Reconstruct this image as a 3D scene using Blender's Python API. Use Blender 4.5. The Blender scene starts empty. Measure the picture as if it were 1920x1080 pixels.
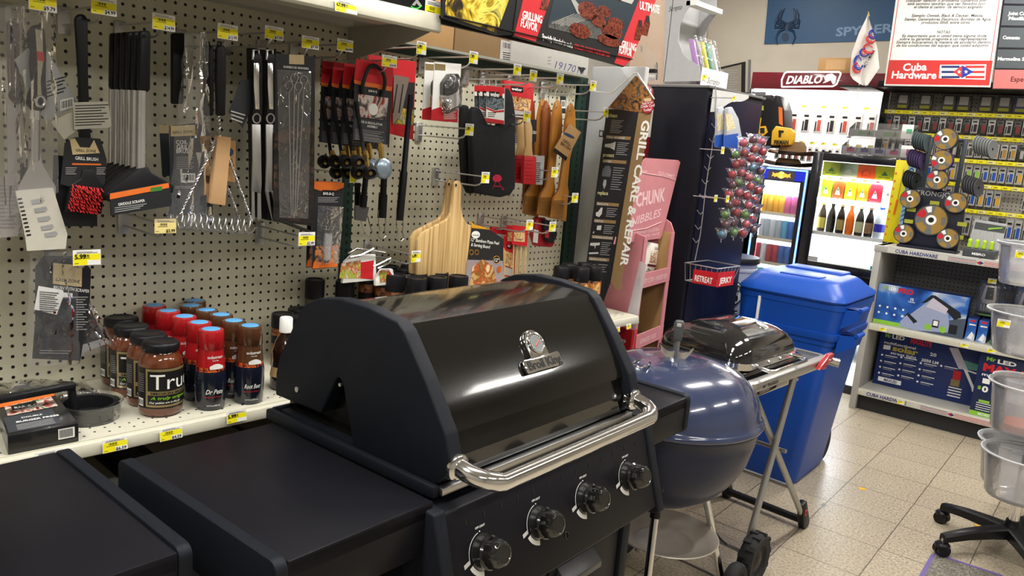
import bpy, bmesh, math, random
import numpy as np
from mathutils import Vector, Matrix
random.seed(7)
R = math.radians
C = bpy.context.scene.collection
SC = bpy.context.scene
# ---------------------------------------------------------------- camera
F, YAW, PIT, ROL = 1476.7, .738265, .182412, .084119
CAM = Vector((2.049, -.737, 1.52))
fw = Vector((-math.sin(YAW)*math.cos(PIT), math.cos(YAW)*math.cos(PIT), -math.sin(PIT)))
_r = Vector((math.cos(YAW), math.sin(YAW), 0)); _u = _r.cross(fw)
rt = _r*math.cos(ROL) + _u*math.sin(ROL); up = _u*math.cos(ROL) - _r*math.sin(ROL)
cd = bpy.data.cameras.new('camera'); cam = bpy.data.objects.new('camera', cd); C.objects.link(cam)
cd.lens = F/1920*36; cd.sensor_width = 36; cd.clip_start = .05
cam.matrix_world = Matrix(((rt.x, up.x, -fw.x, CAM.x), (rt.y, up.y, -fw.y, CAM.y), (rt.z, up.z, -fw.z, CAM.z), (0, 0, 0, 1)))
SC.camera = cam
# ---------------------------------------------------------------- view, world, ceiling lights
SC.view_settings.view_transform = 'Standard'; SC.view_settings.look = 'None'
SC.view_settings.exposure = 0.14; SC.view_settings.gamma = 1; SC.view_settings.use_curve_mapping = False
w = bpy.data.worlds.new('world'); SC.world = w; w.use_nodes = True
w.node_tree.nodes['Background'].inputs[0].default_value = (.8, .85, 1, 1)
w.node_tree.nodes['Background'].inputs[1].default_value = .05
CEIL = 3.35
LIGHTS = [(x, y) for x in (-1.2, 1.1, 3.6) for y in (-1.6, .5, 2.6, 4.7)]
for i, (x, y) in enumerate(LIGHTS):
    l = bpy.data.lights.new('tube_light', 'AREA'); l.shape = 'RECTANGLE'; l.size = .20; l.size_y = 1.25
    l.energy = {-1.2: 26, 1.1: 44, 3.6: 24}[x]; l.color = (1.0, .97, .92)
    o = bpy.data.objects.new('tube_light', l); o.location = (x, y, CEIL-.12); C.objects.link(o)
# ---------------------------------------------------------------- placing by direction on a real plane
def ray(px, py): return fw + rt*((px-960)/F) - up*((py-540)/F)
def wx(px, py, x): d = ray(px, py); return CAM + d*((x-CAM.x)/d.x)
def wy(px, py, y): d = ray(px, py); return CAM + d*((y-CAM.y)/d.y)
def wz(px, py, z): d = ray(px, py); return CAM + d*((z-CAM.z)/d.z)
class Frame:                                   # a turned frame standing on the floor: x, y turned by ang
    def __init__(s, o, ang):
        s.o = Vector(o); s.a = R(ang); c, n = math.cos(s.a), math.sin(s.a)
        s.ex = Vector((c, n, 0)); s.ey = Vector((-n, c, 0)); s.ez = Vector((0, 0, 1))
        s.M = Matrix.Translation(s.o) @ Matrix.Rotation(s.a, 4, 'Z')
    def p(s, x, y, z): return s.o + s.ex*x + s.ey*y + s.ez*z
    def on(s, px, py, ax, v):                  # point on local plane, in local coordinates
        e = (s.ex, s.ey, s.ez)[ax]; d = ray(px, py); q = CAM + d*((v-(CAM-s.o).dot(e))/d.dot(e)) - s.o
        return Vector((q.dot(s.ex), q.dot(s.ey), q.z))
WF = Frame((0, 0, 0), 0)
# ---------------------------------------------------------------- materials
MATS = {}
def mat(name, col, rough=.5, metal=0, coat=0, emit=0, ecol=None, alpha=1, trans=0, noise=.06, nscale=40, bump=0, bscale=200, spec=.5, ior=1.45):
    if name in MATS: return MATS[name]
    m = bpy.data.materials.new(name); m.use_nodes = True; nt = m.node_tree; b = nt.nodes['Principled BSDF']
    if isinstance(col, str):
        col = tuple((int(col[i:i+2], 16)/255)**2.2 for i in (0, 2, 4))
    c = (*col, 1)
    tc = nt.nodes.new('ShaderNodeTexCoord'); nz = nt.nodes.new('ShaderNodeTexNoise'); nz.inputs['Scale'].default_value = nscale
    nt.links.new(tc.outputs['Object'], nz.inputs['Vector'])
    mx = nt.nodes.new('ShaderNodeMix'); mx.data_type = 'RGBA'; mx.inputs[0].default_value = .5
    mx.inputs[6].default_value = tuple(min(1, k*(1-noise)) for k in col)+(1,); mx.inputs[7].default_value = tuple(min(1, k*(1+noise)) for k in col)+(1,)
    nt.links.new(nz.outputs[0], mx.inputs[0]); nt.links.new(mx.outputs[2], b.inputs['Base Color'])
    b.inputs['Roughness'].default_value = rough; b.inputs['Metallic'].default_value = metal
    b.inputs['Coat Weight'].default_value = coat; b.inputs['Coat Roughness'].default_value = .06
    b.inputs['IOR'].default_value = ior
    b.inputs['Specular IOR Level'].default_value = spec
    b.inputs['Alpha'].default_value = alpha; b.inputs['Transmission Weight'].default_value = trans
    if emit:
        e = c if ecol is None else (*ecol, 1)
        b.inputs['Emission Color'].default_value = e; b.inputs['Emission Strength'].default_value = emit
    if bump:
        n2 = nt.nodes.new('ShaderNodeTexNoise'); n2.inputs['Scale'].default_value = bscale; n2.inputs['Detail'].default_value = 4
        nt.links.new(tc.outputs['Object'], n2.inputs['Vector'])
        bp = nt.nodes.new('ShaderNodeBump'); bp.inputs['Strength'].default_value = bump; bp.inputs['Distance'].default_value = .002
        nt.links.new(n2.outputs[0], bp.inputs['Height']); nt.links.new(bp.outputs[0], b.inputs['Normal'])
    MATS[name] = m; return m
def hx(name, h, rough=.55, **k): return mat(name, h, rough, **k)
# a printed picture: blotches of colours through a ramp
def picture(name, cols, scale=18, rough=.4, dist=1.5):
    if name in MATS: return MATS[name]
    m = bpy.data.materials.new(name); m.use_nodes = True; nt = m.node_tree; b = nt.nodes['Principled BSDF']; b.inputs['Roughness'].default_value = rough
    tc = nt.nodes.new('ShaderNodeTexCoord'); nz = nt.nodes.new('ShaderNodeTexNoise'); nz.inputs['Scale'].default_value = scale
    nz.inputs['Distortion'].default_value = dist; nz.inputs['Detail'].default_value = 3
    rp = nt.nodes.new('ShaderNodeValToRGB'); nt.links.new(tc.outputs['Object'], nz.inputs['Vector']); nt.links.new(nz.outputs[0], rp.inputs[0])
    el = rp.color_ramp.elements
    for i, h in enumerate(cols):
        c = tuple((int(h[k:k+2], 16)/255)**2.2 for k in (0, 2, 4))+(1,); pos = .3+.4*i/(len(cols)-1)
        e = el[i] if i < 2 else el.new(pos)
        e.position = pos; e.color = c
    nt.links.new(rp.outputs[0], b.inputs['Base Color']); MATS[name] = m; return m
# ---------------------------------------------------------------- text
_TX = {}
def text_geo(s, bold=0.0, shear=0.0, cuts=0):
    k = (s, bold, shear, cuts)
    if k in _TX: return _TX[k]
    cu = bpy.data.curves.new('t', 'FONT'); cu.body = s; cu.size = 1; cu.offset = bold; cu.shear = shear; cu.resolution_u = 2
    o = bpy.data.objects.new('t', cu); me = o.to_mesh()
    v = np.array([q.co[:] for q in me.vertices]) if len(me.vertices) else np.zeros((0, 3)); f = [tuple(p.vertices) for p in me.polygons]
    o.to_mesh_clear(); bpy.data.objects.remove(o); bpy.data.curves.remove(cu)
    if cuts and len(v):                        # finely sliced, for print wrapped round a cylinder
        bm = bmesh.new(); vv = [bm.verts.new(q) for q in v]
        for q in f:
            try: bm.faces.new([vv[i] for i in q])
            except ValueError: pass
        a, b = v[:, 0].min(), v[:, 0].max()
        for i in range(1, cuts): bmesh.ops.bisect_plane(bm, geom=bm.verts[:]+bm.edges[:]+bm.faces[:], plane_co=(a+(b-a)*i/cuts, 0, 0), plane_no=(1, 0, 0))
        bm.verts.index_update(); v = np.array([q.co[:] for q in bm.verts]); f = [tuple(q.index for q in w_.verts) for w_ in bm.faces]; bm.free()
    _TX[k] = (v, f); return v, f
# ---------------------------------------------------------------- mesh builder (all coordinates in world, or in the given frame)
class MB:
    def __init__(s, M=None): s.v = []; s.f = []; s.m = []; s.mats = []; s.M = M; s.flat = set()
    def mi(s, m):
        if m not in s.mats: s.mats.append(m)
        return s.mats.index(m)
    def add(s, vs, fs, m, T=None):
        n = len(s.v); k = s.mi(m)
        for v in vs:
            v = Vector(v)
            if T is not None: v = T @ v
            s.v.append(v)
        for f in fs: s.f.append(tuple(i+n for i in f)); s.m.append(k)
        return s
    def bx(s, x0, x1, y0, y1, z0, z1, m, T=None):
        vs = [(x, y, z) for z in (z0, z1) for y in (y0, y1) for x in (x0, x1)]
        return s.add(vs, [(0, 2, 3, 1), (4, 5, 7, 6), (0, 1, 5, 4), (2, 6, 7, 3), (0, 4, 6, 2), (1, 3, 7, 5)], m, T)
    def rb(s, x0, x1, y0, y1, z0, z1, m, r=.004, seg=2, T=None):
        bm = bmesh.new(); bmesh.ops.create_cube(bm, size=1)
        for v in bm.verts: v.co = Vector((x0+(v.co.x+.5)*(x1-x0), y0+(v.co.y+.5)*(y1-y0), z0+(v.co.z+.5)*(z1-z0)))
        r = min(r, .49*min(abs(x1-x0), abs(y1-y0), abs(z1-z0)))
        bmesh.ops.bevel(bm, geom=bm.edges[:], offset=r, segments=seg, affect='EDGES', profile=.5)
        vs = [v.co.copy() for v in bm.verts]; fs = [tuple(v.index for v in f.verts) for f in bm.faces]; bm.free()
        return s.add(vs, fs, m, T)
    def cyl(s, p0, p1, r0, r1, m, n=16, caps=True, T=None):
        p0, p1 = Vector(p0), Vector(p1); a = (p1-p0).normalized(); b = a.orthogonal().normalized(); c = a.cross(b)
        vs = []
        for p, r in ((p0, r0), (p1, r1)):
            for i in range(n): t = 2*math.pi*i/n; vs.append(p + (b*math.cos(t)+c*math.sin(t))*r)
        fs = [(i, (i+1) % n, n+(i+1) % n, n+i) for i in range(n)]
        if caps: fs += [tuple(range(n-1, -1, -1)), tuple(range(n, 2*n))]
        return s.add(vs, fs, m, T)
    def tube(s, pts, r, m, n=8, closed=False, T=None, caps=True):
        pts = [Vector(p) for p in pts]; N = len(pts); rs = r if isinstance(r, (list, tuple)) else [r]*N
        vs = []; nb = None
        for i, p in enumerate(pts):
            a = (pts[(i+1) % N]-pts[i-1]) if closed else (pts[min(i+1, N-1)]-pts[max(i-1, 0)])
            a = a.normalized() if a.length > 1e-9 else Vector((0, 0, 1))
            if nb is None: nb = a.orthogonal().normalized()
            nb = (nb - a*nb.dot(a)); nb = nb.normalized() if nb.length > 1e-6 else a.orthogonal().normalized()
            c = a.cross(nb)
            for k in range(n): t = 2*math.pi*k/n; vs.append(p+(nb*math.cos(t)+c*math.sin(t))*rs[i])
        fs = []
        for i in range(N if closed else N-1):
            j = (i+1) % N
            for k in range(n): fs.append((i*n+k, i*n+(k+1) % n, j*n+(k+1) % n, j*n+k))
        if not closed and caps: fs += [tuple(range(n-1, -1, -1)), tuple(range((N-1)*n, N*n))]
        return s.add(vs, fs, m, T)
    def lathe(s, prof, m, n=28, c=(0, 0, 0), T=None, ax=None, caps=True):
        c = Vector(c); vs = []; L = len(prof)
        for r, z in prof:
            for i in range(n): t = 2*math.pi*i/n; vs.append((r*math.cos(t), r*math.sin(t), z))
        if ax is not None:
            q = Vector((0, 0, 1)).rotation_difference(Vector(ax).normalized()).to_matrix(); vs = [q @ Vector(v) for v in vs]
        vs = [Vector(v)+c for v in vs]
        fs = [(j*n+i, j*n+(i+1) % n, (j+1)*n+(i+1) % n, (j+1)*n+i) for j in range(L-1) for i in range(n)]
        if caps:
            if prof[0][0] > 1e-6: fs.append(tuple(range(n-1, -1, -1)))
            if prof[-1][0] > 1e-6: fs.append(tuple(range((L-1)*n, L*n)))
        return s.add(vs, fs, m, T)
    def prism(s, poly, vec, m, T=None):
        n = len(poly); p = [Vector(q) for q in poly]; vec = Vector(vec)
        nrm = Vector((0, 0, 0))
        for i in range(n): nrm += p[i].cross(p[(i+1) % n])
        if nrm.dot(vec) < 0: p.reverse()
        vs = p + [q+vec for q in p]
        fs = [tuple(range(n-1, -1, -1)), tuple(range(n, 2*n))] + [(i, (i+1) % n, n+(i+1) % n, n+i) for i in range(n)]
        return s.add(vs, fs, m, T)
    def quad(s, a, b, c, d, m, T=None): return s.add([a, b, c, d], [(0, 1, 2, 3)], m, T)
    def surf(s, fn, nu, nv, m, T=None, cu=False):
        vs = [fn(i/(nu if cu else nu-1), j/(nv-1)) for j in range(nv) for i in range(nu)]; fs = []
        for j in range(nv-1):
            for i in range(nu if cu else nu-1): fs.append((j*nu+i, j*nu+(i+1) % nu, (j+1)*nu+(i+1) % nu, (j+1)*nu+i))
        return s.add(vs, fs, m, T)
    def text(s, t, o, xd, yd, size, m, al='l', bold=.01, shear=0, width=None, T=None):
        v, f = text_geo(t, bold, shear)
        if not len(v): return s
        o, xd, yd = Vector(o), Vector(xd).normalized(), Vector(yd).normalized()
        W = v[:, 0].max()-v[:, 0].min(); x0 = v[:, 0].min(); sx = size
        if width: sx = width/W
        off = {'l': 0, 'c': -W*sx/2, 'r': -W*sx}[al]
        return s.add([o+xd*((q[0]-x0)*sx+off)+yd*(q[1]*size) for q in v], f, m, T)
    def build(s, name, parent=None, loc=None, rz=0, smooth=40):
        me = bpy.data.meshes.new(name); vs = s.v if s.M is None else [s.M @ v for v in s.v]
        o = bpy.data.objects.new(name, me)
        if parent is not None:
            o.parent = parent; inv = world_of(parent).inverted()
        else:
            if loc is None:
                lo = [min(v[k] for v in vs) for k in range(3)]; hi = [max(v[k] for v in vs) for k in range(3)]
                loc = ((lo[0]+hi[0])/2, (lo[1]+hi[1])/2, lo[2])
            o.location = loc; o.rotation_euler = (0, 0, rz)
            inv = (Matrix.Translation(Vector(loc)) @ Matrix.Rotation(rz, 4, 'Z')).inverted()
        me.from_pydata([inv @ v for v in vs], [], s.f)
        for m in s.mats: me.materials.append(m)
        me.polygons.foreach_set('material_index', s.m)
        me.validate(); me.update()
        bm = bmesh.new(); bm.from_mesh(me); bmesh.ops.remove_doubles(bm, verts=bm.verts[:], dist=1e-6); bm.to_mesh(me); bm.free()
        me.shade_smooth(); me.set_sharp_from_angle(angle=R(smooth))
        C.objects.link(o); return o
def world_of(o):
    M = Matrix.LocRotScale(o.location, o.rotation_euler, o.scale)
    return M if o.parent is None else world_of(o.parent) @ M
def tag(o, label=None, cat=None, group=None, kind=None):
    if label: o['label'] = label
    if cat: o['category'] = cat
    if group: o['group'] = group
    if kind: o['kind'] = kind
    return o
def thing(name, loc, label, cat, group=None, rz=0):
    o = bpy.data.objects.new(name, None); o.empty_display_size = .05; o.location = loc; o.rotation_euler = (0, 0, rz); C.objects.link(o)
    return tag(o, label, cat, group)
def struct(name, mb, **k):
    o = mb.build(name, **k); o['kind'] = 'structure'; return o
def copy_tree(o, parent=None):
    c = o.copy(); C.objects.link(c); c.parent = parent
    for ch in list(o.children): copy_tree(ch, c)
    return c
def dup(o, loc=None, label=None, group=None, rz=None, off=None):
    c = copy_tree(o)
    if loc is not None: c.location = loc
    if off is not None: c.location = o.location + Vector(off)
    if rz is not None: c.rotation_euler.z = rz
    return tag(c, label, None, group)
X1, Y1, Z1 = Vector((1, 0, 0)), Vector((0, 1, 0)), Vector((0, 0, 1))
# flat piece hanging facing +x: outline given as directions, standing on plane x = d
def pl(mb, pts, x, th, m): return mb.prism([wx(a, b, x) for a, b in pts], (th, 0, 0), m)
def ln(px0, py0, px1, py1, x): a, b = wx(px0, py0, x), wx(px1, py1, x); return a, b
# text on plane x: from baseline start to baseline end
def tx(mb, s, a, b, x, size, m, bold=.01, shear=0, fit=True, al='l'):
    p, q = wx(*a, x), wx(*b, x); d = q-p; u = X1.cross(d.normalized())
    return mb.text(s, p, d, u, size, m, al, bold, shear, d.length if fit else None)
# common colours
BLK = mat('black_powder_coat', (.012, .012, .014), .42, bump=.15, bscale=900, nscale=20, spec=.25)
BLKG = mat('black_gloss_enamel', (.010, .010, .011), .07, coat=1)
BLKP = mat('black_plastic', (.009, .009, .011), .38, spec=.3)
RUB = mat('black_rubber', (.015, .015, .016), .75)
CHR = mat('chrome', (.78, .78, .78), .12, metal=1)
STL = mat('brushed_steel', (.55, .55, .55), .32, metal=1)
WIRE = mat('zinc_wire', (.60, .60, .60), .35, metal=.8)
WHT = hx('white_print', 'f2f2ee'); YEL = hx('yellow_label', 'f4e81c'); GRYT = hx('grey_print', '9a9a9a'); DKP = hx('dark_print', '202226')
RED = hx('red_print', 'c4202a'); ORG = hx('orange_print', 'e2702a'); BEI = hx('beige_print', 'cdb98c'); GRN = hx('green_print', '8dc63f')
CARD = hx('cardboard', 'b08a5c', .8); CARD2 = hx('pale_cardboard', 'c79f72', .8); INK = hx('black_ink', '111111')
BLUEP = hx('blue_print', '1f4fa8')
CREAM = mat('cream_enamel', (.62, .60, .49), .35)
def clear(name, a=.10, rough=.08, tint=(.9, .9, .92), bump=.9, bscale=35, film=.25):
    """thin clear plastic: mostly lets light through, with a glossy sheen that follows the creases"""
    if name in MATS: return MATS[name]
    m = bpy.data.materials.new(name); m.use_nodes = True; nt = m.node_tree; L = nt.links; nt.nodes.remove(nt.nodes['Principled BSDF']); out = nt.nodes['Material Output']
    tr = nt.nodes.new('ShaderNodeBsdfTransparent'); tr.inputs[0].default_value = (.97, .97, .98, 1)
    gl_ = nt.nodes.new('ShaderNodeBsdfGlossy'); gl_.inputs['Roughness'].default_value = rough; gl_.inputs[0].default_value = (1, 1, 1, 1)
    df = nt.nodes.new('ShaderNodeBsdfDiffuse'); df.inputs[0].default_value = (*tint, 1)
    tc = nt.nodes.new('ShaderNodeTexCoord'); nz = nt.nodes.new('ShaderNodeTexNoise'); nz.inputs['Scale'].default_value = bscale; nz.inputs['Detail'].default_value = 3; nz.inputs['Distortion'].default_value = 1.2; L.new(tc.outputs['Object'], nz.inputs[0])
    bp = nt.nodes.new('ShaderNodeBump'); bp.inputs['Strength'].default_value = bump; bp.inputs['Distance'].default_value = .012; L.new(nz.outputs[0], bp.inputs['Height'])
    fr = nt.nodes.new('ShaderNodeFresnel'); fr.inputs[0].default_value = 1.5
    for n in (gl_, fr): L.new(bp.outputs[0], n.inputs['Normal'])
    m1 = nt.nodes.new('ShaderNodeMixShader'); m1.inputs[0].default_value = a; L.new(tr.outputs[0], m1.inputs[1]); L.new(df.outputs[0], m1.inputs[2])
    mr = nt.nodes.new('ShaderNodeMapRange'); L.new(fr.outputs[0], mr.inputs[0]); mr.inputs[3].default_value = film*.12; mr.inputs[4].default_value = 1
    m2 = nt.nodes.new('ShaderNodeMixShader'); L.new(mr.outputs[0], m2.inputs[0]); L.new(m1.outputs[0], m2.inputs[1]); L.new(gl_.outputs[0], m2.inputs[2]); L.new(m2.outputs[0], out.inputs[0])
    MATS[name] = m; return m
BAG = clear('clear_plastic_bag', .06, bump=.45, bscale=14, film=.2); BLIS = clear('clear_blister', .04, .05, bump=.3)
def _prismb(s, poly, vec, m, r=.004, seg=2, T=None):
    bm = bmesh.new(); n = len(poly); vec = Vector(vec); p = [Vector(q) for q in poly]
    a = [bm.verts.new(q) for q in p]; b = [bm.verts.new(q+vec) for q in p]
    bm.faces.new(a); bm.faces.new(b[::-1])
    for i in range(n): bm.faces.new((a[i], b[i], b[(i+1) % n], a[(i+1) % n]))
    bmesh.ops.recalc_face_normals(bm, faces=bm.faces[:])
    bmesh.ops.bevel(bm, geom=bm.edges[:], offset=r, segments=seg, affect='EDGES', profile=.5, clamp_overlap=True)
    bmesh.ops.triangulate(bm, faces=[f for f in bm.faces if len(f.verts) > 8])
    bm.verts.index_update()
    vs = [v.co.copy() for v in bm.verts]; fs = [tuple(v.index for v in f.verts) for f in bm.faces]; bm.free()
    return s.add(vs, fs, m, T)
MB.prismb = _prismb
def _loft(s, loops, m, caps=True, T=None):
    n = len(loops[0]); vs = [Vector(p) for l in loops for p in l]
    fs = [(j*n+i, j*n+(i+1) % n, (j+1)*n+(i+1) % n, (j+1)*n+i) for j in range(len(loops)-1) for i in range(n)]
    if caps: fs += [tuple(range(n-1, -1, -1)), tuple(range((len(loops)-1)*n, len(loops)*n))]
    return s.add(vs, fs, m, T)
MB.loft = _loft
def rrect(cx, cy, hx_, hy_, r, k=5):          # rounded rectangle loop
    out = []
    for qx, qy, a0 in ((1, 1, 0), (-1, 1, 90), (-1, -1, 180), (1, -1, 270)):
        for i in range(k+1):
            a = R(a0+90*i/k); out.append((cx+qx*(hx_-r)+r*math.cos(a), cy+qy*(hy_-r)+r*math.sin(a)))
    return out
# ================================================================ THE SETTING
def peg_mat(name, col, r=.0040):
    m = bpy.data.materials.new(name); m.use_nodes = True; nt = m.node_tree; b = nt.nodes['Principled BSDF']; L = nt.links
    tc = nt.nodes.new('ShaderNodeTexCoord'); sp = nt.nodes.new('ShaderNodeSeparateXYZ'); L.new(tc.outputs['Object'], sp.inputs[0])
    def mth(op, a, b_=None):
        n = nt.nodes.new('ShaderNodeMath'); n.operation = op
        for i, q in enumerate((a, b_)):
            if q is None: continue
            if isinstance(q, (int, float)): n.inputs[i].default_value = q
            else: L.new(q, n.inputs[i])
        return n.outputs[0]
    s = .0254; ax = sp.outputs['X'] if name.endswith('x') else sp.outputs['Y']
    u = mth('SUBTRACT', mth('FLOORED_MODULO', mth('ADD', ax, s/2), s), s/2)
    v = mth('SUBTRACT', mth('FLOORED_MODULO', mth('ADD', sp.outputs['Z'], s/2), s), s/2)
    d = mth('SQRT', mth('ADD', mth('MULTIPLY', u, u), mth('MULTIPLY', v, v)))
    k = mth('LESS_THAN', d, r)
    nz = nt.nodes.new('ShaderNodeTexNoise'); nz.inputs['Scale'].default_value = 5; nz.inputs['Detail'].default_value = 6; L.new(tc.outputs['Object'], nz.inputs[0])
    c1 = nt.nodes.new('ShaderNodeMix'); c1.data_type = 'RGBA'; L.new(nz.outputs[0], c1.inputs[0])
    c1.inputs[6].default_value = (*[q*.9 for q in col], 1); c1.inputs[7].default_value = (*[q*1.08 for q in col], 1)
    c2 = nt.nodes.new('ShaderNodeMix'); c2.data_type = 'RGBA'; L.new(k, c2.inputs[0]); L.new(c1.outputs[2], c2.inputs[6]); c2.inputs[7].default_value = (.008, .007, .006, 1)
    L.new(c2.outputs[2], b.inputs['Base Color']); b.inputs['Roughness'].default_value = .42
    bp = nt.nodes.new('ShaderNodeBump'); bp.invert = True; bp.inputs['Distance'].default_value = .002; bp.inputs['Strength'].default_value = .6
    L.new(k, bp.inputs['Height']); L.new(bp.outputs[0], b.inputs['Normal'])
    return m
PEG = peg_mat('pegboard_y', (.64, .615, .47))
PEGX = peg_mat('pegboard_x', (.42, .39, .33)); PEGG = peg_mat('pegboard_grey_x', (.20, .20, .20))
def floor_mat():
    m = bpy.data.materials.new('terrazzo_tile'); m.use_nodes = True; nt = m.node_tree; b = nt.nodes['Principled BSDF']; L = nt.links
    tc = nt.nodes.new('ShaderNodeTexCoord')
    # slightly wobbly joints with chips
    nw = nt.nodes.new('ShaderNodeTexNoise'); nw.inputs['Scale'].default_value = 9; nw.inputs['Detail'].default_value = 5; L.new(tc.outputs['Object'], nw.inputs[0])
    wm = nt.nodes.new('ShaderNodeVectorMath'); wm.operation = 'MULTIPLY_ADD'; L.new(nw.outputs[1], wm.inputs[0]); wm.inputs[1].default_value = (.006, .006, 0); L.new(tc.outputs['Object'], wm.inputs[2])
    def brick(mort):
        br = nt.nodes.new('ShaderNodeTexBrick'); br.offset = 0; br.squash = 1; L.new(wm.outputs[0], br.inputs['Vector'])
        br.inputs['Scale'].default_value = 1; br.inputs['Brick Width'].default_value = .305; br.inputs['Row Height'].default_value = .305
        br.inputs['Mortar Size'].default_value = mort; br.inputs['Mortar Smooth'].default_value = .3; br.inputs['Bias'].default_value = 0
        br.inputs['Color1'].default_value = (.45, .395, .30, 1); br.inputs['Color2'].default_value = (.40, .352, .27, 1); br.inputs['Mortar'].default_value = (.12, .10, .075, 1)
        return br
    br = brick(.0024)
    vo = nt.nodes.new('ShaderNodeTexNoise'); vo.inputs['Scale'].default_value = 95; vo.inputs['Detail'].default_value = 3; L.new(tc.outputs['Object'], vo.inputs[0])
    rp = nt.nodes.new('ShaderNodeValToRGB'); L.new(vo.outputs[0], rp.inputs[0])
    rp.color_ramp.elements[0].position = .36; rp.color_ramp.elements[0].color = (.66, .62, .56, 1); rp.color_ramp.elements[1].position = .60; rp.color_ramp.elements[1].color = (1.12, 1.1, 1.08, 1)
    mu = nt.nodes.new('ShaderNodeMix'); mu.data_type = 'RGBA'; mu.blend_type = 'MULTIPLY'; mu.inputs[0].default_value = 1
    L.new(br.outputs[0], mu.inputs[6]); L.new(rp.outputs[0], mu.inputs[7])
    # dirt patches that gather on some joints
    wide = brick(.014); n3 = nt.nodes.new('ShaderNodeTexNoise'); n3.inputs['Scale'].default_value = 7; n3.inputs['Detail'].default_value = 8; n3.inputs['Roughness'].default_value = .7; L.new(tc.outputs['Object'], n3.inputs[0])
    r3 = nt.nodes.new('ShaderNodeValToRGB'); L.new(n3.outputs[0], r3.inputs[0]); r3.color_ramp.elements[0].position = .60; r3.color_ramp.elements[1].position = .64
    ml = nt.nodes.new('ShaderNodeMath'); ml.operation = 'MULTIPLY'; L.new(wide.outputs['Fac'], ml.inputs[0]); L.new(r3.outputs[0], ml.inputs[1])
    m2 = nt.nodes.new('ShaderNodeMix'); m2.data_type = 'RGBA'; L.new(ml.outputs[0], m2.inputs[0]); L.new(mu.outputs[2], m2.inputs[6]); m2.inputs[7].default_value = (.16, .15, .14, 1)
    L.new(m2.outputs[2], b.inputs['Base Color'])
    r4 = nt.nodes.new('ShaderNodeMapRange'); L.new(nw.outputs[0], r4.inputs[0]); r4.inputs[3].default_value = .22; r4.inputs[4].default_value = .42; L.new(r4.outputs[0], b.inputs['Roughness'])
    bp = nt.nodes.new('ShaderNodeBump'); bp.invert = True; bp.inputs['Distance'].default_value = .001; bp.inputs['Strength'].default_value = .5; L.new(br.outputs['Fac'], bp.inputs['Height']); L.new(bp.outputs[0], b.inputs['Normal'])
    return m
fm = floor_mat()
mb = MB(); mb.bx(-3.2-1.2, 6.5-1.2, -3.6-2.588, 8.4-2.588, -.1, 0, fm)
fo = mb.build('floor', loc=(0, 0, 0)); fo.location = (1.2, 2.588, 0); fo.rotation_euler.z = R(4.2); fo['kind'] = 'structure'
BEIGEW = mat('beige_plaster_wall', (.50, .45, .37), .8, bump=.4, bscale=30, noise=.12, nscale=4)
WALLM = mat('store_wall', (.35, .33, .29), .8, nscale=3)
B = Frame((.421, 4.48, 0), 3.9)
WB = 1.75                                       # back wall, local y
mb = MB(); mb.bx(-3.0, 5.6, WB, WB+.1, 0, CEIL, BEIGEW, T=B.M); struct('wall_back', mb)
mb = MB(); mb.bx(-2.6, -2.5, -3.2, 6.4, 0, CEIL, WALLM); struct('wall_left', mb)
mb = MB(); mb.bx(5.6, 5.7, -3.2, 6.9, 0, CEIL, WALLM); struct('wall_right', mb)
mb = MB(); mb.bx(-2.6, 5.7, -3.3, -3.2, 0, CEIL, WALLM); struct('wall_front', mb)
mb = MB(); mb.bx(-2.9, 6, -3.4, 7.1, CEIL, CEIL+.1, mat('ceiling_tile', (.5, .49, .46), .9)); struct('ceiling', mb)
TUBE = mat('lit_tube', (1, .97, .9), .4, emit=9, ecol=(1, .95, .86))
for i, (x, y) in enumerate(LIGHTS):
    t = thing('ceiling_light', (x, y, CEIL), 'white fluorescent tube fixture on the ceiling above the aisle', 'ceiling light', 'fluorescent fixtures on the ceiling')
    mb = MB(); mb.bx(x-.11, x+.11, y-.63, y+.63, CEIL-.07, CEIL, WHT); mb.build('housing', t)
    mb = MB()
    for s in (-.05, .05): mb.cyl((x+s, y-.6, CEIL-.09), (x+s, y+.6, CEIL-.09), .013, .013, TUBE, 10)
    mb.build('tube', t)
# ---------------------------------------------------------------- price tags
def tag_face(mb, o, xd, yd, w, h, price='', nrm=None, col=YEL, big=None):
    """o = lower left corner; a scanned-style shelf label: white header, yellow body, bars and a price"""
    o, xd, yd = Vector(o), Vector(xd).normalized(), Vector(yd).normalized(); n = (nrm or xd.cross(yd)).normalized()
    def rect(a, b, c, d, m, e): p = o+n*e; mb.quad(p+xd*a*w+yd*b*h, p+xd*c*w+yd*b*h, p+xd*c*w+yd*d*h, p+xd*a*w+yd*d*h, m)
    mb.prism([o, o+xd*w, o+xd*w+yd*h, o+yd*h], n*.0008, WHT if col is YEL else BEI)
    rect(.02, .03, .98, .74, col, .0011); rect(.5, .03, .98, .34, WHT if col is YEL else col, .0013)
    for i in range(7): rect(.25+i*.05, .54, .27+i*.05+.015*(i % 2), .70, INK, .0014)
    rect(.12, .80, .88, .84, GRYT, .0014); rect(.14, .46, .6, .49, INK, .0014); rect(.06, .14, .2, .17, INK, .0014); rect(.12, .88, .7, .91, GRYT, .0014)
    if price: mb.text(price, o+n*.0016+xd*w*.52+yd*h*.08, xd, yd, h*.3, INK, bold=.03, width=w*.42)
    if big: mb.text(big, o+n*.0016+xd*w*.06+yd*h*.44, xd, yd, h*.42, INK, bold=.03, width=w*.4)
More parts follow.
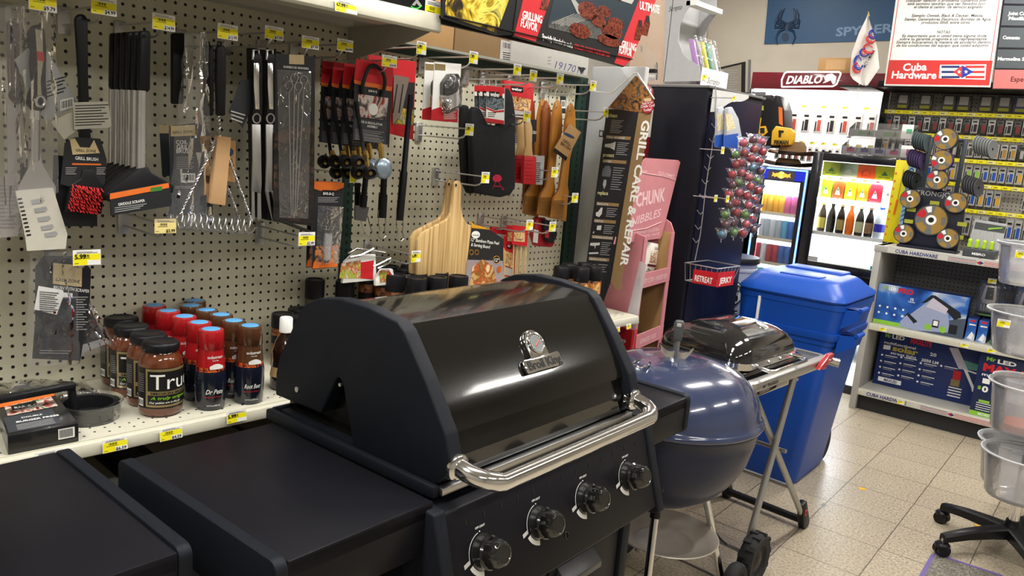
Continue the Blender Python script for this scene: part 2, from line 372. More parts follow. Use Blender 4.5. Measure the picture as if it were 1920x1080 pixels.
# ================================================================ GONDOLA ON THE LEFT
G1Y0, G1Y1 = .715, 1.80
GRNP = mat('dark_green_post', (.012, .045, .032), .45)
def post(name, par, y, z0, z1, w=.034):
    mb = MB(); mb.bx(-.035, .012, y-w/2, y+w/2, z0, z1, GRNP)
    z = z0+.02
    while z < z1-.02: mb.bx(.0121, .0124, y-.004, y+.004, z, z+.012, INK); z += .0254
    return mb.build(name, par)
SH0 = mat('grey_green_top', (.30, .30, .26), .45)
gl = thing('gondola_shelving', (0, -.3, 0), 'long cream pegboard shelving unit with dark green posts hung with grilling tools', 'shelving unit')
mb = MB(); mb.bx(-.02, 0, -1.6, .698, .10, 1.83, PEG); o = mb.build('pegboard_panel', gl)
def repeg(o, y, z):                             # shift mesh so the hole grid passes through (y, z)
    W = world_of(o); p = W.translation.copy(); d = Vector((0, y-p.y, z-p.z)); o.location += d
    o.data.transform(Matrix.Translation(-d))
repeg(o, 0, 1.183)
mb = MB(); mb.bx(-.02, 0, .732, 1.795, .10, 1.785, PEG); o = mb.build('pegboard_panel', gl); repeg(o, .9706, 1.3731)
post('post', gl, .715, 0, 2.3); post('post', gl, 1.828, 0, 1.80, .05)
mb = MB(); mb.bx(-.05, -.03, -1.6, 1.84, .1, 1.765, GRNP); mb.build('back_panel', gl)
mb = MB(); mb.bx(-.30, .06, .735, 1.80, 1.792, 1.80, SH0); mb.build('top_cover', gl)
mb = MB(); mb.bx(-.035, .012, .732, 1.80, 1.765, 1.7915, GRNP); mb.build('top_rail', gl)
def shelf(y0, y1, x1, z, par, lab, holes=True, chan=.026, name='shelf'):
    mb = MB(); mb.bx(.002, x1-.012, y0, y1, z-.02, z, CREAM)
    mb.prismb([(x1-.014, y0, z-.004), (x1-.008, y0, z), (x1+.004, y0, z-.003), (x1+.008, y0, z-.003-chan), (x1, y0, z-.006-chan), (x1-.014, y0, z-.02)], (0, y1-y0, 0), CREAM, r=.001, seg=1)
    if holes:
        y = y0+.03; k = 0
        while y < y1-.03:
            for x in ((x1-.035, x1-.062) if k % 2 else (x1-.048, x1-.075)): mb.cyl((x, y, z+.0001), (x, y, z+.0004), .0028, .0028, INK, 8)
            y += .0254; k += 1
    return tag(mb.build(name), lab, 'shelf')
shelf(-1.6, .705, .40, .843, gl, 'low cream shelf with perforated top holding jars and syrup bottles'); shelf(.735, 1.815, .40, .90, gl, 'cream shelf behind the grill lid holding spray cans and spice jars')
SH = mat('grey_green_shelf', (.40, .39, .33), .45)
mb = MB()                                       # upper shelf of the near section with its ribs and end bracket
mb.bx(.001, .39, -1.6, .705, 1.815, 1.83, SH)
mb.prismb([(.386, -1.6, 1.835), (.40, -1.6, 1.835), (.408, -1.6, 1.792), (.398, -1.6, 1.786), (.386, -1.6, 1.80)], (0, 2.305, 0), CREAM, r=.001, seg=1)
for x in (.13, .30): mb.bx(x-.03, x+.03, -1.6, .60, 1.797, 1.816, SH)
mb.prism([(.002, .700, 1.815), (.385, .700, 1.815), (.385, .700, 1.795), (.30, .700, 1.77), (.05, .700, 1.725), (.002, .700, 1.70)], (0, -.003, 0), SH)
tag(mb.build('shelf'), 'upper shelf of the near section with cream front edge and end bracket', 'shelf')
mb = MB(); mb.bx(.014, .42, -1.6, 1.8, .0, .12, BLK); tag(mb.build('base_deck'), 'dark base deck along the floor under the long pegboard unit', 'base deck')
t = thing('sign_ledge', (.2, 1.15, 1.80), 'thin black metal ledge above the far pegboard that carries the picture signs', 'ledge')
mb = MB(); mb.bx(.388, .402, .70, 1.555, 1.812, 1.832, BLK); mb.bx(.402, .430, .70, 1.555, 1.829, 1.832, BLK); mb.build('front_bar', t)
for y in (.745, 1.53): mb = MB(); mb.bx(-.27, .388, y-.004, y+.004, 2.04, 2.05, BLK); mb.bx(.380, .388, y-.004, y+.004, 1.832, 2.05, BLK); mb.bx(-.27, -.262, y-.004, y+.004, 1.8005, 2.04, BLK); mb.build('arm', t)
# dark wrapped stock under the low shelf
for k, (y0, y1, z1, x1) in enumerate(((-.28, -.03, .66, .33), (-.02, .24, .74, .36), (.26, .50, .70, .34))):
    mb = MB(); mb.rb(.03, x1, y0, y1, .121, z1, DKP, .004); mb.bx(.05, x1-.03, y0+.02, y1-.02, z1, z1+.002, GRYT)
    b = mb.build('stock_box'); tag(b, ['dark carton under the low shelf, leftmost of the three', 'dark carton under the low shelf, middle of the three and tallest', 'dark carton under the low shelf, rightmost of the three'][k], 'box')
# tags in the shelf channels
def shelf_tag(px, py, x, lab, w=.05, h=.028, price='$4.99', col=YEL, big=None):
    c = wx(px, py, x+.0045); mb = MB(); tag_face(mb, (c.x+.0035, c.y-w/2, c.z-h/2), Y1, (-.15, 0, 1), w, h, price, nrm=X1, col=col, big=big)
    return tag(mb.build('price_tag'), lab, 'price tag', 'yellow price tags in the shelf channels')
shelf_tag(92, 857, .404, 'yellow price tag on low shelf edge left of the burger press pack end', price='$8.99')
shelf_tag(215, 833, .404, 'yellow price tag on low shelf edge just right of the burger press pack', price='$6.59')
shelf_tag(320, 812, .404, 'yellow price tag on low shelf edge below the front sauce jar', price='$4.59')
shelf_tag(443, 780, .404, 'yellow 5.99 price tag on low shelf edge below the brown soda bottles', price='', big='5.99')
shelf_tag(529, 767, .404, 'yellow price tag on low shelf edge half hidden by the grill lid', price='')
shelf_tag(648, 13, .404, 'yellow 67.99 price tag on the upper shelf edge', price='', big='67.99', w=.062)
shelf_tag(1157, 618, .402, 'small yellow tag at the end of the shelf behind the grill, left one', w=.03, h=.02)
shelf_tag(1178, 612, .402, 'small yellow tag at the end of the shelf behind the grill, right one', w=.03, h=.02)
# ================================================================ THE GAS GRILL IN FRONT
G = Frame((.6, .13, 0), 3.7)
BLKM = mat('matte_black_resin', (.0095, .0115, .017), .5, bump=.25, bscale=1200, nscale=20, spec=.2)
BLKS = mat('satin_black_steel', (.008, .008, .011), .38, bump=.05, bscale=1500, spec=.2)
PLID = mat('porcelain_black_lid', (.006, .0055, .005), .16, coat=.5, spec=.3, bump=.04, bscale=260)
def GM(): return MB(G.M)
gr = thing('gas_grill', G.p(.25, .32, 0), 'large black four-knob gas grill with closed lid and chrome handle', 'grill')
W_ = .65
side = [(.0, .945), (.0, .997), (.012, 1.035), (.034, 1.074), (.075, 1.145), (.095, 1.165), (.135, 1.184), (.20, 1.195), (.285, 1.194), (.367, 1.183), (.385, 1.170), (.445, 1.095), (.504, 1.010), (.519, .966), (.513, .94), (.485, .908), (.262, .908), (.222, 1.028), (.210, 1.038), (.203, 1.034), (.158, .949)]
def lid_end(name, y, d):
    mb = GM(); mb.prismb([(a, y, b) for a, b in side], (0, d, 0), BLKM, r=.007, seg=3); return mb.build(name, lid)
skin = [(.012, .91), (.012, .997), (.04, 1.06), (.085, 1.135), (.14, 1.172), (.20, 1.185), (.285, 1.186), (.330, 1.183), (.369, 1.177), (.402, 1.137), (.432, 1.095), (.460, 1.051), (.485, 1.010), (.488, .998), (.480, .994), (.496, .955), (.49, .912)]
mb = GM(); n = len(skin)
mb.prism([(a, .03, b) for a, b in skin], (0, W_-.06, 0), PLID)
lid = mb.build('lid', gr, smooth=25)
lid_end('lid_end', 0, .034); lid_end('lid_end', W_, -.034)
mb = GM(); mb.cyl((.078, -.003, .979), (.078, .003, .979), .006, .006, STL, 12); mb.cyl((.215, -.002, 1.025), (.215, .03, 1.025), .004, .004, STL, 8); mb.build('hinge_bolt', lid)
mb = GM(); mb.rb(.004, .475, .012, W_-.012, .80, .912, BLKM, .004); mb.build('firebox', gr)
mb = GM(); mb.rb(-.01, .50, -.016, .0, .892, .915, BLKM, .004); mb.rb(-.01, .50, W_, W_+.016, .892, .915, BLKM, .004)
mb.rb(.492, .507, .0, W_, .895, .910, STL, .002); mb.rb(-.012, .0, 0, W_, .892, .915, BLKM, .003); mb.build('firebox_rim', gr)
# handle
hl = G.on(905, 893, 1, .055); hr = G.on(1216, 782, 1, .60)
hxz = ((hl.x+hr.x)/2, (hl.z+hr.z)/2); HX, HZ = .585, hxz[1]
ml = G.on(855, 866, 0, .505); mr = G.on(1184, 747, 0, .505)
print('HANDLE', hl, hr, ml, mr)
mz = (ml.z+mr.z)/2
pts = [(.50, .022, mz), (.53, .022, mz)]
for i in range(9): a = R(90*i/8); pts.append((.53+(HX-.53)*math.sin(a), .022+.045*(1-math.cos(a)), mz+(HZ-mz)*i/8))
pts2 = [(x, W_-y, z) for x, y, z in reversed(pts)]
mb = GM(); mb.tube(pts+pts2, .0175, CHR, 20); hd = mb.build('handle', gr, smooth=60)
for y in (.022, W_-.022):
    mb = GM(); mb.lathe([(.0, 0), (.023, 0), (.025, .004), (.025, .010), (.021, .014), (.016, .015)], CHR, 24, c=(.512, y, mz), ax=(1, 0, 0)); mb.build('handle_collar', hd)
# gauge and name plate on the lid front
pn = Vector((.80, 0, .60)).normalized(); pu = Vector((-.60, 0, .80)).normalized()   # normal and up along the lid front
P0 = Vector((.43, 0, 1.095))
def onp(px, py, e=0):                           # point of the lid front plane, in grill coordinates
    d0 = ray(px, py); c = CAM-G.o; dl = Vector((d0.dot(G.ex), d0.dot(G.ey), d0.z)); cl = Vector((c.dot(G.ex), c.dot(G.ey), c.z))
    t = (P0+pn*e-cl).dot(pn)/dl.dot(pn); return cl+dl*t
gc = onp(997, 648); py_ = Vector((0, 1, 0))
mb = GM()
arch = []
for i in range(17): a = R(180*i/16); arch.append(gc+py_*.030*math.cos(a)+pu*.032*math.sin(a))
arch = [gc+py_*.030-pu*.03]+arch+[gc-py_*.030-pu*.03]
mb.prismb(arch, pn*.012, CHR, r=.003)
g = mb.build('temperature_gauge', lid, smooth=20)
mb = GM(); mb.lathe([(0, 0), (.021, 0), (.021, .0015)], mat('gauge_dial', (.20, .21, .22), .25), 28, c=gc+pn*.0125, ax=pn)
mb.tube([gc+pn*.015+py_*.022*math.cos(R(a))+pu*.022*math.sin(R(a)) for a in range(0, 360, 15)], .0022, CHR, 8, closed=True)
mb.tube([gc+pn*.015-py_*.006-pu*.006, gc+pn*.015+py_*.010+pu*.004], .0012, mat('gauge_needle', (.8, .12, .03), .4), 6)
for a in range(-30, 211, 20): mb.tube([gc+pn*.0148+py_*.016*math.cos(R(a))+pu*.016*math.sin(R(a)), gc+pn*.0148+py_*.0185*math.cos(R(a))+pu*.0185*math.sin(R(a))], .0005, WHT, 4)
mb.build('dial', g)
a0, a1 = onp(969, 687), onp(1059, 678); ac = (a0+a1)/2; hw = .062
mb = GM(); pc = ac; q = [pc+py_*x+pu*y for x, y in ((-hw, -.015), (hw-.008, -.015), (hw, -.008), (hw, .012), (hw-.006, .018), (.02, .015), (-hw, .015), (-hw-.004, 0))]
mb.prismb(q, pn*.010, CHR, r=.003); pb = mb.build('name_plate', lid, smooth=20)
mb = GM(); mb.text('Broil King', pc+pn*.0105-py_*.056-pu*.009, py_, pu, .027, INK, bold=.025, width=.112); mb.build('lettering', pb)
# control panel
CPA, CPB = Vector((.532, 0, .878)), Vector((.590, 0, .690)); cpd = (CPB-CPA).normalized(); cpn = Vector((-cpd.z, 0, cpd.x)); cpu = -cpd
mb = GM(); mb.prismb([(.47, -.02, .884), (CPA.x, -.02, CPA.z), (CPB.x, -.02, CPB.z), (.575, -.02, .682), (.47, -.02, .682)], (0, W_+.04, 0), BLKS, r=.004); cp = mb.build('control_panel', gr)
for y0, d in ((-.048, .030), (W_+.018, .030)):
    mb = GM(); mb.prismb([(.465, y0, .892), (.535, y0, .886), (.598, y0, .675), (.56, y0, .665), (.465, y0, .665)], (0, d, 0), BLKM, r=.005, seg=3)
    mb.cyl((.595, y0+.014, .73), (.5945, y0+.014, .73), .004, .004, INK, 10); mb.build('panel_end', cp)
mb = GM()
for i in range(13):
    y = .03+i*.049; c = CPA+cpd*.030+Vector((0, y, 0)); mb.prism([c+py_*.0022-cpd*.006, c+py_*.0022+cpd*.006, c-py_*.0022+cpd*.006, c-py_*.0022-cpd*.006], cpn*.0006, INK)
mb.build('vent_slots', cp)
def oncp(px, py, e=0):
    d0 = ray(px, py); c = CAM-G.o; dl = Vector((d0.dot(G.ex), d0.dot(G.ey), d0.z)); cl = Vector((c.dot(G.ex), c.dot(G.ey), c.z))
    t = (CPA+cpn*e-cl).dot(cpn)/dl.dot(cpn); return cl+dl*t
ks = [oncp(*p, .0) for p in ((905, 1030), (1010, 980), (1098, 935), (1177, 895))]
print('KNOBS', [tuple(round(a, 3) for a in k) for k in ks])
kz = sum((k-CPA).dot(cpd) for k in ks)/4
KB = mat('gloss_black_knob', (.012, .012, .012), .18, coat=.6)
for i in range(4):
    y = .075+i*(.60-.075)/3.0 if False else ks[i].y; c = CPA+cpd*kz+Vector((0, y, 0))
    mb = GM(); mb.lathe([(.0, 0), (.033, 0), (.033, .006), (.030, .012), (.031, .020), (.027, .024)], KB, 32, c=c, ax=cpn, caps=False)
    def kn(u, v):
        a = u*2*math.pi; prof = [(.027, .022), (.0265, .032), (.024, .043), (.021, .050), (.017, .0515), (.0165, .0505), (0.0, .0505)]
        t = v*(len(prof)-1); k = min(int(t), len(prof)-2); f = t-k; r = prof[k][0]*(1-f)+prof[k+1][0]*f; h = prof[k][1]*(1-f)+prof[k+1][1]*f
        if k < 3: r *= 1+.06*math.cos(a*6)
        return c+cpn*h+py_*r*math.cos(a)+cpu*r*math.sin(a)
    mb.surf(kn, 48, 13, KB, cu=True); k_ = mb.build('knob', cp, smooth=35)
    mb = GM(); e = cpn*.0006
    def arc(r0, r1, a0, a1, n=16):
        for j in range(n):
            t0, t1 = R(a0+(a1-a0)*j/n), R(a0+(a1-a0)*(j+1)/n); f = (j+1)/n; g0 = r0
            pp = lambda r, t: c+e+py_*r*math.cos(t)+cpu*r*math.sin(t)
            mb.quad(pp(r0, t0), pp(r1, t0), pp(r1, t1), pp(r0, t1), WHT)
    arc(.0365, .0378, 100, 190); arc(.034, .043, 205, 262)
    pp = c+e-py_*.036-cpu*.010; mb.quad(pp, pp-py_*.016-cpu*.005, pp-py_*.017+cpu*.003, pp+cpu*.008, mat('grey_white_print', (.6, .6, .6), .6))
    mb.text('OFF LIGHT', c+e-py_*.012+cpu*.044, py_, cpu, .0055, WHT, bold=.02); mb.cyl(c+e-py_*.002+cpu*.038, c+e*2-py_*.002+cpu*.038, .0014, .0014, WHT, 8)
    mb.build('dial_marking', cp)
c = oncp(1062, 1003); mb = GM(); mb.tube([c+cpn*.001+py_*.006*math.cos(R(a))+cpu*.007*math.sin(R(a)) for a in range(0, 360, 30)], .0012, KB, 6, closed=True); mb.build('igniter', cp)
# side shelves
def side_shelf(y0, y1, capy, fr=gr, T=G.M, x0=.035, x1=.515, z=.90, par=None, fas=.095):
    mb = MB(T); mb.rb(x0, x1, min(y0, y1), max(y0, y1), z-.03, z, BLKS, .003)
    mb.rb(x1-.012, x1, min(y0, y1), max(y0, y1), z-fas, z-.002, BLKS, .002); mb.rb(x0, x0+.012, min(y0, y1), max(y0, y1), z-.09, z-.002, BLKS, .002)
    sh = mb.build('side_shelf', par or gr)
    d = .022 if capy > (y0+y1)/2 else -.022
    r = []
    for (cx, cz, a0) in ((x1+.0-.015, z-.013, 0), (x0+.012, z-.013, 90), (x0+.012, z-.085, 180), (x1-.015, z-fas+.01, 270)):
        for i in range(5): a = R(a0+90*i/4); r.append((cx+.018*math.cos(a), capy, cz+.018*math.sin(a)))
    mb = MB(T); mb.prismb(r, (0, d, 0), BLKM, r=.004, seg=2); mb.build('shelf_end_cap', sh)
    return sh
side_shelf(-.325, -.03, -.325); side_shelf(W_+.03, W_+.27, W_+.27, z=.893)
# cart below
mb = GM(); mb.rb(.03, .52, .0, .02, .09, .80, BLKS, .003); mb.rb(.03, .52, W_-.02, W_, .09, .80, BLKS, .003); mb.rb(.03, .045, .0, W_, .09, .80, BLKS, .002); mb.rb(.03, .52, 0, W_, .09, .12, BLKS, .002); mb.rb(.50, .522, .0, W_, .655, .685, BLKS, .002)
mb.rb(.50, .535, -.005, .03, .09, .69, BLKM, .004); mb.rb(.50, .535, W_-.03, W_+.005, .09, .69, BLKM, .004)
mb.build('cart_frame', gr)
for y0, y1, hy in ((.035, .325, .24), (.33, W_-.035, .36)):
    mb = GM(); mb.rb(.505, .527, y0, y1, .12, .652, BLKS, .003); d = mb.build('cart_door', gr)
    mb = GM(); mb.prismb([(.527, hy if hy > .3 else hy-.14, .625), (.555, hy if hy > .3 else hy-.14, .60), (.555, hy if hy > .3 else hy-.14, .585), (.527, hy if hy > .3 else hy-.14, .585)], (0, .14, 0), mat('dark_grey_handle', (.06, .06, .065), .35), r=.002); mb.build('handle', d)
for x in (.08, .48):
    for y in (.04, W_-.04):
        mb = GM(); mb.cyl((x, y-.012, .035), (x, y+.012, .035), .035, .035, RUB, 20); mb.cyl((x, y, .05), (x, y, .095), .008, .008, STL, 8); mb.build('caster', gr)
# neighbour grill on the left: only its side shelf shows
N = Frame((.54, -.50, 0), 2.0)
ng = thing('gas_grill', N.p(.2, -.5, 0), 'second black gas grill at the left edge, only its flat side shelf in view', 'grill')
side_shelf(-.05, .215, .215, T=N.M, x0=.02, x1=.485, par=ng, fas=.10)
mb = MB(N.M); mb.rb(0, .47, -.75, -.06, .09, .92, BLKS, .006); mb.rb(.42, .49, -.78, -.05, .67, .88, BLKS, .006); mb.build('body', ng)
mb = MB(N.M); mb.prismb([(a, -.74, b) for a, b in skin], (0, .66, 0), PLID, r=.004); mb.build('lid', ng)
for x in (.08, .42):
    for y in (-.68, -.12):
        mb = MB(N.M); mb.cyl((x, y-.012, .035), (x, y+.012, .035), .035, .035, RUB, 20); mb.cyl((x, y, .05), (x, y, .095), .008, .008, STL, 8); mb.build('caster', ng)
# ================================================================ GOODS ON THE NEAR PEGBOARD
def depth_at(p): return (Vector(p)-CAM).dot(fw)
def txp(mb, s, a, b, x, hpx, m, bold=.012, shear=0):
    p = wx(*a, x); tx(mb, s, a, b, x, hpx*depth_at(p)/F/.7, m, bold, shear)
def mm(px, x=.2, at=(400, 300)): return px*depth_at(wx(*at, x))/F
def lines_txt(mb, x0, x1, y0, y1, n, x, m, sl=0, h=.35):       # rows of fine print, slanting by sl px over the width
    for i in range(n):
        y = y0+(y1-y0)*(i+.3)/n; e = (y1-y0)/n*h; w_ = (x1-x0)*(1-.25*((i*37) % 5)/5)
        pl(mb, [(x0, y), (x0+w_, y+sl), (x0+w_, y+sl+e), (x0, y+e)], x, .0004, m)
def barcode(mb, x0, x1, y0, y1, x, sl=0, bg=WHT):
    pl(mb, [(x0, y0), (x1, y0+sl), (x1, y1+sl), (x0, y1)], x, .0004, bg)
    n = 12; w_ = (x1-x0)*.84/n
    for i in range(n):
        a = x0+(x1-x0)*.08+i*w_; b_ = a+w_*(.35+.3*((i*7) % 3)/2); s0 = sl*(a-x0)/(x1-x0)
        pl(mb, [(a, y0+s0+(y1-y0)*.12), (b_, y0+s0+(y1-y0)*.12), (b_, y1+s0-(y1-y0)*.2), (a, y1+s0-(y1-y0)*.2)], x+.0004, .0002, INK)
def hook(px, py, lab, L=.245, price='', col=YEL, wt=.050, ht=.034, big=None, plane=0.0, dz=0, no_tag=False):
    c = wx(px, py, plane+L); y, z = c.y, c.z+dz
    t = thing('peg_hook', (plane, y, z), lab, 'hook', 'wire peg hooks on the pegboards')
    mb = MB(); mb.rb(plane+.001, plane+.008, y-.014, y+.014, z-.05, z+.012, WIRE, .002); mb.build('bracket', t)
    mb = MB(); mb.tube([(plane+.006, y, z+.002), (plane+L-.004, y, z+.002)], .0024, WIRE, 6); mb.build('tag_wire', t)
    mb = MB(); mb.tube([(plane+.006, y, z-.030), (plane+L-.045, y, z-.030), (plane+L-.025, y, z-.024), (plane+L-.012, y, z-.012)], .0028, WIRE, 6); mb.build('product_wire', t)
    if not no_tag:
        mb = MB(); tag_face(mb, (plane+L, y-wt/2, c.z-ht/2), Y1, Z1, wt, ht, price, nrm=X1, col=col, big=big); mb.build('price_tag', t)
    return t
hook(80, 4, 'hook with yellow 9.79 tag, first of the top row from the left', price='$9.79')
hook(195, 12, 'hook with yellow 4.99 tag above the black grill brush handle', price='$4.99')
hook(307, 42, 'hook with yellow 14.99 tag right of the scraper handles', price='$14.99')
hook(427, 60, 'hook with yellow 12.99 tag above the coil brush handle', price='$12.99')
hook(514, 62, 'hook with yellow 7.99 tag above the grill fork', price='$7.99', ht=.03)
hook(582, 80, 'hook with yellow 7.99 tag above the skewer card', price='$7.99', ht=.03)
hook(647, 85, 'hook with yellow 4.99 tag above the hose cards, below the shelf bracket', price='$4.99', ht=.03, L=.25)
hook(310, 424, 'hook with pale cream 3.99 tag in the middle row, bare of goods', price='$3.99', col=hx('faded_label', 'ecd98a'))
hook(163, 483, 'hook with yellow 5.99 tag beside the bagged brush with scraper', price='', big='5.99', wt=.056)
hook(575, 448, 'hook with yellow tag below the skewer card', price='$2.99', ht=.036)
# --- helpers for clear bags
def bag4(mb, tl, tr, br, bl, x, m=BAG, amp=.0045, n=14, seed=1):
    rg = random.Random(seed); q = [wx(*p, x) for p in (tl, tr, br, bl)]; off = [[rg.uniform(-1, 1) for _ in range(n)] for _ in range(n)]
    def f(u, v):
        p = (q[0]*(1-u)+q[1]*u)*(1-v)+(q[3]*(1-u)+q[2]*u)*v; k = off[min(n-1, int(v*(n-1)+.5))][min(n-1, int(u*(n-1)+.5))]
        e = 1 if 0 < u < 1 and 0 < v < 1 else .3
        return p+Vector((amp*k*e+amp*2*math.sin(math.pi*u), 0, 0))+Y1*(amp*.25*k)
    return mb.surf(f, n, n, m)
TAGG = hx('pale_grey_hang_tag', 'a9abac'); CHARC = hx('charcoal_card', '26272b', .45); CHARC2 = hx('slate_card', '3b3e44', .45); SATIN = mat('satin_silver_tube', (.62, .62, .64), .28, metal=.9)
BRN = mat('brown_rubber', (.09, .06, .055), .5); WOODH = mat('maple', (.62, .40, .17), .45, nscale=60)
# 1. turner with black and chrome handle
t = thing('grill_turner', wx(75, 470, .2), 'steel grill turner with black and chrome handle and white sleeved blade at far left', 'turner')
mb = MB(); mb.prismb([wx(a, b, .20) for a, b in ((50, 60), (57, 49), (70, 46), (80, 55), (84, 90), (83, 150), (86, 185), (82, 203), (72, 210), (58, 207), (47, 196), (50, 175), (57, 160), (53, 120), (55, 95), (48, 80))], (.012, 0, 0), BLKP, r=.003); mb.build('handle', t)
mb = MB(); pl(mb, [(66, 54), (79, 58), (81, 115), (76, 150), (78, 180), (70, 180), (70, 120)], .2121, .0008, hx('chrome_inlay', 'b8b2a0', .15, metal=.8)); pl(mb, [(69, 96), (82, 98), (83, 116), (70, 113)], .213, .0004, RED); mb.build('inlay', t)
mb = MB(); mb.tube([wx(76+8*math.cos(R(a)), 190+10*math.sin(R(a)), .2135) for a in range(0, 360, 24)], .003, SATIN, 8, closed=True); mb.build('hang_ring', t)
mb = MB(); mb.cyl(wx(66, 207, .206), wx(65, 224, .206), .010, .011, CHR, 14); mb.cyl(wx(66, 224, .206), wx(66, 300, .206), .009, .008, STL, 12); mb.build('neck', t)
mb = MB(); mb.prism([wx(a, b, .205) for a, b in ((58, 285), (74, 285), (80, 310), (104, 350), (104, 372), (32, 366), (34, 350), (54, 312))], (.002, 0, 0), STL); mb.build('blade', t)
mb = MB(); pl(mb, [(28, 358), (98, 352), (125, 438), (122, 466), (50, 470), (46, 440)], .208, .004, hx('white_blade_sleeve', 'c9c5b8', .35))
for a, b in ((58, 375), (64, 391), (70, 408), (76, 424), (83, 437)): pl(mb, [(a, b), (a+22, b-4), (a+25, b+1), (a+20, b+6), (a+2, b+8)], .2122, .0006, GRYT)
for i in range(10): pl(mb, [(33+i*1.9, 372+i*7.5), (41+i*1.9, 371+i*7.5), (41+i*1.9, 374+i*7.5), (33+i*1.9, 375+i*7.5)], .2122, .0004, INK)
mb.build('sleeve', t)
def hang_tag(name, pts, x, m, par, lines=(), bar=None, word=None):
    mb = MB(); mb.prism([wx(a, b, x) for a, b in pts], (.0008, 0, 0), m)
    if lines: lines_txt(mb, *lines[:4], lines[4], x+.001, INK if m in (TAGG, CARD) else WHT, *lines[5:])
    if bar: barcode(mb, *bar[:4], x+.001, *bar[4:])
    if word: txp(mb, *word[:3], x+.0012, *word[3:])
    return mb.build(name, par)
hang_tag('hang_tag', [(27, 112), (52, 90), (86, 92), (148, 197), (86, 228), (62, 190)], .194, TAGG, t, (88, 125, 150, 185, 5, -10), (113, 138, 188, 208, -6))
mb = MB(); bag4(mb, (10, 8), (104, 12), (110, 360), (8, 410), .222, seed=3); mb.build('bag', t)
t = thing('grill_tongs', wx(20, 440, .16), 'brown handled utensil in a clear bag at the very left edge', 'tongs')
mb = MB(); mb.prismb([wx(a, b, .16) for a, b in ((10, 44), (20, 38), (33, 42), (35, 90), (32, 130), (44, 172), (40, 193), (26, 196), (16, 186), (12, 130))], (.012, 0, 0), BRN, r=.003); mb.build('handle', t)
mb = MB(); mb.tube([wx(28+10*math.cos(R(a)), 178+9*math.sin(R(a)), .174) for a in range(0, 360, 24)], .003, BLKP, 8, closed=True); mb.build('hang_ring', t)
mb = MB(); mb.prism([wx(a, b, .165) for a, b in ((12, 195), (34, 195), (26, 330), (14, 330))], (.004, 0, 0), STL); mb.build('shaft', t)
mb = MB(); pl(mb, [(-6, 330), (28, 325), (46, 440), (-6, 446)], .166, .004, hx('white_blade_sleeve2', 'b9b3ad', .35))
lines_txt(mb, 0, 30, 345, 430, 12, .1705, GRYT, 0); mb.build('sleeve', t)
mb = MB(); bag4(mb, (-10, 15), (52, 12), (52, 440), (-10, 446), .185, seed=5); mb.build('bag', t)
# 2. bagged brush with scraper
t = thing('grill_brush', wx(110, 680, .2), 'brush with scraper on black card sealed in a clear crumpled bag, hanging lowest at left', 'brush')
mb = MB(); pl(mb, [(66, 500), (80, 480), (150, 480), (170, 505), (168, 560), (150, 676), (60, 672), (66, 600)], .17, .002, CHARC)
pl(mb, [(100, 493), (154, 498), (153, 538), (99, 532)], .1722, .0006, BEI)
txp(mb, 'GRILL ZONE', (104, 527), (149, 531), .1729, 6, INK); txp(mb, 'BRUSH WITH SCRAPER', (100, 541), (167, 549), .1724, 6, WHT)
lines_txt(mb, 118, 165, 555, 620, 14, .1722, GRYT); pl(mb, [(116, 548), (136, 550), (136, 566), (116, 564)], .1724, .0003, WHT)
lines_txt(mb, 74, 134, 655, 664, 2, .1722, GRYT, 1); mb.build('card', t)
mb = MB(); pl(mb, [(92, 556), (138, 558), (138, 632), (76, 630), (80, 600)], .1726, .016, BLKP); mb.build('brush_head', t)
mb = MB()
rg = random.Random(2)
for i in range(9):
    for j in range(5): a, b = 78+i*7+rg.uniform(-1, 1), 604+j*10; p = wx(a, b, .189); mb.cyl(p, p+Vector((.014, rg.uniform(-.003, .003), -.003)), .0016, .001, BLKP, 5)
mb.build('bristles', t)
hang_tag('warning_label', [(72, 536), (118, 544), (120, 552), (106, 590), (64, 580)], .194, WHT, t); 
mb = MB(); lines_txt(mb, 74, 110, 545, 584, 10, .1952, INK, 3); mb.build('small_print', t)
mb = MB(); bag4(mb, (56, 470), (142, 472), (150, 682), (48, 686), .20, seed=9); mb.build('bag', t)
t = thing('grill_brush', wx(170, 660, .12), 'second bagged brush with a pale label strip, half behind the lowest hanging brush', 'brush')
mb = MB(); pl(mb, [(150, 560), (168, 575), (198, 640), (152, 652)], .12, .002, CHARC); pl(mb, [(150, 648), (200, 632), (205, 643), (152, 662)], .1222, .001, TAGG); mb.build('card', t)
mb = MB(); bag4(mb, (140, 550), (172, 565), (218, 650), (150, 670), .14, seed=11); mb.build('bag', t)
# 3. grill brush on black card with red bristles
t = thing('grill_brush', wx(150, 425, .2), 'black grill brush with red bristles on a printed hang card', 'brush')
mb = MB(); mb.prismb([wx(a, b, .20) for a, b in ((137, 35), (143, 27), (154, 27), (161, 36), (162, 150), (166, 245), (170, 285), (146, 285), (144, 150))], (.014, 0, 0), BLKP, r=.004); mb.build('handle', t)
mb = MB(); pl(mb, [(100, 290), (180, 300), (182, 424), (96, 424)], .19, .002, CHARC)
pl(mb, [(121, 268), (140, 257), (188, 260), (200, 300), (196, 345), (172, 362), (113, 345)], .2162, .001, CHARC); pl(mb, [(131, 262), (140, 259), (150, 276), (168, 277), (176, 262), (187, 287), (136, 290)], .2174, .0006, BEI)
txp(mb, 'GRILL ZONE', (142, 284), (180, 286), .2182, 5, INK); txp(mb, 'GRILL BRUSH', (141, 299), (184, 302), .2175, 6, WHT)
pl(mb, [(135, 306), (189, 307), (189, 310), (135, 309)], .2175, .0004, ORG); lines_txt(mb, 123, 144, 313, 328, 4, .2175, GRYT); lines_txt(mb, 181, 198, 313, 328, 4, .2175, GRYT)
mb.build('card', t)
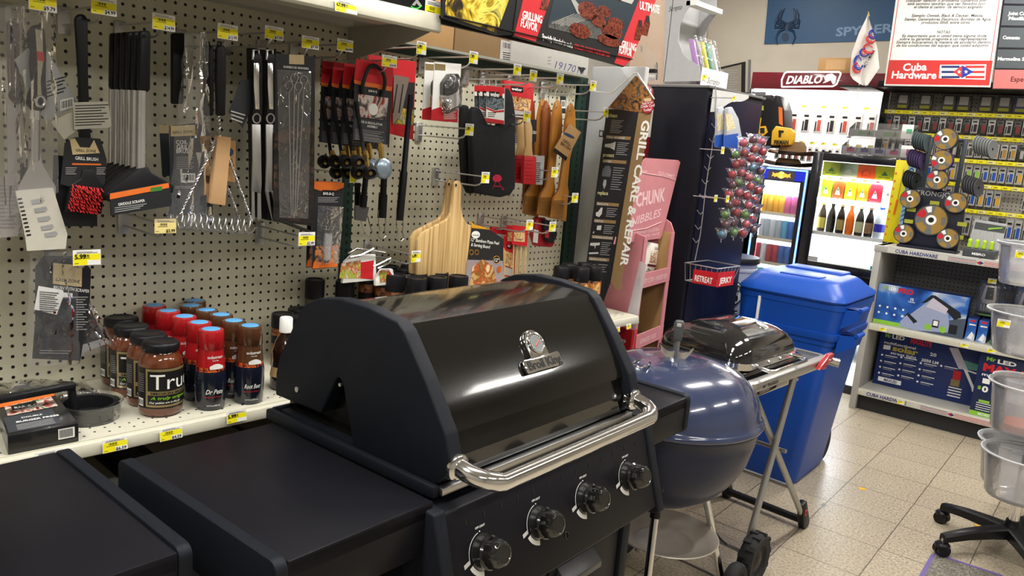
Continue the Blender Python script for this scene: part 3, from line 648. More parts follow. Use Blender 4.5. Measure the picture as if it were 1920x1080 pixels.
mb = MB(); mb.prismb([wx(a, b, .205) for a, b in ((150, 316), (170, 316), (176, 330), (192, 350), (186, 400), (118, 398), (128, 345), (146, 334))], (.016, 0, 0), BLKP, r=.003); mb.build('brush_head', t)
mb = MB(); rg = random.Random(4); RB = mat('red_bristle', (.55, .03, .03), .4)
for i in range(13):
    for j in range(8): a, b = 132+i*4.4+(4-j)*1.2+rg.uniform(-1, 1), 347+j*6+i*.6; p = wx(a, b, .221); mb.cyl(p, p+Vector((.014, rg.uniform(-.004, .004), -.006)), .0014, .0010, RB, 5)
mb.build('bristles', t)
hang_tag('warning_tag', [(137, 192), (202, 190), (209, 235), (205, 239), (139, 243)], .218, hx('tag_bone', 'c4c2b4'), t)
mb = MB(); lines_txt(mb, 141, 203, 196, 238, 8, .2192, INK, -2, .3); mb.build('small_print', t)
hang_tag('warning_tag', [(95, 228), (134, 210), (142, 245), (120, 262)], .212, hx('tag_bone', 'c4c2b4'), t)
# 4. griddle scrapers
t = thing('griddle_scraper', wx(260, 400, .235), 'frontmost griddle scraper with silver shaft and printed blade guard', 'scraper', 'griddle scrapers hung in a row')
X = .235
mb = MB(); mb.prismb([wx(a, b, X) for a, b in ((258, 58), (276, 58), (278, 66), (277, 168), (272, 173), (258, 171), (255, 164), (257, 66))], (.016, 0, 0), BLKP, r=.004)
mb.cyl(wx(270, 68, X+.017), wx(270, 68, X+.018), .004, .004, INK, 12); mb.build('handle', t)
mb = MB(); mb.cyl(wx(266, 170, X+.008), wx(264, 318, X+.008), .0095, .0095, SATIN, 16); mb.build('shaft', t)
mb = MB(); mb.prismb([wx(a, b, X-.002) for a, b in ((258, 312), (272, 312), (278, 322), (320, 345), (318, 360), (200, 378), (192, 362), (240, 325))], (.02, 0, 0), BLKP, r=.003); mb.build('blade_head', t)
base = copy_tree(t)
mb = MB(); pl(mb, [(205, 362), (316, 342), (321, 378), (319, 386), (207, 404)], X+.0185, .004, DKP); pl(mb, [(206, 363), (316, 343), (317, 352), (206, 374)], X+.0226, .0005, ORG)
pl(mb, [(282, 352), (304, 349), (304, 357), (282, 360)], X+.0226, .0006, mat('green_leaf_print', (.05, .2, .03)))
txp(mb, 'GRIDDLE SCRAPER', (222, 386), (272, 378), X+.0226, 5, WHT); lines_txt(mb, 215, 275, 388, 400, 3, X+.0226, GRYT, -8); mb.build('blade_guard', t)
SL = ['second griddle scraper from the front', 'third griddle scraper from the front', 'fourth griddle scraper from the front', 'fifth griddle scraper from the front', 'rearmost griddle scraper, nearest the pegboard']
base.location = t.location - Vector((.032, 0, 0)); base['label'] = SL[0]
for k in range(1, 5): dup(base, off=(-.032*k, 0, 0), label=SL[k])
# 5. coil brushes
TW = mat('twisted_wire', (.66, .66, .68), .22, metal=1, bump=.6, bscale=300)
def twist(mb, a, b, r=.0022, n=None):
    a, b = Vector(a), Vector(b); d = b-a; L = d.length; n = n or int(L/.0035); u = d.orthogonal().normalized(); v_ = d.normalized().cross(u)
    for ph in (0, math.pi): mb.tube([a+d*(i/n)+(u*math.cos(i*1.2+ph)+v_*math.sin(i*1.2+ph))*r for i in range(n+1)], r*.75, TW, 5)
def coil_brush(X, dx, lab, bagx):
    t = thing('coil_grill_brush', wx(400+dx, 438, X), lab, 'brush', 'bristle free coil brushes')
    mb = MB(); mb.prismb([wx(a+dx, b, X) for a, b in ((401, 92), (405, 84), (414, 84), (419, 92), (419, 165), (418, 198), (418, 217), (402, 217), (402, 190), (400, 150))], (.016, 0, 0), BLKP, r=.005); mb.tube([wx(a+dx, b, X+.008) for a, b in ((407, 86), (409, 78), (414, 79), (415, 86))], .002, BLKP, 6); mb.build('handle', t)
    mb = MB(); twist(mb, wx(410+dx, 216, X+.008), wx(411+dx, 262, X+.008), .0030)
    twist(mb, wx(406+dx, 262, X+.008), wx(334+dx, 408, X+.012), .0022); twist(mb, wx(416+dx, 262, X+.008), wx(472+dx, 415, X+.012), .0022); mb.build('wire_frame', t)
    mb = MB(); pts = []
    for i in range(16*12+1):
        f = i/(16*12); a = i*2*math.pi/16; c = wx(334+138*f+dx, 414+10*f, X+.012); pts.append(c+Vector((.019*math.cos(a), .004*math.sin(a*1), .019*math.sin(a))))
    mb.tube(pts, .0019, STL, 6); mb.build('coil', t, smooth=70); return t
t = coil_brush(.215, 0, 'coil grill brush with twisted wire frame and plain cardboard sleeve, front one', .23)
mb = MB(); mb.prismb([wx(a, b, .212) for a, b in ((402, 254), (427, 257), (416, 384), (388, 380))], (.018, 0, 0), CARD2, r=.001)
pl(mb, [(424, 262), (441, 264), (440, 342), (420, 338)], .213, .003, CARD); mb.lathe([(0, 0), (.0095, 0), (.0095, .0006)], mat('navy_logo', (.02, .05, .12)), 20, c=wx(431, 285, .2165), ax=X1)
txp(mb, 'COIL', (426, 302), (437, 303), .2165, 5, INK); txp(mb, 'BRUSH', (425, 311), (439, 312), .2165, 5, INK); mb.build('cardboard_sleeve', t)
t = coil_brush(.165, -22, 'coil grill brush behind the front one, on grey card in a clear bag', .20)
mb = MB(); pl(mb, [(318, 236), (372, 230), (394, 250), (392, 384), (384, 402), (318, 402)], .185, .002, CHARC2); pl(mb, [(320, 236), (366, 234), (366, 254), (320, 256)], .1872, .0006, BEI)
txp(mb, 'GRILL ZONE', (324, 251), (362, 249), .188, 5, INK); txp(mb, 'COIL', (330, 270), (352, 270), .1874, 7, WHT); txp(mb, 'GRILL', (331, 277+2), (358, 277+3), .1876, 8, WHT); txp(mb, 'BRUSH', (331, 287), (360, 287), .1874, 8, WHT)
lines_txt(mb, 331, 364, 293, 318, 7, .1873, GRYT); barcode(mb, 340, 366, 325, 342, .1874); lines_txt(mb, 328, 362, 348, 354, 2, .1873, GRYT); mb.build('card', t)
mb = MB(); bag4(mb, (347, 62), (388, 60), (400, 412), (312, 430), .205, seed=21, amp=.009); mb.build('bag', t)
t = thing('bagged_brush_handle', wx(330, 200, .1), 'plain black brush handle hanging behind the coil brushes', 'brush')
mb = MB(); mb.prismb([wx(a, b, .10) for a, b in ((318, 62), (342, 62), (340, 195), (318, 195))], (.016, 0, 0), BLKP, r=.005); mb.tube([wx(330, 66, .108), wx(330, 52, .09), wx(330, 52, .003)], .002, WIRE, 5); mb.build('handle', t)
mb = MB(); pl(mb, [(298, 234), (316, 234), (318, 330), (304, 330)], .10, .002, CHARC2); pl(mb, [(298, 234), (316, 234), (316, 250), (298, 250)], .1022, .0006, BEI); mb.build('card', t)
# 6. turner and fork
def sleek(X, hx0, lab, kind):
    t = thing('grill_'+kind, wx(hx0, 410, X), lab, kind)
    mb = MB(); mb.prismb([wx(hx0+a, b, X) for a, b in ((-10, 112), (-6, 100), (6, 100), (9, 112), (9, 215), (11, 225), (6, 232), (-9, 232), (-12, 222), (-9, 200))], (.011, 0, 0), BLKP, r=.003); mb.build('handle', t)
    mb = MB(); mb.prismb([wx(hx0+a, b, X+.0105) for a, b in ((-5, 118), (5, 118), (5, 160), (6, 205), (-2, 205), (-5, 160))], (.0025, 0, 0), CHR, r=.001)
    mb.tube([wx(hx0+1+7*math.cos(R(a)), 222+9*math.sin(R(a)), X+.012) for a in range(0, 360, 30)], .0022, SATIN, 6, closed=True)
    mb.tube([wx(hx0+a, b, X+.008) for a, b in ((-6, 112), (-5, 94), (5, 94), (6, 112))], .0028, SATIN, 6); mb.build('inlay', t)
    mb = MB(); mb.prismb([wx(hx0+a, b, X+.004) for a, b in ((-9, 233), (7, 233), (9, 345), (8, 362), (-10, 358), (-8, 300))], (.005, 0, 0), STL, r=.001); mb.build('shaft', t)
    mb = MB()
    if kind == 'turner':
        for a, b in ((-9, -4), (2, 8)): mb.prism([wx(hx0+q, w__, X+.004) for q, w__ in ((a, 358), (b, 358), (b+1, 410), (b-4, 414), (a, 410))], (.003, 0, 0), STL)
    else:
        mb.tube([wx(hx0-6, 358, X+.006), wx(hx0-1, 385, X+.006), wx(hx0+6, 418, X+.006)], [.005, .0035, .001], STL, 8); mb.tube([wx(hx0+5, 358, X+.006), wx(hx0+12, 388, X+.006), wx(hx0+17, 420, X+.006)], [.005, .0035, .001], STL, 8)
    mb.build('tines' if kind == 'fork' else 'blade', t); return t
t = sleek(.20, 480, 'slim chrome and black slotted turner hanging left of the grill fork', 'turner')
hang_tag('hang_tag', [(452, 150), (472, 148), (474, 195), (455, 240), (428, 210)], .19, CHARC2, t, (433, 460, 205, 225, 3, 8))
t = sleek(.205, 506, 'chrome and black two-tined grill fork beside the skewer card', 'fork')
hang_tag('hang_tag', [(517, 150), (522, 170), (547, 228), (517, 248)], .195, TAGG, t, None, (526, 541, 215, 232, -5))
t = thing('utensil_package', wx(455, 420, .06), 'black utensil package behind the turner and the fork', 'package')
mb = MB(); pl(mb, [(462, 90), (520, 98), (514, 415), (468, 405)], .08, .02, CHARC); mb.build('card', t)
# 7. skewers
GRP = picture('grill_grate_print', ('1a1716', '2c2624', '241f1d', '5a4238', '2a2421'), 9, .3)
def skewer_card(X, lab):
    t = thing('skewer_card', wx(552, 420, X), lab, 'skewer card', 'barbecue skewer cards')
    mb = MB(); pl(mb, [(516, 100), (590, 106), (588, 424), (512, 414)], X, .002, CHARC); pl(mb, [(514, 248), (589, 232), (588, 422), (512, 412)], X+.0022, .0004, GRP)
    pl(mb, [(542, 102), (570, 103), (570, 121), (542, 120)], X+.0022, .0006, BEI); txp(mb, 'BARBECUE SKEWERS', (532, 127), (579, 131), X+.0022, 4, WHT)
    for i in range(9): pl(mb, [(514, 262+i*18), (588, 290+i*18), (588, 295+i*18), (514, 267+i*18)], X+.0027, .0003, mat('dark_grate_print', (.012, .011, .011)))
    mb.build('card', t)
    for i, (a, b) in enumerate(((542, 160), (552, 146), (560, 162), (570, 150))):
        q = (546, 549, 553, 556)[i]
        mb = MB(); mb.tube([wx(a+7*math.sin(R(k)), b-8*math.cos(R(k)), X+.006) for k in range(200, 520, 20)]+[wx(a, b+14, X+.006), wx(q, 405, X+.006)], .0011, STL, 6); mb.build('skewer', t)
    mb = MB(); bag4(mb, (520, 130), (584, 134), (578, 410), (524, 408), X+.012, BLIS, .0001, seed=4); mb.build('blister', t)
    return t
s1 = skewer_card(.215, 'front card of long loop-ended barbecue skewers'); dup(s1, off=(-.028, 0, 0), label='second card of barbecue skewers, close behind the front one')
# 8. marinade injectors
def injector(X, lab):
    t = thing('marinade_injector', wx(618, 500, X), lab, 'injector', 'marinade injectors on black cards')
    mb = MB(); pl(mb, [(589, 340), (645, 343), (633, 500), (585, 505)], X, .003, CHARC); pl(mb, [(589, 340), (645, 343), (644, 352), (616, 362), (589, 354)], X+.0032, .0005, ORG)
    pl(mb, [(604, 356), (628, 357), (627, 368), (603, 367)], X+.0036, .0004, hx('label_black', '0c0c0c')); txp(mb, 'BAR-B-Q', (606, 365), (626, 366), X+.0042, 5, WHT); lines_txt(mb, 596, 636, 369, 380, 4, X+.0034, GRYT)
    pl(mb, [(592, 462), (636, 460), (632, 497), (588, 500)], X+.0034, .0004, picture('meat_print', ('3a1d10', 'b0602a', 'e08a3a', '5a3018', '2a1a12'), 30)); pl(mb, [(588, 492), (633, 490), (633, 500), (586, 504)], X+.0039, .0003, ORG); mb.build('card', t)
    mb = MB(); mb.cyl(wx(616, 430, X+.016), wx(613, 487, X+.016), .0115, .0115, clear('clear_barrel', .35, .05, bump=0), 16); mb.cyl(wx(618, 402, X+.016), wx(616, 432, X+.016), .004, .004, BLKP, 10)
    mb.cyl(wx(616, 430, X+.016), wx(616, 436, X+.016), .013, .013, BLKP, 16); mb.cyl(wx(612, 487, X+.016), wx(612, 492, X+.016), .009, .006, BLKP, 12); mb.tube([wx(602, 398, X+.014), wx(612, 392, X+.02), wx(624, 396, X+.014)], .004, BLKP, 8); mb.tube([wx(600, 425, X+.016), wx(634, 427, X+.016)], .004, BLKP, 8); mb.build('syringe', t)
    mb = MB(); bag4(mb, (596, 385), (644, 388), (636, 494), (592, 496), X+.03, BLIS, .0012, 10, seed=5); mb.build('blister', t); return t
i1 = injector(.20, 'front marinade injector in a clear blister on an orange topped card'); dup(i1, off=(-.03, 0, 0), label='second marinade injector, behind the front one')
# 9. hose and regulator assemblies
BRASS = mat('brass', (.60, .40, .12), .28, metal=1); REGP = picture('hose_photo_print', ('1c1c1e', '6a5a58', 'd8d2cc', 'b0403a', '3a3430'), 22)
def hose(X, dx, dy, lab, full=True):
    t = thing('hose_and_regulator', wx(650+dx, 350, X), lab, 'hose kit', 'hose and regulator kits on printed cards')
    P = lambda pts: [(a+dx, b+dy) for a, b in pts]
    mb = MB(); pl(mb, P([(667, 110), (737, 120), (735, 167), (663, 152)]), X, .002, RED); pl(mb, P([(664, 152), (734, 167), (729, 272), (660, 262)]), X, .002, CHARC); pl(mb, P([(664, 150), (735, 163), (734, 171), (700, 166), (664, 156)]), X+.0022, .0005, ORG)
    pl(mb, P([(690, 163), (708, 165), (708, 175), (690, 173)]), X+.0028, .0004, hx('label_black', '0c0c0c')); txp(mb, 'BAR-B-Q', P([(691, 172)])[0], P([(707, 174)])[0], X+.0034, 4, WHT)
    pl(mb, P([(672, 176), (728, 184), (724, 226), (670, 218)]), X+.0022, .0004, REGP); mb.lathe([(0, 0), (.016, 0), (.016, .0005)], WHT, 20, c=wx(700+dx, 205+dy, X+.0028), ax=X1); pl(mb, P([(664, 222), (726, 228), (723, 271), (662, 262)]), X+.0024, .0005, CHARC2)
    txp(mb, 'HOSE & REGULATOR', P([(671, 229)])[0], P([(717, 236)])[0], X+.003, 4, WHT); txp(mb, 'ASSEMBLY', P([(688, 238)])[0], P([(708, 241)])[0], X+.003, 4, WHT); lines_txt(mb, 666+dx, 720+dx, 241+dy, 262+dy, 7, X+.003, GRYT, 6); mb.build('card', t)
    mb = MB(); c = wx(701+dx, 160+dy, X+.012); mb.tube([c+Vector((.004*math.sin(a*3), .036*math.cos(a), .052*math.sin(a))) for a in [R(k) for k in range(-30, 215, 12)]], .0052, RUB, 10); mb.tube([wx(669+dx, 190+dy, X+.008), wx(672+dx, 215+dy, X+.004), wx(684+dx, 300, X+.008)], .005, RUB, 8); mb.build('hose', t)
    for i, (a, b, e) in enumerate(((684, 296, .012), (712, 282, .0))):
        mb = MB(); p = wx(a+dx, b-14, X+.01); q = wx(a+dx+4, b+14, X+.01); mb.cyl(p, q, .0075, .0075, BRASS, 6); mb.cyl(p+(q-p)*.2, p+(q-p)*.5, .0095, .0095, BRASS, 6); mb.build('fitting', t)
    if full:
        mb = MB(); mb.lathe([(0, 0), (.028, 0), (.030, .008), (.028, .014), (.020, .018), (0, .019)], mat('blue_grey_regulator', (.30, .38, .46), .25, metal=.8), 24, c=wx(715+dx, 316, X+.005), ax=(1, .1, .1)); mb.build('regulator', t)
    for a, b in ((668, 302), (690, 322)):
        mb = MB(); c = wx(a+dx, b, X+.018); mb.lathe([(.009, .0), (.018, .0), (.019, .012), (.014, .022), (.014, .023), (.011, .016), (0, .014)], BLKP, 18, c=c, ax=(1, -.2, -.2)); mb.lathe([(0, 0), (.0055, .0), (.0055, .018), (0, .018)], BRASS, 10, c=c, ax=(1, -.2, -.2)); mb.build('coupling_knob', t)
    return t
hose(.25, 0, 0, 'front hose and regulator kit with round blue-grey regulator')
hose(.205, -22, 8, 'second hose and regulator kit from the front', True)
hose(.165, -42, 6, 'third hose and regulator kit from the front', False)
hose(.125, -62, 4, 'rearmost hose and regulator kit', False)
hook(730, 115, 'hook with yellow 24.99 tag in front of the hose and regulator kits', L=.30, price='$24.99', ht=.03)
# ================================================================ GOODS ON THE LOW SHELF
SHZ = .8432
SAUCE = mat('brown_sauce', (.12, .033, .012), .12, coat=.8, nscale=30, noise=.3); LBK = mat('black_jar_label', (.008, .008, .008), .4); GOLD = mat('gold_jar_label', (.34, .26, .12), .35, metal=.4)
def jar(loc, lab):
    t = thing('sauce_jar', loc, lab, 'jar', 'barbecue sauce jars on the low shelf')
    c = Vector(loc)
    mb = MB(); mb.lathe([(0, 0), (.040, 0), (.046, .005), (.0475, .012), (.0475, .116), (.045, .130), (.038, .143), (.034, .148), (.034, .152)], SAUCE, 36, c=c); mb.build('glass_jar', t, smooth=50)
    mb = MB(); mb.lathe([(.034, .148), (.039, .149), (.040, .152), (.040, .164), (.038, .168), (.030, .170), (.028, .1685), (0, .1685)], BLKP, 36, c=c); mb.build('lid', t, smooth=50)
    mb = MB(); th = math.atan2(CAM.y-c.y, CAM.x-c.x)+.25
    def P(a, z, e=0): r = .0480+e; a = th+a/.048; return c+Vector((r*math.cos(a), r*math.sin(a), z))
    def band(a0, a1, z0, z1, m, e, n=18):
        for i in range(n): u0, u1 = a0+(a1-a0)*i/n, a0+(a1-a0)*(i+1)/n; mb.quad(P(u0, z0, e), P(u1, z0, e), P(u1, z1, e), P(u0, z1, e), m)
    band(-.075, .095, .022, .116, LBK, 0, 28); band(-.045, .09, .026, .1145, GOLD, .0003); band(-.040, .085, .063, .109, LBK, .0006); band(-.040, .085, .031, .0535, LBK, .0006)
    def word(s, a, z, size, m, bold=.0, shear=0, width=None, e=.0012):
        v, f = text_geo(s, bold, shear, 24); W = v[:, 0].max()-v[:, 0].min(); sx = size if width is None else width/W
        mb.add([P(a+(q[0]-v[:, 0].min())*sx, z+q[1]*size, e) for q in v], f, m)
    word('True', -.034, .068, .050, WHT, .0, width=.104); word('SMOKIN MAPLE', -.034, .0555, .0075, INK, .02, width=.092)
    LG = mat('lime_script', (.25, .6, .03), .5); word('A truly original', -.033, .044, .010, LG, .01, .3, width=.088); word('Our pickles are in the jar', -.036, .0345, .007, WHT, .01, .2, width=.070)
    for i in range(9): band(-.068, -.050, .060+i*.005, .0612+i*.005, GRYT, .0006, 2)
    band(-.070, -.052, .026, .044, WHT, .0006, 3)
    for i in range(6): band(-.069+i*.003, -.0677+i*.003, .029, .041, INK, .001, 1)
    mb.build('label', t, smooth=60); return t
JL = ['front sauce jar with black lid and black and gold label, nearest the camera', 'second sauce jar from the front with black lid', 'third sauce jar from the front with black lid', 'rearmost sauce jar, touching distance from the pegboard']
j = jar((.305, .012, SHZ), JL[0])
for k, (a, b) in enumerate(((271, 624), (238, 608), (214, 592))):
    p = wz(a, b, 1.013); x = max(.055, p.x); dup(j, loc=(.305-.088*(k+1)+.012, .012+[.004, .0, .010][k], SHZ), label=JL[k+1])
BLUEC = mat('light_blue_cap', (.10, .36, .72), .4)
FRUIT = picture('ice_print', ('0c0f18', '10131c', 'a03018', 'e8702a', '141820'), 60)
def soda(loc, col, word, lab, grp):
    c = Vector(loc); t = thing('syrup_bottle', loc, lab, 'bottle', grp); col2 = col
    DB = mat('dark_navy_sleeve', (.008, .011, .022), .2, coat=.6)
    mb = MB(); mb.lathe([(0, 0), (.031, 0), (.0335, .004), (.0345, .03), (.0355, .06), (.035, .085), (.0330, .098)], DB, 32, c=c); mb.lathe([(.0331, .094), (.032, .108)], FRUIT, 32, c=c, caps=False); mb.lathe([(.0345, .086), (.0333, .097)], FRUIT, 32, c=c, caps=False)
    mb.lathe([(.0325, .104), (.0305, .122), (.029, .140), (.0285, .146)], col, 32, c=c, caps=False); mb.build('bottle_body', t, smooth=50)
    mb = MB(); mb.lathe([(.029, .146), (.0300, .147), (.0288, .186), (.0272, .190), (.0225, .1908), (0, .1908)], col, 32, c=c, caps=False); cp_ = mb.build('cap', t, smooth=50)
    mb = MB(); mb.lathe([(.0205, .1909), (.0195, .1915), (0, .1915)], BLUEC, 28, c=c, caps=False); mb.build('cap_sticker', cp_)
    th = math.atan2(CAM.y-c.y, CAM.x-c.x)+.12
    mb = MB()
    def P(a, z, r): a = th+a/.034; return c+Vector((r*math.cos(a), r*math.sin(a), z))
    def word_(s, a, z, size, m, r, bold=.0, shear=0, width=None, r2=None):
        v, f = text_geo(s, bold, shear, 24); W = v[:, 0].max()-v[:, 0].min(); sx = size if width is None else width/W
        mb.add([P(a+(q[0]-v[:, 0].min())*sx, z+q[1]*size, r) for q in v], f, m)
    word_('sodastream', -.012, .126, .011, WHT, .0308, .01, width=.040); word_('Drink Mix', .0, .120, .004, WHT, .0312, .01)
    word_(word, -.014, .042, .016, WHT, .0362, .01, .35, width=.038); word_('Makes up to 9 Litres', -.014, .033, .005, RED, .0360, .01, width=.034); word_('16.9 fl oz (500 ml)', -.012, .012, .005, WHT, .0356, .01, width=.03)
    for i in range(10):
        a0, a1 = -.006+i*.0034, -.006+(i+1)*.0034; z0, z1 = .104+.006*math.sin(i*.34), .104+.006*math.sin((i+1)*.34)
        mb.quad(P(a0, .101, .0334), P(a1, .101, .0334), P(a1, z1+.004, .0334), P(a0, z0+.004, .0334), WHT)
    mb.build('label_print', t); return t
SRED = mat('red_sleeve', (.40, .010, .014), .22, coat=.6); SBRN = mat('brown_sleeve', (.085, .035, .015), .22, coat=.6)
NTH = ['front', 'second', 'third', 'fourth', 'fifth', 'sixth']
rp_ = [wz(*p, 1.033) for p in ((400, 619), (373, 604), (350, 595), (323, 586), (293, 574))]
bp_ = [wz(*p, 1.033) for p in ((467, 609), (432, 601), (413, 589), (385, 581), (352, 571), (329, 563))]
r0 = None
xs = [.335, .263, .191, .119, .047]
for k, p in enumerate(rp_):
    L_ = f'{NTH[k]} red syrup bottle with light blue cap top, counted from the shelf edge'
    loc = (xs[k], p.y, SHZ)
    if r0 is None: r0 = soda(loc, SRED, 'Dr Pete', L_, 'red syrup bottles on the low shelf')
    else: dup(r0, loc=loc, label=L_)
r0 = None; xs = [.335, .264, .193, .122, .051]
xs = [.345, .283, .213, .150, .086, .036]
for k, p in enumerate(bp_):
    L_ = f'{NTH[k]} brown syrup bottle with light blue cap top, counted from the shelf edge'
    loc = (xs[k], [.210, .196, .203, .196, .184, .218][k]+.004*(k == 1), SHZ)
    if k in (1, 3): loc = (loc[0], loc[1]-.0, SHZ)
    if r0 is None: r0 = soda(loc, SBRN, 'Root Beer', L_, 'brown syrup bottles on the low shelf')
    else: dup(r0, loc=loc, label=L_)
RUBP = picture('spice_print', ('5a2c1a', '8a4a2c', '2c1a14', 'a86a40', '3a3a3a'), 40)
def spice(loc, h, r, lab, grp, band=True, col=None):
    c = Vector(loc); t = thing('spice_jar', loc, lab, 'spice jar', grp)
    mb = MB(); mb.lathe([(0, 0), (r, 0), (r, h*.72), (r*.95, h*.75)], col or RUBP, 24, c=c); mb.lathe([(r*1.005, h*.45), (r*1.005, h*.6)], BLKP if band else WHT, 24, c=c, caps=False); mb.build('jar_body', t)
    mb = MB(); mb.lathe([(r*1.02, h*.74), (r*1.04, h*.76), (r*1.04, h*.97), (r*.98, h), (r*.8, h), (r*.78, h*.985), (0, h*.985)], BLKP, 28, c=c, caps=False); mb.build('cap', t); return t
s0 = spice((.120, .435, SHZ), .150, .031, 'large black capped spice jar right of the brown bottles, nearest them', 'large spice jars near the grill lid')
dup(s0, loc=(.175, .462, SHZ), label='large black capped spice jar touching the grill lid, front of three'); dup(s0, loc=(.085, .508, SHZ), label='large black capped spice jar, rearmost of the three beside the grill lid')
t = thing('sauce_bottle', (.30, .335, SHZ), 'dark brown sauce bottle with white cap squeezed beside the grill lid', 'bottle')
c = Vector((.30, .335, SHZ)); mb = MB(); mb.lathe([(0, 0), (.034, 0), (.037, .005), (.037, .035), (.031, .075), (.033, .10), (.026, .125), (.014, .145), (.014, .15)], mat('dark_brown_bottle', (.02, .008, .005), .12, coat=.8), 28, c=c); mb.build('bottle_body', t, smooth=50)
mb = MB(); mb.lathe([(.015, .148), (.017, .15), (.0165, .185), (.014, .188), (0, .188)], WHT, 20, c=c); mb.build('cap', t)
mb = MB(); mb.lathe([(.0375, .035), (.0335, .06)], hx('tan_bottle_label', 'c8a878'), 24, c=c, caps=False); mb.build('label', t)
# burger press pack, round press, folded bag at the left end of the low shelf
t = thing('burger_press', (.28, -.24, SHZ), 'boxed double burger press with printed sleeve and round black mould on the low shelf', 'burger press')
A = [Vector((.402, -.33, 0)), Vector((.372, -.185, 0)), Vector((.20, -.165, 0)), Vector((.19, -.34, 0))]
def shelfq(pts, z): return [Vector((p.x, p.y, z)) for p in pts]
q = [wz(15, 852, .845), wz(148, 826, .845), wz(100, 764, .845), wz(-5, 790, .845)]
for p in q: p.x = min(p.x, .392)
mb = MB(); mb.prismb(shelfq(q, SHZ), (0, 0, .040), mat('black_printed_sleeve', (.012, .012, .014), .3, coat=.4), r=.002)
zt = SHZ+.0405
def onq(u, v): return (q[0]*(1-u)+q[1]*u)*(1-v)+(q[3]*(1-u)+q[2]*u)*v+Vector((0, 0, zt-q[0].z))
def qp(u0, u1, v0, v1, m, e=0): mb.quad(*[onq(u, v)+Z1*e for u, v in ((u0, v0), (u1, v0), (u1, v1), (u0, v1))], m)
qp(.02, .98, .86, .98, ORG, .0002); qp(.1, .9, .55, .86, picture('burger_print', ('2a1a16', 'b04038', 'e0d8cc', '4a6a2a', '3a2018'), 30), .0002); qp(.2, .62, .68, .84, INK, .0005); qp(.03, .78, .06, .52, CHARC2, .0002); 
ud = (q[1]-q[0]).normalized(); vd = (q[3]-q[0]).normalized()
ud.z = vd.z = 0
mb.text('DOUBLE', onq(.28, .40)+Z1*.0006, ud, vd, .010, WHT, bold=.02); mb.text('BURGER PRESS', onq(.18, .30)+Z1*.0006, ud, vd, .012, WHT, bold=.03); mb.text('BAR-B-Q', onq(.24, .71)+Z1*.0008, ud, vd, .018, WHT, bold=.03, width=.045)
for i in range(4): qp(.16, .7, .10+i*.04, .115+i*.04, GRYT, .0005)
f0, f1 = q[0], q[1]
def fr_(u, z): p = f0*(1-u)+f1*u; p = Vector((p.x, p.y, SHZ+z)); return p+Vector((.0006, -.0002, 0))
mb.quad(fr_(.70, .012), fr_(.94, .012), fr_(.94, .034), fr_(.70, .034), WHT)
for i in range(9): a = .72+i*.022; mb.quad(fr_(a, .015)+X1*.0003, fr_(a+.012, .015)+X1*.0003, fr_(a+.012, .032)+X1*.0003, fr_(a, .032)+X1*.0003, INK)
mb.build('printed_sleeve', t)
pc = wz(163, 800, .845); pc = Vector((.262, -.128, SHZ))
mb = MB(); mb.lathe([(0, .002), (.048, .002), (.052, .030), (.060, .034), (.060, .037), (.050, .036), (.046, .008), (0, .008)], BLKP, 32, c=pc); mb.build('mould', t)
mb = MB(); mb.lathe([(0, 0), (.062, 0), (.066, .035), (.070, .040), (.0705, .041)], BLIS, 32, c=pc, caps=False); mb.build('clear_tray', t)
h0, h1 = wz(-20, 775, .93), wz(142, 745, .93); h0.x = .29; h1 = Vector((.245, -.150, .925)); h0 = Vector((.27, -.36, .925))
mb = MB(); mb.prismb([h0-X1*.012, h1-X1*.012, h1+X1*.012, h0+X1*.012], (0, 0, -.014), BLKP, r=.004); mb.cyl(h1+Vector((0, -.008, -.01)), h1+Vector((.004, .0, -.075)), .008, .010, BLKP, 12); mb.build('handle', t)
t = thing('folded_bag', (.11, -.24, SHZ), 'crumpled clear plastic wrapped kitchen tool lying on the shelf behind the burger press', 'package')
mb = MB(); mb.rb(.04, .17, -.42, -.12, SHZ, SHZ+.03, mat('grey_tool', (.10, .10, .10), .4), .012); mb.build('tool', t)
mb = MB(); rg = random.Random(8); hh = [[rg.uniform(0, .025) for _ in range(22)] for _ in range(22)]
mb.surf(lambda u, v: Vector((.012+.20*v, -.45+.40*u, SHZ+.002+(math.sin(math.pi*u)*math.sin(math.pi*v))**.5*.035+hh[int(u*21)][int(v*21)]*(math.sin(math.pi*u)*math.sin(math.pi*v)))), 22, 22, BAG); mb.build('wrap', t)
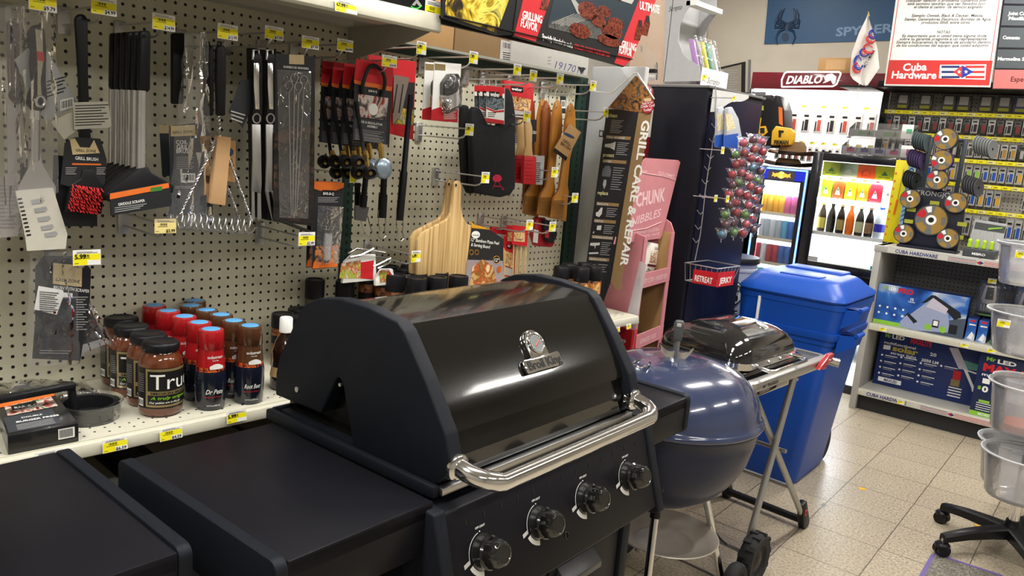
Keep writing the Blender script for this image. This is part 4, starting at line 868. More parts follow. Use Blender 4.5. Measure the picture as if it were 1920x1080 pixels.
# ================================================================ GOODS ON THE FAR PEGBOARD
# long red card with slotted spatula, black handled tools
t = thing('spatula_set', wx(770, 260, .09), 'red and black hang card carrying a wide slotted steel spatula', 'spatula set')
mb = MB(); pl(mb, [(690, 102), (780, 116), (778, 150), (774, 262), (690, 240)], .09, .002, RED); pl(mb, [(742, 152), (778, 155), (774, 235), (742, 232)], .0922, .0004, DKP); pl(mb, [(735, 200), (777, 206), (774, 235), (736, 232)], .0926, .0004, picture('veg_print', ('7a2a18', 'e0b040', '5a7a2a', 'c8c0b0', '8a3020'), 26))
mb.build('card', t); mb = MB(); pl(mb, [(738, 140), (767, 146), (752, 215), (736, 232), (736, 200)], .097, .002, STL)
for a in (744, 755): pl(mb, [(a, 158), (a+2, 158), (a-6, 212), (a-8, 212)], .0992, .0003, INK)
mb.build('blade', t)
def loop_tool(X, pts, loop, lab, col=BLKP, extra=None):
    (a0, b0), (a1, b1), w_ = pts; t = thing('grill_tool', wx(a1, b1, X), lab, 'grilling tool', 'black handled tools hung on the far pegboard')
    r = w_*depth_at(wx(a0, b0, X))/F/2
    mb = MB(); mb.tube([wx(a0, b0, X), wx(a0+(a1-a0)*.02, b0+(b1-b0)*.02, X), wx(a0+(a1-a0)*.6, b0+(b1-b0)*.6, X), wx(a0+(a1-a0)*.62, b0+(b1-b0)*.62, X), wx(a1, b1, X)], [r*.7, r*.72, r*.72, r, r], col, 14); mb.build('handle', t)
    if extra: mb = MB(); pl(mb, extra, X-.004, .006, mat('grey_tool_clip', (.12, .12, .125), .4)); mb.build('clip', t)
    mb = MB(); mb.tube([wx(a1+q, b1+w__, X) for q, w__ in loop], .0016, STL, 6, closed=False); mb.build('hang_loop', t); return t
LP = [(-6, -14), (-6, 12), (-3, 22), (-7, 34), (-2, 40), (3, 40), (8, 34), (5, 22), (7, 10), (6, -14)]
loop_tool(.15, ((770, 178), (749, 413), 15), LP, 'telescoping black handle with wire loop, rightmost of the three long tools')
loop_tool(.13, ((722, 296), (716, 408), 17), LP, 'black grip with wire loop, middle of the three long tools')
loop_tool(.12, ((686, 330), (680, 388), 15), [(-8, 12), (-2, 30), (4, 50), (12, 56), (18, 48), (14, 36), (10, 20), (4, 6)], 'black grip with grey clip and wire loop, leftmost of the three long tools', extra=[(664, 385), (690, 388), (684, 415), (664, 412)])
t = thing('grill_tool', wx(676, 390, .09), 'narrow black utensil close behind the leftmost long tool', 'grilling tool'); mb = MB(); mb.prismb([wx(a, b, .09) for a, b in ((664, 300), (674, 300), (672, 385), (664, 385))], (.01, 0, 0), BLKP, r=.002); mb.build('handle', t)
mb = MB(); mb.tube([wx(668, 302, .095), wx(668, 290, .095), wx(671, 290, .095), wx(671, 302, .095)], .0015, STL, 6); mb.build('hang_loop', t)
# thermometers on white and red cards
def thermo(X, dx, dy, lab):
    t = thing('thermometer_card', wx(835+dx, 230+dy, X), lab, 'thermometer', 'thermometers on white and red cards')
    P = lambda pts: [(a+dx, b+dy) for a, b in pts]
    mb = MB(); pl(mb, P([(814, 116), (864, 120), (858, 230), (808, 225)]), X, .002, WHT); pl(mb, P([(809, 206), (824, 201), (859, 203), (858, 230), (808, 225)]), X+.0022, .0004, RED); pl(mb, P([(815, 119), (835, 121), (835, 132), (815, 131)]), X+.0022, .0005, GOLD)
    pl(mb, P([(824, 181), (836, 181), (836, 200), (824, 200)]), X+.0024, .0004, picture('food_print', ('a0602a', 'e8c060', 'c04030', '4a7a3a', 'e8e0d0'), 40)); lines_txt(mb, 832+dx, 856+dx, 208+dy, 224+dy, 7, X+.003, WHT); mb.build('card', t)
    mb = MB(); mb.prismb([wx(a+dx, b+dy, X+.003) for a, b in ((829, 160), (833, 146), (843, 141), (852, 146), (856, 160), (852, 172), (842, 178), (833, 180), (827, 176))], (.016, 0, 0), BLKP, r=.004); mb.tube([wx(842+dx+8*math.cos(R(k)), 160+dy+12*math.sin(R(k)), X+.02) for k in range(0, 360, 20)], .002, BLKP, 6, closed=True); mb.build('probe', t)
    mb = MB(); mb.prismb([wx(a+dx, b+dy, X+.003) for a, b in ((824, 180), (824, 155), (836, 138), (850, 138), (858, 150), (857, 200), (830, 214), (826, 196))], (.024, 0, 0), BLIS, r=.004); mb.build('blister', t); return t
t1 = thermo(.215, 0, 0, 'front thermometer card with coiled black probe'); dup(t1, off=(-.042, .0, .0), label='second thermometer card, just behind the front one')
# gloves
GLV = mat('black_quilted_cloth', (.010, .011, .014), .8, bump=.6, bscale=60)
def glove(X, lab):
    t = thing('grill_glove', wx(900, 365, X), lab, 'glove', 'long black grilling gloves')
    o = [(876, 360), (930, 369), (948, 364), (957, 350), (957, 215), (952, 180), (945, 165), (934, 166), (932, 220), (925, 236), (905, 232), (892, 204), (882, 199), (875, 206), (873, 240), (876, 300)]
    mb = MB(); mb.prismb([wx(a, b, X) for a, b in o], (.028, 0, 0), GLV, r=.009, seg=3); mb.build('glove_body', t)
    mb = MB(); Mg = hx('magenta_print', 'd0264e'); c = (932, 333)
    pl(mb, [(923, 336), (925, 330), (930, 327), (937, 328), (941, 333), (940, 338), (935, 341), (927, 341)], X+.0286, .0006, Mg)
    for a, b, q, w__ in ((929, 341, 924, 354), (935, 341, 942, 354), (926, 349, 940, 350)): mb.tube([wx(a, b, X+.0288), wx(q, w__, X+.0288)], .0014, Mg, 5)
    mb.tube([wx(943+2*math.cos(k), 354+2*math.sin(k), X+.0288) for k in range(0, 7)], .001, Mg, 5); mb.build('kettle_print', t); return t
g1 = glove(.15, 'front long black grilling glove with magenta kettle print')
gk = thing('grill_glove', wx(866, 360, .11), 'second black glove fingertips showing left of the front glove', 'glove')
mb = MB(); mb.prismb([wx(a, b, .10) for a, b in ((858, 200), (862, 196), (869, 198), (873, 210), (876, 250), (880, 362), (872, 362), (862, 340), (858, 270))], (.026, 0, 0), GLV, r=.008, seg=3); mb.build('glove_body', gk)
GLP = picture('glove_photo_print', ('16181c', '2c3036', '7a8a94', '1c1e22', '9aa0a0'), 30)
def wcard(X, dx, lab):
    t = thing('printed_hang_card', wx(930+dx, 232, X), lab, 'hang card', 'red and white cards of the grilling gloves')
    P = lambda pts: [(a+dx, b) for a, b in pts]
    mb = MB(); pl(mb, P([(912, 160), (946, 164), (945, 233), (911, 228)]), X, .0015, WHT); pl(mb, P([(912, 160), (946, 164), (946, 176), (912, 172)]), X+.0016, .0003, RED); pl(mb, P([(917, 171), (942, 173), (942, 185), (917, 182)]), X+.002, .0003, INK); txp(mb, 'weber', P([(919, 180)])[0], P([(937, 182)])[0], X+.0024, 8, WHT, .03); pl(mb, P([(936, 173), (942, 173), (942, 180), (936, 180)]), X+.0025, .0003, RED)
    pl(mb, P([(912, 180), (945, 184), (945, 204), (928, 207), (912, 200)]), X+.0017, .0003, GLP); pl(mb, P([(912, 201), (928, 208), (945, 206), (945, 210), (928, 211), (912, 204)]), X+.002, .0003, RED); pl(mb, P([(912, 221), (945, 226), (945, 233), (911, 228)]), X+.002, .0003, RED); lines_txt(mb, 915+dx, 930+dx, 210, 220, 3, X+.0018, INK); mb.build('card', t)
    mb = MB(); mb.tube([wx(929+dx, 166, X+.001), wx(930+dx, 155, X-.003), wx(929+dx, 150, X-.01)], .001, WIRE, 5); mb.build('string', t); return t
w1 = wcard(.20, 0, 'front red and white card on the grilling gloves'); dup(w1, off=(-.030, 0, 0), label='second red and white card on the grilling gloves'); dup(w1, off=(-.055, 0, 0), label='third red and white card on the grilling gloves, mostly hidden')
# red bag with food print
def redbag(X, pts, lab, split, pic, par=None):
    t = thing('wood_chip_bag', wx(*pts[2], X), lab, 'bag')
    mb = MB(); mb.prismb([wx(a, b, X) for a, b in pts], (.012, 0, 0), RED, r=.003)
    (a0, b0), (a1, b1), (a2, b2), (a3, b3) = pts[:4]
    e = lambda f: (a0*(1-f)+a3*f, b0*(1-f)+b3*f); g_ = lambda f: (a1*(1-f)+a2*f, b1*(1-f)+b2*f)
    pl(mb, [e(split), g_(split+.05), g_(split+.42), e(split+.38)], X+.0124, .0004, pic); pl(mb, [e(split+.4), g_(split+.44), g_(.97), e(.97)], X+.0124, .0004, hx('pale_grey_print', 'b4b2ae'))
    m0 = ((a0*.7+a1*.3), (b0*.7+b1*.3)+abs(b3-b0)*.14); m1 = ((a0*.3+a1*.7), (b0*.3+b1*.7)+abs(b3-b0)*.14); hh = abs(b3-b0)*.16
    pl(mb, [m0, m1, (m1[0], m1[1]+hh), (m0[0], m0[1]+hh)], X+.0128, .0003, INK); txp(mb, 'weber', (m0[0]+1, m0[1]+hh*.75), (m1[0]-2, m1[1]+hh*.75), X+.0132, hh*.5, WHT, .03)
    mb.build('bag_body', t); return t
CHK = picture('roast_chicken_print', ('5a2c14', 'c8803c', 'e8c890', '8a4a20', 'd8d8d0'), 26)
redbag(.10, [(941, 150), (998, 157), (993, 220), (940, 213)], 'red food accessory bag with roast chicken picture, top right of the gloves', .42, CHK)
t = thing('instruction_leaflet', wx(975, 275, .07), 'grey printed leaflet cards hanging behind the basting brushes', 'leaflet'); mb = MB(); pl(mb, [(958, 218), (992, 222), (990, 275), (956, 270)], .07, .004, TAGG); lines_txt(mb, 962, 988, 226, 268, 12, .0744, INK, 2); mb.build('cards', t)
# basting brushes
def baste(X, dx, lab, sl):
    t = thing('basting_brush', wx(980+dx, 345, X), lab, 'basting brush', 'basting brushes with red guards')
    P = lambda pts: [(a+dx, b) for a, b in pts]
    mb = MB(); mb.prismb([wx(a, b, X) for a, b in P([(981, 235), (985, 225), (991, 225), (995, 240), (994, 275), (996, 293), (979, 292), (983, 272)])], (.010, 0, 0), WOODH, r=.003); mb.build('handle', t)
    mb = MB(); mb.prismb([wx(a, b, X-.002) for a, b in P([(977, 292), (1000, 293), (999, 346), (975, 344)])], (.016, 0, 0), RED, r=.003)
    for k in range(6): pl(mb, P([(979, 300+k*7), (998, 301+k*7), (998, 302+k*7), (979, 301+k*7)]), X+.0142, .0004, hx('dark_red_print', '8a1820'))
    pl(mb, P([(1000, 292), (1019, 292), (1015, 346), (999, 346)]), X+.002, .006, TAGG); lines_txt(mb, 1003+dx, 1014+dx, 304, 342, 10, X+.0084, INK); mb.build('bristle_guard', t); return t
b1 = baste(.17, 0, 'front basting brush with pale handle and red bristle guard', 0); dup(b1, off=(-.035, -.0, 0), label='second basting brush with red bristle guard, left of the front one')
# wooden grill brushes
WD = mat('varnished_orange_wood', (.48, .20, .035), .28, coat=.4, nscale=12, noise=.2); WD2 = mat('varnished_red_wood', (.28, .085, .022), .28, coat=.4, nscale=12, noise=.2)
def wbrush(X, o, dx, dy, lab, m=WD, side=False):
    t = thing('wooden_grill_brush', wx(1047+dx, 412+dy, X), lab, 'brush', 'wooden scrubbing brushes')
    mb = MB(); mb.prismb([wx(a+dx, b+dy, X) for a, b in o], (.014, 0, 0), m, r=.004); mb.cyl(wx(1068+dx, 207+dy, X+.0138), wx(1068+dx, 207+dy, X+.0145), .003, .003, INK, 8); h = mb.build('wooden_body', t)
    if not side:
        mb = MB()
        for i in range(9):
            for j in range(11): p = wx(1037+i*2.3+dx-j*.15, 376+j*3.2+dy, X+.013); mb.cyl(p, p+Vector((.009, .001*(i % 3-1), -.002)), .0013, .0010, mat('dull_brass_bristle', (.26, .17, .07), .45, metal=.6), 4)
        mb.build('bristles', t)
    mb = MB(); mb.tube([wx(1068+dx, 207+dy, X+.015), wx(1067+dx, 196+dy, X+.010), wx(1066+dx, 180+dy, X+.004), wx(1070+dx, 172+dy, X), wx(1072+dx, 180+dy, X+.002), wx(1069+dx, 207+dy, X-.001)], .0011, STL, 5); mb.build('hang_wire', t); return t
OW = [(1068, 192), (1074, 207), (1075, 250), (1064, 300), (1060, 345), (1062, 360), (1060, 374), (1057, 415), (1030, 408), (1034, 372), (1044, 355), (1052, 300), (1056, 230), (1062, 200)]
wbrush(.175, OW, 0, 0, 'front wooden grill brush carrying a tilted kraft paper tag')
wbrush(.150, OW, -25, -6, 'second wooden grill brush from the right')
wbrush(.128, [(1063, 192), (1070, 207), (1071, 240), (1068, 400), (1052, 398), (1056, 210)], -42, -4, 'reddish wooden grill brush seen edge on between the others', WD2, True)
wbrush(.105, OW, -52, -8, 'third wooden grill brush from the right')
wbrush(.080, [(1063, 192), (1070, 207), (1071, 240), (1066, 395), (1050, 390), (1056, 210)], -72, -14, 'leftmost wooden grill brush, dark and edge on', WD2, True)
t = thing('kraft_tag', wx(1058, 300, .195), 'kraft paper tag with navy oval logo tilted on the front wooden brush', 'tag')
mb = MB(); pl(mb, [(1068, 231), (1089, 248), (1061, 302), (1036, 282)], .196, .001, CARD); pl(mb, [(1040, 277), (1064, 295), (1061, 302), (1036, 282)], .1972, .0004, INK)
mb.prism([wx(1067+10*math.cos(R(k))+2*math.sin(R(k)), 254+4*math.sin(R(k))+4*math.cos(R(k)), .1972) for k in range(0, 360, 20)], (.0005, 0, 0), mat('navy_logo', (.02, .05, .12)))
txp(mb, 'GRILL', (1055, 265), (1070, 275), .1974, 6, INK); txp(mb, 'BRUSH', (1051, 271), (1069, 283), .1974, 6, INK); mb.build('card', t)
t = thing('black_tag', wx(1000, 270, .12), 'black card tag reading brush behind the kraft tag', 'tag'); mb = MB(); pl(mb, [(996, 225), (1006, 224), (1005, 265), (998, 270), (993, 240)], .14, .001, CHARC); txp(mb, 'BRUSH', (994, 250), (1005, 252), .1412, 6, WHT); mb.build('card', t)
t = thing('barcode_tag', wx(1052, 200, .05), 'black tag with white barcode patch between the wooden brush handles', 'tag'); mb = MB(); pl(mb, [(1050, 180), (1061, 181), (1060, 213), (1050, 212)], .05, .001, CHARC); barcode(mb, 1052, 1060, 188, 203, .0512); mb.build('card', t)
# lower right of far pegboard
SIL = mat('red_silicone', (.45, .02, .03), .4)
t = thing('silicone_mitt', wx(1005, 462, .10), 'red silicone mitts hanging below the wooden brushes', 'mitt'); mb = MB(); mb.prismb([wx(a, b, .10) for a, b in ((998, 406), (1014, 406), (1016, 440), (1032, 452), (1026, 462), (996, 460), (990, 440))], (.03, 0, 0), SIL, r=.008, seg=3); mb.build('mitt_body', t)
mb = MB(); pl(mb, [(1001, 430), (1010, 432), (1008, 456), (999, 454)], .1306, .0004, WHT); mb.build('label', t)
t = thing('black_mitt', wx(1022, 455, .13), 'black mitt with red thumb beside the red silicone mitts', 'mitt'); mb = MB(); mb.prismb([wx(a, b, .135) for a, b in ((1014, 410), (1034, 415), (1038, 440), (1030, 456), (1018, 450))], (.022, 0, 0), GLV, r=.007, seg=3); mb.build('mitt_body', t); mb = MB(); pl(mb, [(1022, 432), (1029, 432), (1028, 447), (1022, 445)], .158, .002, SIL); mb.build('thumb_patch', t)
redbag(.12, [(944, 442), (965, 446), (960, 520), (936, 516)], 'red card with food picture right of the pizza peel label', .35, CHK)
redbag(.09, [(918, 424), (956, 428), (956, 446), (916, 442)], 'short red package top behind the pizza peel label', .3, RED)
SKW = mat('bamboo', (.62, .48, .26), .6)
def skbag(X, dx, lab):
    t = thing('skewer_bag', wx(970+dx, 515, X), lab, 'skewer bundle', 'bundles of bamboo skewers')
    mb = MB(); rg = random.Random(3)
    for i in range(14): a = 962+dx+i*1.9; mb.cyl(wx(a-rg.uniform(0, 3), 530, X+rg.uniform(0, .012)), wx(a+rg.uniform(0, 3), 448, X+rg.uniform(0, .012)), .0016, .0016, SKW, 5)
    o = mb.build('skewers', t); o['kind'] = 'stuff'
    mb = MB(); pl(mb, [(961+dx, 422), (990+dx, 425), (988+dx, 462), (960+dx, 458)], X+.014, .001, RED); pl(mb, [(964+dx, 434), (984+dx, 436), (984+dx, 454), (963+dx, 452)], X+.0152, .0004, CHK); mb.build('header_card', t); return t
k1 = skbag(.15, 0, 'front bundle of bamboo skewers under a red header card'); dup(k1, off=(-.03, .0, -.004), label='second bundle of bamboo skewers, behind the front one')
# pizza peels
BAM = mat('bamboo_board', (.60, .40, .17), .38, nscale=14, noise=.12)
def bam_mat():
    m = bpy.data.materials.new('bamboo_strips'); m.use_nodes = True; nt = m.node_tree; b = nt.nodes['Principled BSDF']; L = nt.links
    tc = nt.nodes.new('ShaderNodeTexCoord'); mp = nt.nodes.new('ShaderNodeMapping'); mp.inputs['Scale'].default_value = (1, 115, 2.5); L.new(tc.outputs['Object'], mp.inputs[0])
    nz = nt.nodes.new('ShaderNodeTexNoise'); nz.inputs['Scale'].default_value = 1; nz.inputs['Detail'].default_value = 2; L.new(mp.outputs[0], nz.inputs[0])
    rp = nt.nodes.new('ShaderNodeValToRGB'); L.new(nz.outputs[0], rp.inputs[0]); rp.color_ramp.elements[0].position = .36; rp.color_ramp.elements[0].color = (.42, .25, .09, 1); rp.color_ramp.elements[1].position = .62; rp.color_ramp.elements[1].color = (.68, .47, .21, 1)
    L.new(rp.outputs[0], b.inputs['Base Color']); b.inputs['Roughness'].default_value = .4; return m
BAMS = bam_mat()
def peel(X, lab):
    t = thing('pizza_peel', wx(850, 525, X), lab, 'pizza peel', 'bamboo pizza peels')
    o = [(777, 560), (778, 500), (779, 448), (786, 436), (812, 422), (832, 412), (840, 400), (843, 380), (846, 345), (852, 338), (858, 339), (861, 348), (860, 385), (864, 408), (872, 420), (905, 430), (925, 448), (938, 458), (944, 470), (940, 560)]
    mb = MB(); mb.prismb([wx(a, b, X) for a, b in o], (.012, 0, 0), BAMS, r=.003); mb.cyl(wx(854, 347, X+.0118), wx(854, 347, X+.0125), .005, .005, INK, 12); mb.build('board', t); return t
p1 = peel(.21, 'front bamboo pizza peel with printed paper sleeve'); p2 = dup(p1, off=(-.033, 0, 0), label='second bamboo pizza peel right behind the front one')
mb = MB(); X = .223
pl(mb, [(884, 427), (918, 430), (944, 448), (942, 560), (868, 560), (875, 500)], X, .001, mat('black_sleeve_card', (.02, .02, .02), .35)); pl(mb, [(884, 420), (902, 424), (920, 431), (884, 428)], X, .001, hx('mustard_strip', 'd89a20')); pl(mb, [(876, 487), (943, 489), (943, 560), (869, 560)], X+.0011, .0004, hx('mauve_grey_print', '9a8e92'))
pl(mb, [(886, 500), (905, 486), (925, 500), (938, 560), (876, 560)], X+.0016, .0004, picture('pizza_board_print', ('c89a5a', 'd8b070', '8a5a2a', 'c05a30', 'e8d0a0'), 18)); mb.lathe([(0, 0), (.012, 0), (.012, .0005)], picture('spice_bowl_print', ('3a1a10', 'c05a20', 'e09040'), 60), 20, c=wx(936, 505, X+.002), ax=X1)
mb.prism([wx(892+8*math.cos(R(k)), 440+7*math.sin(R(k)), X+.0012) for k in range(0, 360, 30)], (.0005, 0, 0), WHT); txp(mb, 'ooni', (886, 442), (898, 443), X+.0018, 4, INK)
txp(mb, '12" Bamboo Pizza Peel', (883, 452), (935, 459), X+.0012, 6, WHT); txp(mb, '& Serving Board', (883, 461), (918, 466), X+.0012, 6, WHT)
for a in (884, 894): mb.tube([wx(a+3.6*math.cos(R(k)), 473+4.6*math.sin(R(k)), X+.0015) for k in range(0, 360, 30)], .0006, hx('mustard_strip', 'd89a20'), 5, closed=True)
mb.tube([wx(931+6*math.cos(R(k)), 487+7*math.sin(R(k)), X+.002) for k in range(0, 360, 24)], .0008, hx('mustard_strip', 'd89a20'), 5, closed=True); mb.prism([wx(931+5.5*math.cos(R(k)), 487+6.5*math.sin(R(k)), X+.0017) for k in range(0, 360, 24)], (.0005, 0, 0), INK); txp(mb, '12"', (927, 490), (935, 491), X+.0024, 6, WHT)
mb.tube([wx(884, 425, X+.001), wx(886, 419, X-.006), wx(880, 417, X-.014)], .002, hx('mustard_strip', 'd89a20'), 5)
mb.build('paper_sleeve', p1)
mb = MB(); mb.prismb([wx(a, b, .175) for a, b in ((820, 414), (829, 411), (830, 425), (824, 427))], (.02, 0, 0), hx('mustard_strip', 'd89a20'), r=.002); mb.build('strap', p2)
# salad tongs in colourful packs
SAL = picture('salad_print', ('5a7a20', 'b0c050', 'c0402a', 'e0dcc8', '90a83a'), 34)
def salad(X, o, red, grn, tong, lab):
    t = thing('salad_tongs_pack', wx(o[2][0], o[2][1], X), lab, 'tongs pack')
    mb = MB(); mb.prismb([wx(a, b, X) for a, b in o], (.012, 0, 0), WHT, r=.002); pl(mb, grn, X+.0124, .0004, SAL); pl(mb, red, X+.0124, .0004, RED); mb.build('pack', t)
    for q in tong: mb = MB(); mb.tube([wx(a, b, X+.022) for a, b in q], .0035, CHR, 8); mb.build('tong_arm', t)
salad(.15, [(642, 490), (655, 478), (700, 476), (702, 524), (638, 530)], [(676, 492), (701, 488), (699, 524), (676, 522)], [(640, 494), (676, 488), (676, 522), (636, 522)], [[(652, 476), (668, 466), (700, 470), (722, 474)], [(656, 482), (676, 478), (700, 466)]], 'salad tongs on a white and red pack with vegetables, left one')
salad(.17, [(700, 522), (712, 503), (732, 503), (738, 532), (700, 535)], [(728, 505), (737, 518), (738, 532), (730, 532)], [(711, 508), (727, 505), (730, 527), (712, 530)], [[(700, 500), (716, 492), (732, 484)], [(708, 503), (730, 494), (733, 488)]], 'salad tongs on a smaller white pack, right one')
t = thing('wire_rack', wx(760, 525, .2), 'low bent steel wire rack lying behind the grill lid', 'rack')
for k in range(3): mb = MB(); mb.tube([wx(738+k*3, 530, .2), wx(745+k*3, 522-k*2, .2), wx(770, 519-k*2, .2), wx(782, 524, .2), wx(783, 535, .2)], .002, STL, 6); mb.build('bent_wire', t)
# jars whose caps show over the grill lid
sp0 = None
for k, (a, b) in enumerate(((580, 519), (617, 527), (648, 541), (617, 513), (652, 521), (685, 528), (700, 518), (722, 528), (745, 533), (672, 510), (632, 505), (600, 508))):
    z = 1.085; p = wz(a, b, z); x = min(max(p.x, .05), .36); y = max(p.y, .775) if p.y > .70 else p.y
    p2_ = wz(a, b, z)
SPX = [(.055, .775), (.12, .79), (.19, .775), (.26, .80), (.06, .855), (.13, .865), (.20, .855), (.27, .875), (.07, .93), (.14, .945), (.21, .935), (.28, .955)]
SPL = ['nearest row', 'second row', 'farthest row']
for k, (x, y) in enumerate(SPX):
    L_ = f'spice jar behind the grill lid, {SPL[k//4]}, {["at the pegboard", "second from pegboard", "third from pegboard", "farthest from pegboard"][k % 4]}'
    if sp0 is None: sp0 = spice((x, y, .9002), .195, .030, L_, 'black capped spice jars on the far shelf')
    else: dup(sp0, loc=(x, y, .9002), label=L_)
g0 = spice((.045, .585, SHZ), .225, .028, 'tall black capped jar with gold band standing at the green post, left one', 'tall gold banded jars', True, mat('dark_jar_gold', (.08, .07, .04), .3)); dup(g0, loc=(.10, .655, SHZ), label='tall black capped jar with gold band standing at the green post, right one')
# cooking spray cans at the far end
FLM = picture('flame_food_print', ('1a1210', '3a2014', 'c07a3a', 'e0b070', '241410'), 30)
def can(loc, lab):
    c = Vector(loc); t = thing('spray_can', loc, lab, 'spray can', 'black capped cooking spray cans'); r = .029
    mb = MB(); mb.lathe([(0, 0), (r, 0), (r, .145)], mat('dark_can', (.015, .02, .03), .25, metal=.3), 24, c=c); mb.lathe([(r+.0004, .10), (r+.0004, .145), (r-.002, .150)], FLM, 24, c=c, caps=False)
    th = math.atan2(CAM.y-c.y, CAM.x-c.x)+.1
    for s_, z, sz, m in (('weber', .075, .014, WHT), ('GRILL', .055, .014, BLUEP), ('SPRAY', .04, .012, WHT)):
        v, f = text_geo(s_, .02, 0, 14); W = v[:, 0].max(); sx = .034/W; mb.add([c+Vector(((r+.001)*math.cos(th+(q[0]*sx-.017)/r), (r+.001)*math.sin(th+(q[0]*sx-.017)/r), z+q[1]*sz)) for q in v], f, m)
    mb.build('can_body', t); mb = MB(); mb.lathe([(r-.001, .148), (r, .15), (r, .195), (r-.003, .2), (0, .2)], BLKP, 24, c=c); mb.build('cap', t); return t
c1 = can((.345, 1.500, .9002), 'front cooking spray can at the far end of the shelf'); CL = ['spray can left of the front one', 'spray can right of the front one', 'spray can in the rear, between the others', 'spray can in the rear, rightmost']
for k, p in enumerate(((.300, 1.440), (.345, 1.575), (.27, 1.52), (.28, 1.60))): dup(c1, loc=(*p, .9002), label=CL[k])
# hooks of the far pegboard
for a, b, l, kw in ((790, 90, 'hook with yellow 6.99 tag under the shelf bracket', dict(big='6.99')), (888, 108, 'hook with yellow 7.99 tag above the gloves', dict(big='7.99')), (970, 131, 'hook with yellow tag right of the gloves, top row', {}), (1000, 142, 'hook with yellow tag above the red food bag', {}), (1050, 148, 'hook with yellow tag above the wooden brushes', {}), (1112, 161, 'hook with yellow tag at the far green post, topmost', {}),
    (880, 243, 'hook with yellow tag left of the gloves, bare of goods', dict(big='5.99')), (910, 333, 'hook with yellow tag holding the bamboo peels', {}), (780, 481, 'hook with yellow 6.49 tag pointing at the bamboo peel', dict(big='6.49')), (1137, 211, 'hook with yellow tag ending beside the black repair sign', {}), (1040, 323, 'hook with yellow tag holding the basting brushes', {}), (1078, 371, 'hook with yellow tag on the far green post, middle height', {}), (993, 422, 'hook with yellow tag above the skewer bundles, left', {}), (1036, 425, 'hook with yellow tag above the mitts, right', {}), (988, 218, 'hook with pale tag above the basting brush', {})):
    kw = dict(kw); hook(a, b, l, wt=.036, ht=.036, **kw)
t = thing('peg_hook', wx(676, 333, .2), 'hook with yellow tag half hidden under the regulator', 'hook', 'wire peg hooks on the pegboards')
p = wx(672, 330, .22); mb = MB(); mb.tube([(0.003, p.y, p.z), (.2, p.y, p.z)], .0024, WIRE, 6); mb.build('tag_wire', t); mb = MB(); tag_face(mb, (.21, p.y-.022, p.z-.02), Y1, Z1, .044, .034, nrm=X1); mb.build('price_tag', t)
for k, (a, b, a2, b2) in enumerate(((722, 88, 795, 88), (820, 112, 912, 102), (1010, 110, 1085, 122))): pass
# ================================================================ ON THE UPPER SHELVES
def carton(x0, x1, y0, y1, z0, z1, m, lab, prints=None, cat='box', name='carton'):
    t = thing(name, ((x0+x1)/2, (y0+y1)/2, z0), lab, cat)
    mb = MB(); mb.rb(x0, x1, y0, y1, z0, z1, m, .002); mb.build('box_body', t)
    if prints: mb = MB(); prints(mb, x1); mb.build('print', t)
    return t
def pr(mb, x): pl(mb, [(705, -8), (723, -8), (723, 22), (705, 17)], x+.0004, .0004, ORG)
carton(.16, .385, .20, .485, 1.8315, 1.98, WHT, 'white carton with an orange end on the upper shelf', pr)
def pr(mb, x):
    txp(mb, 'Litez', (767, 30), (793, 36), x+.0004, 12, hx('neon_green', '2ae04a'), .03); txp(mb, 'All', (797, 37), (811, 40), x+.0004, 10, GRYT, .03)
    pl(mb, [(772, 9), (782, -2), (792, 12), (786, 12), (781, 6), (777, 11)], x+.0004, .0004, GRYT); mb.tube([wx(780+10*math.cos(R(k)), 8+8*math.sin(R(k)), x+.001) for k in range(10, 170, 16)], .0016, hx('neon_green', '2ae04a'), 5)
carton(.16, .388, .50, .695, 1.8315, 1.98, hx('black_box_print', '15171b', .35), 'black box with green lettering at the end of the upper shelf', pr)
c = wx(812, 22, .3895); mb = MB(); tag_face(mb, (.3892, c.y-.028, c.z-.028), Y1, Z1, .055, .056, '', nrm=X1); tag(mb.build('price_tag'), 'large yellow price tag stuck on the black box with green lettering', 'price tag')
carton(-.26, .055, .76, 1.07, 1.8005, 1.99, CARD, 'open brown carton with creased flap at the left end of the hidden shelf')
def pr(mb, x): pl(mb, [(939, 74), (975, 84), (972, 122), (937, 110)], x+.0004, .0004, hx('pale_grey_print', 'b4b2ae')); barcode(mb, 941, 970, 77, 92, x+.001, 6, hx('pale_grey_print', 'b4b2ae')); lines_txt(mb, 943, 966, 96, 112, 4, x+.001, INK, 4)
carton(-.26, .05, 1.08, 1.335, 1.8005, 2.0, hx('brown_carton', '8a6f4e', .8), 'brown carton with a grey barcode label behind the sign ledge', pr)
def pr(mb, x):
    txp(mb, '1917015', (1040, 128), (1095, 140), x+.0004, 14, mat('blue_marker', (.02, .03, .18)), -.01, .2); pl(mb, [(1083, 125), (1099, 128), (1090, 138)], x+.0004, .0004, INK); lines_txt(mb, 1028, 1034, 104, 122, 3, x+.0006, GRYT)
carton(-.26, .055, 1.345, 1.79, 1.8005, 1.95, hx('white_carton', 'b8b6b0', .7), 'dented white carton with handwritten number and black arrow', pr)
def pr(mb, x): pl(mb, [(1151, 149), (1159, 150), (1158, 160), (1151, 159)], x+.0004, .0006, INK)
